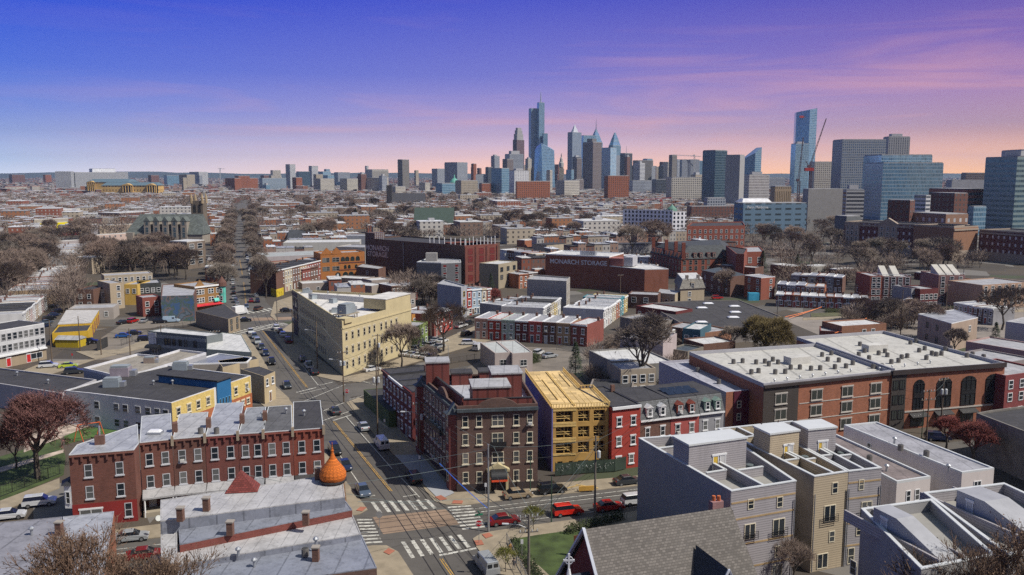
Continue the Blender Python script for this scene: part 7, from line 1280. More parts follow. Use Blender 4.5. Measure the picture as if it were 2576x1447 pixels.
# near branches reaching up from below the frame
for key,x,y,s,lab in [('near',-42,79,1.45,'budding tree whose brown twigs cross the roofs at bottom left'),('near',-33,77,1.3,'second budding tree at bottom left, right of the first'),('near',43,76,1.42,'bare grey tree whose twigs cross the grey deck house at bottom right'),('near',50,78,1.45,'bare grey tree whose twigs cross the stair hood at bottom right'),('bare_s',34.5,99,.8,'low bare tree between the grey and tan siding houses')]: tree(key,x,y,s,lab)
# trees lining the avenue and filling the blocks
rnd = random.Random(77); occ = []
for lab,(r_,P_,h_) in BLD.items():
    c = sum(P_,Vector())/len(P_); occ.append((c.x,c.y,max((p-c).length for p in P_)))
for o in list(bpy.data.objects):
    if o.type == 'EMPTY' and o.get('category') in ('tower','hospital','building','church','museum') and o.location.y < 1500 and o.children:
        bb = [Vector(v) for v in o.children[0].bound_box]; w = max(v.x for v in bb)-min(v.x for v in bb); c = sum(bb,Vector())/8; occ.append((o.location.x+c.x,o.location.y+c.y,w*.55))
def free(x,y,m=3):
    for a,b_,r_ in occ:
        if abs(x-a) < r_+m and abs(y-b_) < r_+m and hypot(x-a,y-b_) < r_*.85+m: return False
    return True
def road_d(x,y):
    best = 99
    for line_ in (MAIN,UPX,X2,CROSS):
        for i in range(len(line_)-1):
            a,b_ = Vector(line_[i]),Vector(line_[i+1]); p = Vector((x,y)); ab = b_-a; t_ = max(0,min(1,(p-a).dot(ab)/ab.dot(ab))); best = min(best,(p-a-ab*t_).length)
    return best
def seen(x,y): return abs(x) < .62*y+12
def pixel(x,y,z=0):
    d = Vector((x,y,z-CAM_H)); f = Vector((0,cos(PITCH),-sin(PITCH))); u_ = Vector((0,sin(PITCH),cos(PITCH))); k = d.dot(f); return 1288+F_PX*d.x/k,723.3-F_PX*d.dot(u_)/k
nt_ = 0
for side in (-1,1):                        # both sides of the upper avenue
    for i in range(34):
        y = 345+i*17
        for k in range(8,11):
            a,b_ = Vector(MAIN[k-1]),Vector(MAIN[k])
            if a.y <= y <= b_.y: p = a.lerp(b_,(y-a.y)/(b_.y-a.y)); break
        x = p.x+side*8.5
        if side > 0 and i % 2: continue
        tree('abc'[i % 3],x,y,rnd.uniform(.85,1.15),f"bare street tree lining the {'left' if side < 0 else 'right'} side of the avenue beyond the crossing",f"bare trees along the {'left' if side < 0 else 'right'} side of the far avenue"); nt_ += 1
def grove(poly,n,lab,group,keys='abab',s=(1.0,1.35),m=0):
    global nt_
    xs = [p[0] for p in poly]; ys = [p[1] for p in poly]; k = tries = 0
    while k < n and tries < n*40:
        tries += 1; x,y = rnd.uniform(min(xs),max(xs)),rnd.uniform(min(ys),max(ys)); ins_ = False; j = len(poly)-1
        for i in range(len(poly)):
            if (poly[i][1] > y) != (poly[j][1] > y) and x < (poly[j][0]-poly[i][0])*(y-poly[i][1])/(poly[j][1]-poly[i][1])+poly[i][0]: ins_ = not ins_
            j = i
        g = G(x,y)
        if ins_ and free(g.x,g.y,m): tree(keys[k % len(keys)] if '5' not in keys else 'ev5',g.x,g.y,rnd.uniform(*s),lab,group); k += 1; nt_ += 1
grove([(0,640),(190,640),(215,670),(130,705),(60,745),(20,790),(0,800)],34,'bare tree in the dense brown wood at the left edge','wood at the left edge')
grove([(95,600),(200,590),(215,630),(180,660),(80,650)],9,'bare tree in front of the yellow long building','trees before the yellow building')
grove([(215,650),(425,650),(425,690),(250,700)],16,'bare tree in the thicket left of the brown school','thicket left of the brown school'); grove([(415,690),(520,690),(520,705),(415,705)],4,'bare tree standing before the brown school','trees before the brown school',m=-3)
grove([(765,560),(1040,545),(1050,640),(900,600),(770,640)],22,'bare tree between white roofs left of the dark warehouse','trees left of the dark warehouse')
grove([(640,500),(1250,495),(1250,560),(640,560)],44,'bare tree in the far brown tree belt below the skyline','far tree belt below the skyline',s=(.9,1.3)); grove([(1150,560),(1500,555),(1500,640),(1260,640)],18,'bare tree among the roofs behind the two painted warehouses','trees behind the painted warehouses')
grove([(1880,560),(2120,560),(2120,680),(1925,690)],15,'bare tree in the group left of the maroon hospital wing','trees left of the hospital','cabc'); grove([(2150,655),(2420,655),(2440,690),(2150,700)],12,'bare tree in front of the maroon hospital wing','trees before the hospital','ccab')
grove([(985,735),(1090,725),(1100,770),(990,770)],7,'bare tree in the yards below the dark warehouse','trees below the dark warehouse',s=(.6,.85)); grove([(2140,800),(2330,800),(2340,840),(2150,845)],5,'bare tree at the near edge of the sandy lot','trees by the sandy lot',s=(.5,.8)); grove([(1700,840),(2050,880),(2050,900),(1800,900)],3,'bare tree behind the modern brick block','trees behind the modern block',s=(.5,.7)); grove([(1500,880),(1700,890),(1660,960),(1500,960)],4,'small bare tree in the yards round the tall dark tree','yard trees round the tall dark tree',s=(.35,.5))
for i,(x,y,h_) in enumerate([(895,565,42),(930,570,34),(1180,585,28),(770,600,26),(1918,690,60),(2005,690,52),(1180,520,22),(640,500,16),(2040,668,30)]): tpx('ev3',x,y,h_,f'dark conifer, {ORD[i]} of the scattered evergreens listed from the church side','scattered evergreens',name='evergreen_tree')
rnd = random.Random(41); k = 0
while k < 88:                 # mid-size flat-roofed blocks breaking up the terraces
    x_,y_ = rnd.uniform(0,1540),rnd.uniform(492,612)
    if (210 < x_ < 530 and y_ > 560) or (x_ < 215 and y_ > 600) or (900 < x_ < 1300 and y_ > 598): k += .05; continue
    g = G(x_,y_); k += .1
    if road_d(g.x,g.y) < 26 or not free(g.x,g.y,14): continue
    k += .9; w,d,h_ = rnd.uniform(14,38),rnd.uniform(12,24),rnd.uniform(7,14); m = rnd.choice([FM((.42,.36,.28),(.1,.09,.08),4,3.4,.35,.45),FM((.26,.09,.055),(.3,.28,.26),3.6,3.4,.3,.45),FM((.5,.48,.45),(.08,.08,.09),4,3.4,.4,.45),FM((.20,.13,.1),(.07,.07,.07),4,3.4,.35,.45),FM((.34,.15,.07),(.1,.1,.1),4,3.4,.3,.45)]); rz = .3 if rnd.random() < .7 else 1.87
    r_ = thing('flat_block',g,'pale-roofed flat block standing among the distant terraces','building','flat blocks among the distant terraces'); MB().box((g.x,g.y,0),(w,d,h_),rz).build('wall',m,r_); MB().box((g.x,g.y,h_+.002),(w+.3,d+.3,.5),rz).build('roof',rnd.choice([ROOFL,ROOFG,ROOFL,mat((.66,.67,.68),.5,var=.2)]),r_); MB().box((g.x+1,g.y+2,h_+.51),(w*.2,d*.25,2),rz).build('roof_hut',PLW,r_); occ.append((g.x,g.y,w*.55))
# generic terraces: individual houses nearer, one mass beyond
q_ = Vector((.955,.297,0)); p_ = Vector((-.297,.955,0)); ori = Vector((-104,332,0)); FH = [FM(c,(.1,.1,.11),2.6,3.2,.34,.5,.85) for c in ((.24,.08,.05),(.36,.30,.24),(.30,.12,.06),(.18,.09,.07),(.42,.40,.38),(.3,.2,.16))]; RFS = [ROOFL,ROOFG,ROOFL,mat((.62,.64,.68),.5,var=.25),ROOFS,ROOFD]
hp_ = []
for k in range(12):
    b = MB(); b.prism([(-2.6,0),(2.6,0),(2.6,11),(-2.6,11)],0,6.6+k % 3*.8); w_ = b.build('wall',FH[k % 6]); b = MB(); z = 6.6+k % 3*.8; b.prism([(-2.62,-.3),(2.62,-.3),(2.62,11.1),(-2.62,11.1)],z+.01,z+.25); b.box((1.9,8,z+.26),(.7,.6,1.1)); b.box((-1,4,z+.26),(1.2,.9,.5)); r2 = b.build('roof',RFS[(k*5+2) % 6])
    for o in (w_,r2): COL.objects.unlink(o)
    hp_.append((w_,r2))
cand = []
for bi in range(-14,26):
    for bj in range(-1,30):
        for sd in (0,1):
            base = ori+q_*(bi*88+14)+p_*(bj*62+(10 if sd == 0 else 50))
            jn = random.Random(bi*97+bj*13+sd); 
            if jn.random() < .3: continue
            for i in range(13):
                c = base+q_*(i*5.3); 
                if not seen(c.x,c.y) or c.y < 330 or c.y > 2300: continue
                x_,y_ = pixel(c.x,c.y)
                if x_ < 215 and 600 < y_ : continue
                if 210 < x_ < 530 and y_ > 575: continue
                if x_ > 1860 and y_ > 512: continue
                if 900 < x_ < 1300 and y_ > 600: continue
                if x_ > 1260 and y_ > 690: continue
                if road_d(c.x,c.y) < 13 or not free(c.x,c.y,4): continue
                cand.append((c.y,c,sd,jn.randrange(12)))
cand.sort(key=lambda t: t[0])
for n,(yy,c,sd,k) in enumerate(cand[:178]):
    r_ = thing('rowhouse',c if sd == 0 else c,f'small flat-roofed brick or stucco rowhouse in the terraces of the middle distance','house','terraces of the middle distance',atan2(q_.y,q_.x)+(pi if sd else 0))
    for o in hp_[k]: x = o.copy(); COL.objects.link(x); x.parent = r_
FHS = MB(); mats_ = FH+RFS
for yy,c,sd,k in cand[178:]:
    s_ = 1 if sd == 0 else -1; a = c-q_*2.6; P4 = [a,a+q_*5.2,a+q_*5.2+p_*11*s_,a+p_*11*s_]; z = 6.6+k % 3*.8
    FHS.m = k % 6; FHS.prism([tuple(v[:2]) for v in P4],0,z); FHS.m = 6+(k*5+2) % 6; FHS.prism([tuple(v[:2]) for v in P4],z+.01,z+.4)
rnd = random.Random(9)
for i in range(5200):           # rougher mass of roofs towards the horizon
    y = 2000+(rnd.random()**1.6)*7500; x = rnd.uniform(-.62,.62)*y; w,d,h_ = rnd.uniform(8,40),rnd.uniform(8,18),rnd.uniform(6,11)*(1.6 if rnd.random() < .1 else 1); FHS.m = rnd.randrange(6); FHS.box((x,y,0),(w,d,h_),rnd.choice((.3,.3,1.87))); FHS.m = 6+rnd.randrange(5); FHS.box((x,y,h_+.02),(w,d,.5),.3 if 0 else 0)
tag(FHS.build('distant_houses',mats_),'mass of tiny distant roofs fading towards the horizon','houses',kind='stuff')
# far woods: one mass of twigs
b = MB(); rnd = random.Random(3)
tp,cp2 = proto('a'); 
def crowd(n,fx,hh=(8,13)):
    for _ in range(n):
        x,y = fx(); h_ = rnd.uniform(*hh); R_ = h_*.5; sz = max(.07,min(.6,y/3600))
        if road_d(x,y) < 9 or (y < 900 and not free(x,y,-1)): continue
        if y < 900: b.tube((x,y,0),(x,y,h_*.5),.2,.12,3)
        for k in range(int(min(260,42/sz**.8))):
            a = rnd.uniform(0,6.28); q = rnd.random()**.5; zz_ = rnd.uniform(-1,1); rr = R_*q*(1-zz_*zz_)**.5; z = h_*(.62+.36*zz_*q); c = Vector((x+rr*cos(a),y+rr*sin(a),z)); d = Vector((cos(a)*.6+rnd.gauss(0,.3),sin(a)*.6+rnd.gauss(0,.3),.8))*rnd.uniform(1,2.2); s = Vector((rnd.uniform(-1,1),rnd.uniform(-1,1),.2)).normalized()*sz*rnd.uniform(.6,1.4); b.mesh([c-s,c+s,c+d],[(0,1,2)])
def inpx(x0,x1,y0,y1):
    def f(): g = G(rnd.uniform(x0,x1),y0+(y1-y0)*rnd.random()**.9); return g.x,g.y
    return f
crowd(420,inpx(0,640,487,520)); crowd(520,inpx(600,1300,481,510)); crowd(500,inpx(1250,2500,484,520)); crowd(260,inpx(200,620,500,545)); crowd(330,inpx(620,1880,505,560)); crowd(300,inpx(630,1260,495,570),(11,15)); crowd(160,inpx(0,330,520,600)); crowd(500,inpx(0,2576,456,484)); crowd(55,inpx(1870,2140,560,690),(10,14)); crowd(28,inpx(2130,2470,655,694),(7,10)); crowd(120,inpx(1500,1880,540,600),(8,13)); crowd(70,inpx(1900,2200,690,735),(5,9)); crowd(60,inpx(990,1110,715,775),(5,9)); crowd(45,inpx(1480,1720,880,985),(3,6)); crowd(50,inpx(2130,2400,805,835),(4,7)); crowd(170,inpx(0,210,640,790),(8,12)); crowd(120,inpx(210,430,640,690),(8,12)); crowd(150,inpx(640,1300,550,610),(8,12))
tag(b.build('far_woods',TW),'brown leafless woods massed between the far roofs','woods',kind='stuff')
# ================================================================== vehicles
TYRE = mat((.012,.012,.013),.8,0,.1); RIM = mat((.35,.36,.38),.35,.7,.1); CG = mat((.012,.015,.02),.06,0,0,'gloss'); HL = mat((.75,.77,.8),.15,0,0,'gloss'); TLT = mat((.35,.01,.01),.2,0,0,'gloss'); BASEP = mat((.5,.5,.5),.3,.2,0,'gloss')
CARS = {}
def car_proto(kind):
    if kind in CARS: return CARS[kind]
    S = {'sedan': ([(-2.25,.32),(-2.3,.78),(-2.1,1.0),(-1.35,1.03),(.95,.97),(1.9,.82),(2.25,.62),(2.28,.32)],(-1.75,-1.0,.35,1.15,.98,1.44),.88),'suv': ([(-2.25,.4),(-2.3,.95),(-2.2,1.12),(1.0,1.1),(2.0,.98),(2.3,.75),(2.3,.4)],(-2.2,-1.95,.5,1.15,1.09,1.68),.92),
         'van': ([(-2.7,.4),(-2.75,1.2),(1.5,1.2),(2.4,.95),(2.65,.7),(2.65,.4)],(-2.72,-2.65,1.0,1.75,1.19,2.05),.98),'pickup': ([(-2.75,.45),(-2.75,1.02),(1.1,1.08),(2.4,1.0),(2.7,.8),(2.7,.45)],(-.7,-.45,.7,1.3,1.07,1.72),.95),'truck': ([(-3,.5),(-3,1.0),(2.8,1.0),(3.1,.5)],(1.2,1.25,2.4,2.9,1,2.4),1.05)}[kind]
    prof,(g0,g1,g2,g3,gz,gt),w = S; parts = []
    b = MB(); n = len(prof); b.mesh([(x,s*w*(1 if z < .9 else .93),z) for s in (-1,1) for x,z in prof],[tuple(range(n)),tuple(range(2*n-1,n-1,-1))]+[(i,n+i,n+(i+1) % n,(i+1) % n) for i in range(n)]); body = b.build('body',BASEP); body['paint'] = 1
    b = MB(); b.prism([(g0,-w*.9),(g3,-w*.9),(g3,w*.9),(g0,w*.9)],gz,gt,top=[(g1,-w*.74),(g2,-w*.74),(g2,w*.74),(g1,w*.74)]); glass = b.build('cabin_glass',CG if kind not in ('van','truck') else BASEP)
    b = MB(); b.prism([(g1-.03,-w*.76),(g2+.03,-w*.76),(g2+.03,w*.76),(g1-.03,w*.76)],gt+.002,gt+.06,top=[(g1+.1,-w*.68),(g2-.1,-w*.68),(g2-.1,w*.68),(g1+.1,w*.68)]); roof = b.build('roof',BASEP); roof['paint'] = 1; parts = [body,glass,roof]
    if kind in ('van','truck'):
        glass['paint'] = 1; b = MB()
        if kind == 'van': b.mesh([(g3-.1+.02,-w*.8,gz+.1),(g3-.1+.02,w*.8,gz+.1),(g2+.12,w*.68,gt-.1),(g2+.12,-w*.68,gt-.1)],[(0,1,2,3)]); [b.prism([(x,s*w*.89),(x+.7,s*w*.89),(x+.7,s*w*.8),(x,s*w*.8)],gz+.15,gt-.25) for s in (-1,1) for x in (.3,)]; [b.box((g0-.0,s*.4,gz+.2),(.06,.55,.45)) for s in (-1,1)]
        else: b.box((-.9,0,1.02),(4.1,2.1,2.2))
        o = b.build('windscreen' if kind == 'van' else 'cargo_box',CG if kind == 'van' else WHITE); parts.append(o)
    if kind == 'pickup': b = MB(); b.box((-1.75,0,.95),(1.75,w*1.6,.14)); parts.append(b.build('bed',DARK))
    out = []
    wb = MB(); wb.tube((0,-.11,0),(0,.11,0),.34,n=12); wh = wb.build('wheel',TYRE); rb = MB(); rb.tube((0,-.115,0),(0,.115,0),.2,n=8); rm_ = rb.build('rim',RIM); lb = MB(); lb.box((0,0,0),(.08,.3,.13)); hl = lb.build('headlight',HL); tl_ = lb.build('taillight',TLT)
    for o in parts+[wh,rm_,hl,tl_]: COL.objects.unlink(o)
    CARS[kind] = (parts,wh,rm_,hl,tl_,prof,w); return CARS[kind]
PC = {'white': (.62,.63,.64),'black': (.012,.012,.014),'dark grey': (.045,.05,.055),'silver': (.36,.38,.4),'red': (.42,.015,.012),'dark red': (.2,.01,.015),'bright red': (.62,.02,.01),'navy': (.015,.025,.07),'blue': (.02,.09,.3),'tan': (.34,.26,.17),'grey-blue': (.09,.12,.17),'yellow-green': (.5,.6,.05),'pale blue': (.4,.52,.62),'brown': (.1,.05,.035)}
def car(kind,colour,x,y,rz,where,z=0.0,px_=True,label=None,group='cars parked in the streets'):
    p = G(x,y) if px_ else Vector((x,y,0)); parts,wh,rm_,hl,tl_,prof,w = car_proto(kind); nm = {'sedan': 'parked_car','suv': 'parked_suv','van': 'van','pickup': 'pickup_truck','truck': 'box_truck'}[kind]
    r = thing(nm,(p.x,p.y,.035),label or f"{colour} {kind.upper() if kind == 'suv' else kind} {where}",'car' if kind in ('sedan','suv') else 'van' if kind == 'van' else 'truck',group,radians(rz)); pm = mat(PC[colour],.3,.25,0,'gloss')
    for o in parts:
        c = o.copy(); COL.objects.link(c); c.parent = r
        if o.get('paint'): c.material_slots[0].link = 'OBJECT'; c.material_slots[0].material = pm
    L_ = prof[-1][0]
    if p.y < 400:
        for sx in (-1,1):
            for sy in (-1,1):
                q = inst(wh,r,(sx*L_*.62,sy*(w-.1),.34)); q2 = rm_.copy(); COL.objects.link(q2); q2.parent = q
        for sy in (-1,1): inst(hl,r,(L_-.03,sy*w*.68,.62)); inst(tl_,r,(-L_+.0,sy*w*.72,.8))
    return r
A1,A2,B1,B2 = 111.7,-68.3,17,-163
for k,c,x,y,a,wh_ in [
 ('suv','black',842,1140,A2,'at the left kerb just behind the orange dome'),('sedan','navy',868,1178,A2,'at the left kerb right beside the orange dome'),('sedan','grey-blue',913,1242,A2,'waiting at the left side of the near crosswalk'),('suv','black',1041,1210,A1,'at the kerb below the dark apartment block'),('van','white',960,1125,A1,'parked beside the dark red terrace'),('sedan','silver',914,1080,A1,'parked in front of the white van'),('sedan','dark grey',843,1040,A1,'driving away between the two crossings'),('sedan','dark grey',722,975,A2,'driving towards the camera past the narrow tan house'),
 ('sedan','white',631,838,A2,'first in the left parked line after the far crosswalk'),('sedan','grey-blue',640,850,A2,'second in the left parked line after the far crosswalk'),('suv','silver',648,864,A2,'third in the left parked line after the far crosswalk'),('sedan','dark grey',658,878,A2,'fourth in the left parked line after the far crosswalk'),('sedan','navy',668,893,A2,'fifth in the left parked line after the far crosswalk'),('pickup','black',683,915,A2,'nearest in the left parked line of the avenue'),
 ('suv','white',695,829,A1,'farthest in the shaded line beside the cream warehouse'),('sedan','brown',705,838,A1,'between two white ones in the shade of the cream warehouse'),('suv','white',712,847,A1,'just beyond the red pickup in the warehouse shade'),('pickup','dark red',725,862,A1,'in the shade of the cream warehouse'),('suv','dark grey',762,910,A1,'farthest of three near the cream warehouse corner'),('pickup','white',777,925,A1,'middle of three near the cream warehouse corner'),('sedan','black',791,941,A1,'nearest of three near the cream warehouse corner'),
 ('sedan','black',616,809,15,'turning beside the white box truck'),('sedan','grey-blue',620,775,-72,'coming down the upper avenue'),('sedan','dark red',632,760,108,'going up the upper avenue'),('suv','brown',650,781,80,'crossing the far zebra stripes'),('sedan','black',720,784,15,'by the tip of the cream warehouse'),('sedan','navy',590,752,108,'farthest in the kerb line by the ochre house'),('suv','grey-blue',593,760,108,'middle in the kerb line by the ochre house'),('sedan','silver',597,769,108,'nearest in the kerb line by the ochre house'),('truck','white',604,792,60,'with a plain cargo box behind the tan corner building'),
 ('sedan','tan',1302,1252,B1,'parked before the apartment entrance'),('suv','black',1388,1240,B1,'parked by the bicycles'),('sedan','dark grey',1578,1218,B1,'half hidden by the grey siding house'),('sedan','dark red',1268,1318,B1,'nearest the stop sign'),('suv','bright red',1427,1295,B1,'in the middle of the near kerb'),('sedan','red',1532,1283,B1,'behind the utility pole with a grey transformer'),('suv','white',1600,1268,B1,'with its tailgate open beside the grey house'),
 ('van','silver',1222,1432,A1,'at the bottom edge beside the young tree'),('suv','white',100,1272,20,'parked before the white bay window'),('sedan','white',22,1305,20,'at the left edge beside the park fence'),('sedan','silver',330,1360,17,'in the gap between the brick terrace and the silver roofs'),('sedan','dark red',365,1405,17,'mostly hidden behind the twigs at bottom left'),
 ('suv','white',122,925,22,'on the street before the white corner building'),('sedan','yellow-green',172,925,22,'with green sides behind the black-roofed building'),('suv','dark grey',186,940,22,'next to the yellow-green one'),('suv','black',226,864,15,'right of the yellow shed'),('sedan','black',205,868,20,'close behind the yellow shed'),('sedan','blue',310,849,20,'by the mural fence of the gravel lot'),('sedan','black',338,842,20,'right of the blue one in the gravel lot'),
 ('sedan','black',311,815,60,'left of the red one in the gravel lot'),('suv','red',334,812,80,'at the back of the gravel lot'),('sedan','silver',362,811,100,'at the back of the gravel lot'),('suv','black',403,813,20,'left of the old blue and white van'),('van','pale blue',432,811,10,'with an orange roof rack before the mural'),('suv','black',366,858,20,'by the awning of the two-tone grey shop'),
 ('sedan','navy',110,824,68,'nearest of the line left of the yellow garage'),('sedan','grey-blue',117,815,68,'second of the line left of the yellow garage'),('suv','black',124,806,68,'third of the line left of the yellow garage'),('sedan','navy',136,796,68,'fourth of the line left of the yellow garage'),('suv','black',146,787,68,'farthest of the line left of the yellow garage'),('sedan','black',130,775,15,'crossing by the tan end of the long terrace'),('suv','navy',172,762,68,'outside the long brick terrace'),
 ('sedan','white',936,934,40,'parked by the corner pole of the cream warehouse'),('suv','white',1180,868,5,'with a dark stripe by the lot fence'),('van','white',1204,880,70,'half behind the pale pink twin'),('suv','black',1178,817,60,'nose to the painted row'),('pickup','white',1160,824,60,'left of the black one near the painted row'),('suv','black',1174,845,60,'near the entrance of the lot'),('suv','white',1354,893,65,'behind the pale pink twin on the right'),('sedan','silver',1383,900,35,'right of the white one behind the twin'),
 ('sedan','black',2157,775,15,'at the left end of the far avenue line'),('sedan','white',2178,766,15,'before the tall narrow flats'),('sedan','navy',2191,773,15,'beside the silver wagon on the far avenue'),('suv','silver',2221,771,15,'between navy and blue on the far avenue'),('sedan','blue',2252,769,15,'on the far avenue'),('van','white',2255,761,15,'with a yellow ladder before the mauve flats'),('sedan','black',2299,761,15,'right of the ladder van'),('sedan','silver',2332,759,15,'below the dark red pair of houses'),('sedan','dark grey',2311,768,15,'driving on the far avenue'),('sedan','white',2359,767,15,'driving behind the dark grey one'),('suv','white',2400,765,15,'below the stair-hood flats'),('suv','dark grey',2430,764,15,'farther right on the far avenue'),('suv','silver',2443,775,-20,'alone on the sandy lot'),
 ('suv','navy',2358,1108,-10,'under the dark red tree'),('sedan','dark grey',2416,1103,-10,'partly behind the dark red tree'),('sedan','white',2425,1170,-10,'beside the stone-walled building'),('suv','red',1804,753,15,'under the pale-barked tree')]: car(k,c,x,y,a,wh_)
rnd = random.Random(5)
for i in range(26):
    x,y = 1000+rnd.random()*130,846+rnd.random()*62
    cc = rnd.choice(['white','white','silver','white','black'])
    if i < 20: car(rnd.choice(['sedan','suv','sedan']),cc,1045+(i % 5)*17-(i//5)*8,852+(i//5)*14+(i % 5)*2.5,62+rnd.uniform(-8,8),'',label=cc+' car in the crowded lot beside the cream warehouse',group='cars in the crowded lot')
for i in range(26): 
    t_ = i/26; a_,b_ = Vector(MAIN[8]),Vector(MAIN[9]); p = a_.lerp(b_,t_); s = -1 if i % 2 else 1
    cc = rnd.choice(['black','dark grey','silver','white','navy']); car(rnd.choice(['sedan','suv']),cc,p.x+s*4.6,p.y,107,'',px_=False,label='small '+cc+' car parked along the tree-lined upper avenue',group='cars along the upper avenue')
# ================================================================== poles, lamps, signs, wires
WD = mat((.15,.11,.075),.9,var=.3); WDG = mat((.16,.14,.12),.9,var=.3); GRN = mat((.04,.08,.05),.6); TR_ = mat((.45,.47,.48),.5); TOP = {}
def pole(key,x,yb,yt,label,kind='wood',arms=((0,2.4),),az=20,trafo=0,lamp=None,r0=.17,px_=True):
    p = G(x,yb); h = min(14.5,max(5,HT(x,yb,yt))); m = {'wood': WD,'grey': WDG,'steel': METAL,'green': GRN}[kind]; nm = 'utility_pole' if kind in ('wood','grey') else 'street_lamp' if lamp else 'light_pole'
    r = thing(nm,p,label,'pole'); sub(r,'pole',m,lambda b: b.tube(p,p+Vector((0,0,h)),r0,r0*.65,8)); a = radians(az); d = Vector((cos(a),sin(a),0)); TOP[key] = (p,h,d)
    if kind in ('wood','grey'):
        for dz,w in arms:
            sub(r,'crossarm',m,lambda b: b.box((p.x,p.y+.12,h-.5-dz),(w,.12,.14),a))
            sub(r,'insulators',TR_,lambda b: [b.tube(p+d*s*w*.45+Vector((0,.12,h-.36-dz)),p+d*s*w*.45+Vector((0,.12,h-.1-dz)),.07,n=5) for s in (-1,-.4,.4,1)])
    for i in range(trafo): sub(r,'transformer',TR_,lambda b: b.lathe((p.x+(.45 if i == 0 else -.45)*d.x,p.y-.35,h-3.2),[(.25,0),(.27,.1),(.27,.95),(.15,1.1)],10))
    if lamp:
        la = radians(lamp); e = Vector((cos(la),sin(la),0)); z = h*.78 if kind in ('wood','grey') else h
        sub(r,'lamp_arm',METAL,lambda b: [b.tube(p+Vector((0,0,z)),p+e*1.2+Vector((0,0,z+.5)),.05,n=5),b.tube(p+e*1.2+Vector((0,0,z+.5)),p+e*2.6+Vector((0,0,z+.55)),.05,n=5)]); sub(r,'lamp_head',mat((.6,.62,.63),.4),lambda b: b.box(p+e*2.9+Vector((0,0,z+.48)),(.8,.3,.14),la))
    return r
for a_ in [('A',1229,1338,1118,'bare steel-grey pole at the near right corner of the crossing','steel',(),20,0,None,.16),('B',1057,1160,1010,'wooden pole with transformer and lamp arm on the pavement beside the apartment block','wood',((0,2.4),),20,1,180),('C',950,1095,920,'dark wooden pole beside the silver parked sedan','wood',(),20,2),('D',865,1013,883,'wooden pole with two transformers and a lamp arm behind the far stop sign','wood',((0,2.4),),20,2,165),('E',952,967,840,'wooden pole with crossarm and transformer at the cream warehouse corner','wood',((0,2.8),),30,1),
   ('F',799,935,808,'yellowish wooden pole in the shade of the cream warehouse','wood',(),20,0,165),('G',737,865,779,'wooden pole beside the far half of the cream warehouse','wood',(),20,1),('H',698,815,748,'slim pole at the far crossing','grey',()),('I',1084,852,787,'grey pole with crossarm behind the bare tree of the lot','grey'),('J',1330,1460,1294,'weathered wooden pole with two crossarms at the bottom edge','grey',((0,2.4),(1.9,2.4)),12,0,175,.2),
   ('K',1496,1303,1096,'tall grey wooden pole with a grey transformer among the red cars','grey',(),10,1),('L',1387,1315,1198,'dark green thin pole beside the bright red SUV','green',(),10,0,None,.1),('M',1334,1237,1145,'dark green thin pole by the bicycles','green',(),10,0,None,.1),('N',131,911,806,'dark wooden pole before the white corner building','wood',()),('O',202,883,795,'dark pole right of the yellow shed','wood',()),('P',328,895,826,'plain wooden pole left of the two-tone grey shop','wood',()),('Q',408,895,818,'wooden pole with crossarm at the two-tone grey shop','wood'),('R',543,890,831,'wooden pole with transformers at the pale green-grey block','wood',((0,2.6),),20,2),
   ('S',2205,1063,994,'wooden pole with a big transformer before the dark grey bay','wood',((0,2.6),),10,1),('T',2233,1075,962,'wooden pole with two pale crossarms before the dark grey bay','wood',((0,2.8),(1.6,2.4)),10),('U',2330,1110,980,'wooden pole with double crossarms left of the dark red tree','wood',((0,2.4),(1.6,3)),10),('W',2365,1095,950,'wooden pole with a cluster of cables left of the dark red tree','wood',((0,3),),30,2),('X',2318,1106,1030,'short green pole among the wooden poles on the right','green',(),10,0,None,.09),('Y',2265,846,716,'tall dark pole rising beside the sandy lot','wood',(),10,0,10),('Z',2378,800,715,'wooden pole with a crossarm on the far avenue verge','wood'),
   ('a',1710,1110,975,'wooden pole crowded with insulators before the maroon panels','grey',((0,3),(.9,2.6)),40),('b',160,787,737,'pole at the mouth of the long brick terrace','wood',()),('c',255,894,857,'short pale post beside the black mesh fence','wood',()),('d',1560,760,690,'pole with crossarm before the brick-red warehouse','wood'),('e',1128,930,868,'white lamp post in the empty corner of the lot','steel',(),0,0,None,.09),('f',1262,855,800,'thin white lamp post before the painted row','steel',(),0,0,None,.09),('g',1515,930,870,'thin lamp post with twin heads beside the ivy tree','steel',(),0,0,None,.09),('h',1955,800,740,'lamp post with a curved arm by the broad black roof','grey',(),0,0,0)]: pole(*a_)
WIRE = mat((.04,.045,.045),.6,var=.1); WLT = mat((.16,.2,.2),.5)
def wire(p,q,sag=.6,r=.022,m=None,n=7,label='thin sagging cable strung between street poles'):
    b = MB(); pts = [p.lerp(q,i/n)-Vector((0,0,sag*4*(i/n)*(1-i/n))) for i in range(n+1)]
    for i in range(n): b.tube(pts[i],pts[i+1],r,n=3,cap=False)
    return tag(b.build('overhead_cable',m or WIRE,loc=p),label,'cable','cables strung between the street poles')
def tp_(k,dz=0,s=0): p,h,d = TOP[k]; return p+Vector((0,0,h-.3-dz))+d*s
for a_,b_ in ('AB','BC','CD','DE','DF','FG','GH','EI','AK','JK','NO','OP','PQ','QR','ST','TU','UW','aS','Kd' if 0 else 'Ka','JA'):
    for s in (-.8,.8): wire(tp_(a_,.1,s),tp_(b_,.1,s),.5,m=WLT if s > 0 else WIRE)
    wire(tp_(a_,1.6),tp_(b_,1.6),.7,.03)
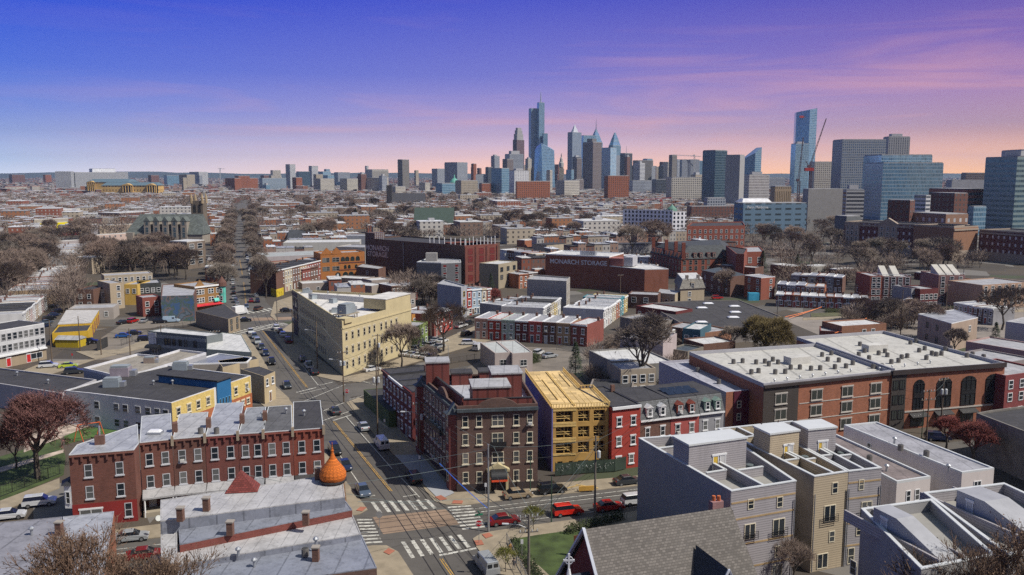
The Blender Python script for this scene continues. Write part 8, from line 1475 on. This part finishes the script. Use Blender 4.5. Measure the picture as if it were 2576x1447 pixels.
for (x0,y0,D0_,x1,y1,D1_,r_) in [(1325,1320,95,880,1005,184,.05),(1226,1130,115,800,1190,120,.03),(1226,1160,115,780,1228,110,.03),(1150,1285,112,600,1190,105,.03),(1225,1250,114,900,1262,100,.03)]: wire(V(x0,y0,D0_),V(x1,y1,D1_),.3,r_,WLT if r_ < .05 else WIRE)
wire(V(1228,1280,115),V(1105,1165,131),.2,.07,mat((.03,.12,.5),.5),label='blue sleeved cable running from the pole to the apartment block')
for (x0,y0,D0_,x1,y1,D1_) in [(2070,768,330,1950,795,300),(2095,760,325,1985,800,290),(2090,765,322,1975,797,292),(2180,800,270,2100,838,240)]: wire(V(x0,y0,D0_),V(x1,y1,D1_),.3,.09,mat((.75,.2,.05),.6),label='bright orange sleeved power line above the olive-brown tree')
RED = mat((.55,.01,.015),.5,var=.05); SGN = mat((.02,.22,.12),.5)
def stopsign(p,h,lab,rz=0,back=False):
    r = thing('stop_sign',p,lab,'sign',None,0); sub(r,'post',METAL,lambda b: b.tube(p,p+Vector((0,0,h+.9)),.045,n=6)); c = p+Vector((0,-.07,h))
    sub(r,'plate',WHITE if not back else METAL,lambda b: b.face([(c.x+.5*cos(pi/8+i*pi/4),c.y,c.z+.5*sin(pi/8+i*pi/4)) for i in range(8)][::-1]).face([(c.x+.5*cos(pi/8+i*pi/4),c.y+.02,c.z+.5*sin(pi/8+i*pi/4)) for i in range(8)]))
    if not back: sub(r,'red_face',RED,lambda b: b.face([(c.x+.45*cos(pi/8+i*pi/4),c.y-.012,c.z+.45*sin(pi/8+i*pi/4)) for i in range(8)][::-1])); text(r,'STOP',(c.x,c.y-.0,c.z-.13),Vector((1,0,0)),Vector((0,-1,0)),.38,WHITE,'sign_lettering',.005,True)
    return r
r = stopsign(G(1205,1369),3.0,'red STOP sign with a green street name plate at the near right corner'); p = G(1205,1369); sub(r,'street_name_plate',SGN,lambda b: [b.box(p+Vector((0,0,4.1)),(1.1,.04,.24),.3),b.box(p+Vector((0,0,4.4)),(1.1,.04,.24),1.9)])
stopsign(G(873,1013)+Vector((.1,-.25,0)),2.7,'red STOP sign on the wooden pole at the far end of the avenue'); stopsign(G(955,1346),3.0,'grey back of a stop sign at the near left corner',back=True); stopsign(G(764,1067)+Vector((0,0,0)),2.8,'grey back of a stop sign by the narrow tan house',back=True)
for x,y,h,m,lab in [(1313,1412,3,WHITE,'white parking sign post behind the silver van'),(1149,1306,3,WHITE,'white parking sign post on the pavement beside the apartment block') if 0 else (1152,1300,.5,WHITE,''),(1056,1192,3.2,WHITE,'white parking sign post near the wooden pole with a lamp'),(968,1092,3,WHITE,'white parking sign post behind the silver sedan'),(1273,1334,3,WHITE,'parking sign post in front of the tan sedan') if 0 else (1222,1262,3,WHITE,'white parking sign post at the apartment corner'),(183,913,2.6,RED,'red and white do-not-enter sign by the yellow shed')]:
    if h < 1: continue
    p = G(x,y); r = thing('sign_post',p,lab,'sign'); sub(r,'post',METAL,lambda b: b.tube(p,p+Vector((0,0,h)),.035,n=5)); sub(r,'plate',m,lambda b: b.box(p+Vector((0,-.06,h-.6)),(.35,.03,.6)))
p = G(1284,1385); r = thing('fire_hydrant',p,'yellow-orange fire hydrant beside the STOP sign corner','hydrant'); HY = mat((.55,.25,.02),.6); sub(r,'barrel',HY,lambda b: b.lathe(p,[(.2,0),(.16,.1),(.16,.7),(.2,.75),(.05,1.0)],8)); sub(r,'outlets',HY,lambda b: b.tube(p+Vector((-.25,0,.6)),p+Vector((.25,0,.6)),.08,n=6))
# people
def person(p,rz,lab,top,legs,pose=0,hair=(.02,.015,.01)):
    J = [(0,0,.95,.15),(0,0,1.2,.15),(0,0,1.42,.17),(0,0,1.53,.06),(0,0,1.66,.1),(0,0,1.76,.08),(.18,0,1.42,.07),(.27,.02,1.15,.05),(.27,.2 if pose else .05,.95,.04),(-.18,0,1.42,.07),(-.27,-.02,1.15,.05),(-.26,.12,.93,.04),(.1,0,.88,.1),(.11,.1,.5,.07),(.11,-.02,.08,.05),(.11,.12,.03,.04),(-.1,0,.88,.1),(-.11,-.1,.5,.07),(-.11,-.25,.1,.05),(-.11,-.13,.04,.04)]
    E_ = [(0,1),(1,2),(2,3),(3,4),(4,5),(2,6),(6,7),(7,8),(2,9),(9,10),(10,11),(0,12),(12,13),(13,14),(14,15),(0,16),(16,17),(17,18),(18,19)]
    me = bpy.data.meshes.new('body'); me.from_pydata([j[:3] for j in J],E_,[]); o = bpy.data.objects.new('tmp',me); COL.objects.link(o); o.modifiers.new('s','SKIN'); me.skin_vertices[0].data[0].use_root = True
    for i,j in enumerate(J): me.skin_vertices[0].data[i].radius = (j[3],j[3]*.8)
    o.modifiers.new('u','SUBSURF').levels = 1; me2 = bpy.data.meshes.new_from_object(o.evaluated_get(bpy.context.evaluated_depsgraph_get())); bpy.data.objects.remove(o)
    for m in (mat(top,.9),mat(legs,.9),mat((.4,.24,.17),.7)): me2.materials.append(m)
    for f in me2.polygons: z = f.center.z; f.material_index = 2 if z > 1.5 or (abs(f.center.x) > .2 and z < 1.1 and z > .85) else 0 if z > .95 else 1; f.use_smooth = True
    r = thing('person',p,lab,'person',None,rz); b_ = bpy.data.objects.new('body',me2); COL.objects.link(b_); b_.parent = r; h = MB(); h.lathe((0,-.01,1.64),[(.1,0),(.115,.08),(.09,.15),(.02,.18)],8); hh = h.build('hair',mat(hair,.9)); hh.parent = r; return r
person(G(1293,1437),2.8,'pedestrian in grey top and pale trousers walking on the pavement at the bottom',(.12,.12,.13),(.4,.38,.35)); q = G(1915,1092,11.4); person((q.x,q.y,11.36),1,'person in dark shirt standing on a roof deck of the grey siding house',(.03,.02,.025),(.1,.1,.15),1) ; q = G(1957,1086,11.4); person((q.x,q.y,11.36),2,'person in red shirt on a roof deck of the grey siding house',(.4,.02,.02),(.1,.1,.12),1)
person(G(73,905),.5,'pedestrian in dark clothes before the white corner building',(.03,.03,.04),(.04,.04,.05)); q = G(1147,952,13.0); person((q.x,q.y,12.97),0,'worker in an orange vest on the apartment block roof',(.55,.15,.05),(.3,.1,.08))
# fences, hedges and yard things
def fence(pts,h,lab,m,step=2.2,mesh_m=None,name='fence',solid=False):
    P = [G(*q) if len(q) == 2 else Vector(q) for q in pts]; r = thing(name,P[0],lab,'fence')
    for a,b_ in zip(P,P[1:]):
        Ln = (b_-a).length; aa = atan2((b_-a).y,(b_-a).x)
        sub(r,'rails',m,lambda b: [b.box((*((a+b_)/2)[:2],z),(Ln,.05,.06),aa) for z in (.15,h-.06)])
        if solid: sub(r,'panels',mesh_m or m,lambda b: b.box((*((a+b_)/2)[:2],.22),(Ln-.1,.03,h-.3),aa))
        else: sub(r,'pickets',m,lambda b: [b.tube(a.lerp(b_,(i+.5)/max(1,int(Ln/.45)))+Vector((0,0,.2)),a.lerp(b_,(i+.5)/max(1,int(Ln/.45)))+Vector((0,0,h-.06)),.018,n=3,cap=False) for i in range(max(1,int(Ln/.45)))])
        for i in range(int(Ln/step)+1): q = a.lerp(b_,min(1,i*step/Ln)); sub(r,'post',m,lambda b: b.tube(q,q+Vector((0,0,h+.1)),.05,n=5))
    return r
gf = fence([(7.2,137.0,.14),(12.6,138.4,.14),(17.4,139.2,.14),(19.5,140.6,.14)],2.3,'dark green construction fence with white graffiti before the timber frame',mat((.03,.045,.03),.8),3,mat((.035,.055,.04),.9,var=.4),'construction_fence',True)
rnd = random.Random(8)
def graf(b):
    for i in range(46):
        t_ = rnd.random(); a,c_ = (Vector((7.4,136.93,0)),Vector((17.3,139.12,0))); p = a.lerp(c_,t_)+Vector((0,0,rnd.uniform(.9,1.9))); b.tube(p,p+Vector((rnd.uniform(-.3,.3),0,rnd.uniform(-.4,.4))),.022,n=3)
sub(gf,'graffiti',mat((.5,.52,.5),.9),graf)
fence([(1275,1368),(1300,1425),(1340,1500)],1.5,'grey mesh fence beside the church lawn',mat((.2,.2,.2),.6)); fence([(0,1252),(155,1192)],1.9,'black park railing beside the white SUVs',BLK,.9+1.3); fence([(305,870),(400,836),(545,810)],1.8,'black fence along the gravel lot',BLK,3); fence([(245,884),(272,872)],3.0,'tall black mesh screen by the yellow shed',BLK,2.5,mat((.03,.03,.03),.9),solid=True); fence([(1020,965),(1135,915),(1200,905)],1.6,'dark fence round the crowded parking lot',mat((.06,.05,.04),.8),2.5); fence([(1400,880),(1510,895)],1.6,'mesh fence behind the painted row',mat((.2,.2,.2),.6),2.5)
def hedge(pts,w,h,lab):
    P = [G(*q) for q in pts]; r = MB(); rn = random.Random(len(lab))
    for a,b_ in zip(P,P[1:]):
        Ln = (b_-a).length; u = (b_-a)/Ln; v = Vector((-u.y,u.x,0))
        for _ in range(int(Ln*w*h*55)): c = a+u*rn.uniform(0,Ln)+v*rn.uniform(-w/2,w/2)*(1+.15*sin(_))+Vector((0,0,rn.uniform(.05,h)*rn.uniform(.8,1.05))); d = Vector((rn.gauss(0,1),rn.gauss(0,1),rn.gauss(0,1))).normalized()*.22; e = d.orthogonal().normalized()*.16; r.mesh([c-d,c+e,c+d],[(0,1,2)])
    return tag(r.build('hedge',mat((.035,.05,.018),.95,0,.5,'leaf',s=1),loc=P[0]),lab,'hedge')
hedge([(1425,1345),(1568,1306)],1.5,1.4,'clipped dark hedge between the red cars and the church lawn'); hedge([(1290,1368),(1330,1425),(1360,1470)],1.2,1.2,'ragged green and brown hedge along the mesh fence'); hedge([(2075,785),(2180,789)],3,1.4,'left low hedge on the verge of the far avenue'); hedge([(2232,787),(2425,779)],3,1.4,'long low hedge on the verge of the far avenue'); hedge([(1305,905),(1345,915)],5,2.5,'dark bushes behind the pale pink twin')
p = G(1453,1402); r = thing('lawn_sign',p,'brown wooden church notice board standing on the lawn','sign'); WB_ = mat((.17,.06,.03),.8); sub(r,'posts',WB_,lambda b: [b.box(p+Vector((dx,0,0)),(.15,.15,3.0)) for dx in (-.45,.45)]); sub(r,'board',WB_,lambda b: b.prism([(p.x-.5,p.y-.06),(p.x+.5,p.y-.06),(p.x+.5,p.y+.06),(p.x-.5,p.y+.06)],.8,[2.9,3.3,3.3,2.9]))
p = G(1440,1238); r = thing('road_barrier',p,'fallen timber barrier with an orange plywood board on the pavement','barrier'); sub(r,'timbers',WOOD,lambda b: [b.tube(p+Vector((-3,-.2,.2)),p+Vector((1,.6,.9)),.09,n=4),b.tube(p+Vector((.6,.9,.9)),p+Vector((4.2,.9,.3)),.09,n=4),b.tube(p+Vector((1,0,.2)),p+Vector((1.5,.6,1)),.07,n=4)]); sub(r,'board',mat((.5,.28,.05),.8),lambda b: b.prism([(p.x+1,p.y-.3),(p.x+3.4,p.y+.1),(p.x+3.4,p.y+.3),(p.x+1,p.y-.1)],.25,1.0))
for i,(x,y) in enumerate([(1325,1225),(1338,1223),(1352,1221)]):
    p = G(x,y)+Vector((0,0,.14)); r = thing('bicycle',p,'bicycle locked at the rack beside the apartment block','bicycle','bicycles at the apartment rack'); fm = (WHITE,BLK,DARK)[i]
    for s in (-.5,.5): sub(r,'wheel',BLK,lambda b: [b.tube(p+Vector((s+.33*cos(a),0,.34+.33*sin(a))),p+Vector((s+.33*cos(a+.52),0,.34+.33*sin(a+.52))),.03,n=4) for a in [k*.5236 for k in range(12)]])
    sub(r,'frame',fm,lambda b: [b.tube(p+Vector(q0),p+Vector(q1),.03,n=4) for q0,q1 in (((-.5,0,.34),(-.15,0,.8)),((-.15,0,.8),(.4,0,.8)),((.4,0,.9),(.5,0,.34)),((-.5,0,.34),(0,0,.34)),((0,0,.34),(.4,0,.8)))]); sub(r,'saddle',BLK,lambda b: b.box(p+Vector((-.18,0,.85)),(.25,.12,.05))); sub(r,'handlebar',BLK,lambda b: b.tube(p+Vector((.42,-.25,.95)),p+Vector((.42,.25,.95)),.02,n=4))
p = G(198,1112); r = thing('swing_frame',p,'orange swing frame on the playground grass behind the brick terrace','swing'); OSW = mat((.65,.13,.04),.6); p2 = G(254,1104)
sub(r,'frame',OSW,lambda b: [b.tube(p+Vector((0,0,3.3)),p2+Vector((0,0,3.3)),.1,n=6)]+[b.tube(q+Vector((0,0,3.3)),q+Vector((dx,0,0)),.09,n=6) for q in (p,p2) for dx in (-.9,.9)])
for i,(x,y) in enumerate([(1296,0,),(1310,0)]): pass
for k,(x,y,z,lab) in enumerate([(199,1182,4.2,'white satellite dish low on the corner house wall'),(402,1300,3.4,'left satellite dish on a porch roof of the brick terrace'),(468,1292,3.4,'second satellite dish on a porch roof of the brick terrace'),(510,1270,4.6,'satellite dish on the maroon painted house wall'),(672,1245,5,'satellite dish between windows of the dark brick house'),(763,1222,5.6,'satellite dish on the right part of the brick terrace'),(857,1190,8.5,'top satellite dish at the right end of the brick terrace')]):
    p = G(x,y,z); r = thing('satellite_dish',p,lab,'satellite dish'); sub(r,'dish',mat((.5,.52,.5),.5),lambda b: b.tube(p+Vector((0,-.5,0)),p+Vector((.05,-.56,.03)),.42,.4,10)); sub(r,'bracket',METAL,lambda b: b.tube(p+Vector((0,-.5,0)),p+Vector((0,0,-.3)),.03,n=4))
# street lumps on near roofs
for i,(x,y,z,kd) in enumerate([(795,1372,8.5,'vent'),(600,1398,8.5,'vent'),(770,1320,9.4,'chimney'),(795,1410,7.8,'chimney'),(768,1398,7.9,'condenser'),(640,1425,7.8,'vent'),(520,1284,10.7,'chimney'),(455,1310,10.7,'chimney'),(800,1205,10.7,'chimney'),(580,1345,9.4,'chimney'),(80,1345,8.1,'vent'),(150,1345,8.1,'chimney'),(505,1090,10.7,'condenser'),(545,1090,10.7,'condenser'),(390,1090,10.7,'skylight'),(660,1050,10.7,'vent'),(720,1040,10.7,'vent'),(765,1045,10.7,'vent'),(2265,1133,9.5,'condenser'),(2330,1148,9.5,'condenser'),(2250,1115,9.5,'vent'),(2385,1185,9.5,'vent'),(2187,1160,8.7,'condenser'),(2230,1185,8.7,'vent'),(1755,935,9.3,'condenser'),(1808,965,9.3,'condenser'),(1863,955,9.3,'condenser')]):
    where = 'the silver roofs at the bottom' if x < 900 and y > 1190 else 'the brick terrace roofs' if x < 900 else 'the stucco building roofs' if y > 1100 else 'the pale lavender roof'
    unit(kd,G(x,y,z),f"{kd} on {where}, {ORD[i % 18]} of the fittings",kd,1.0)
bpy.context.view_layer.update()
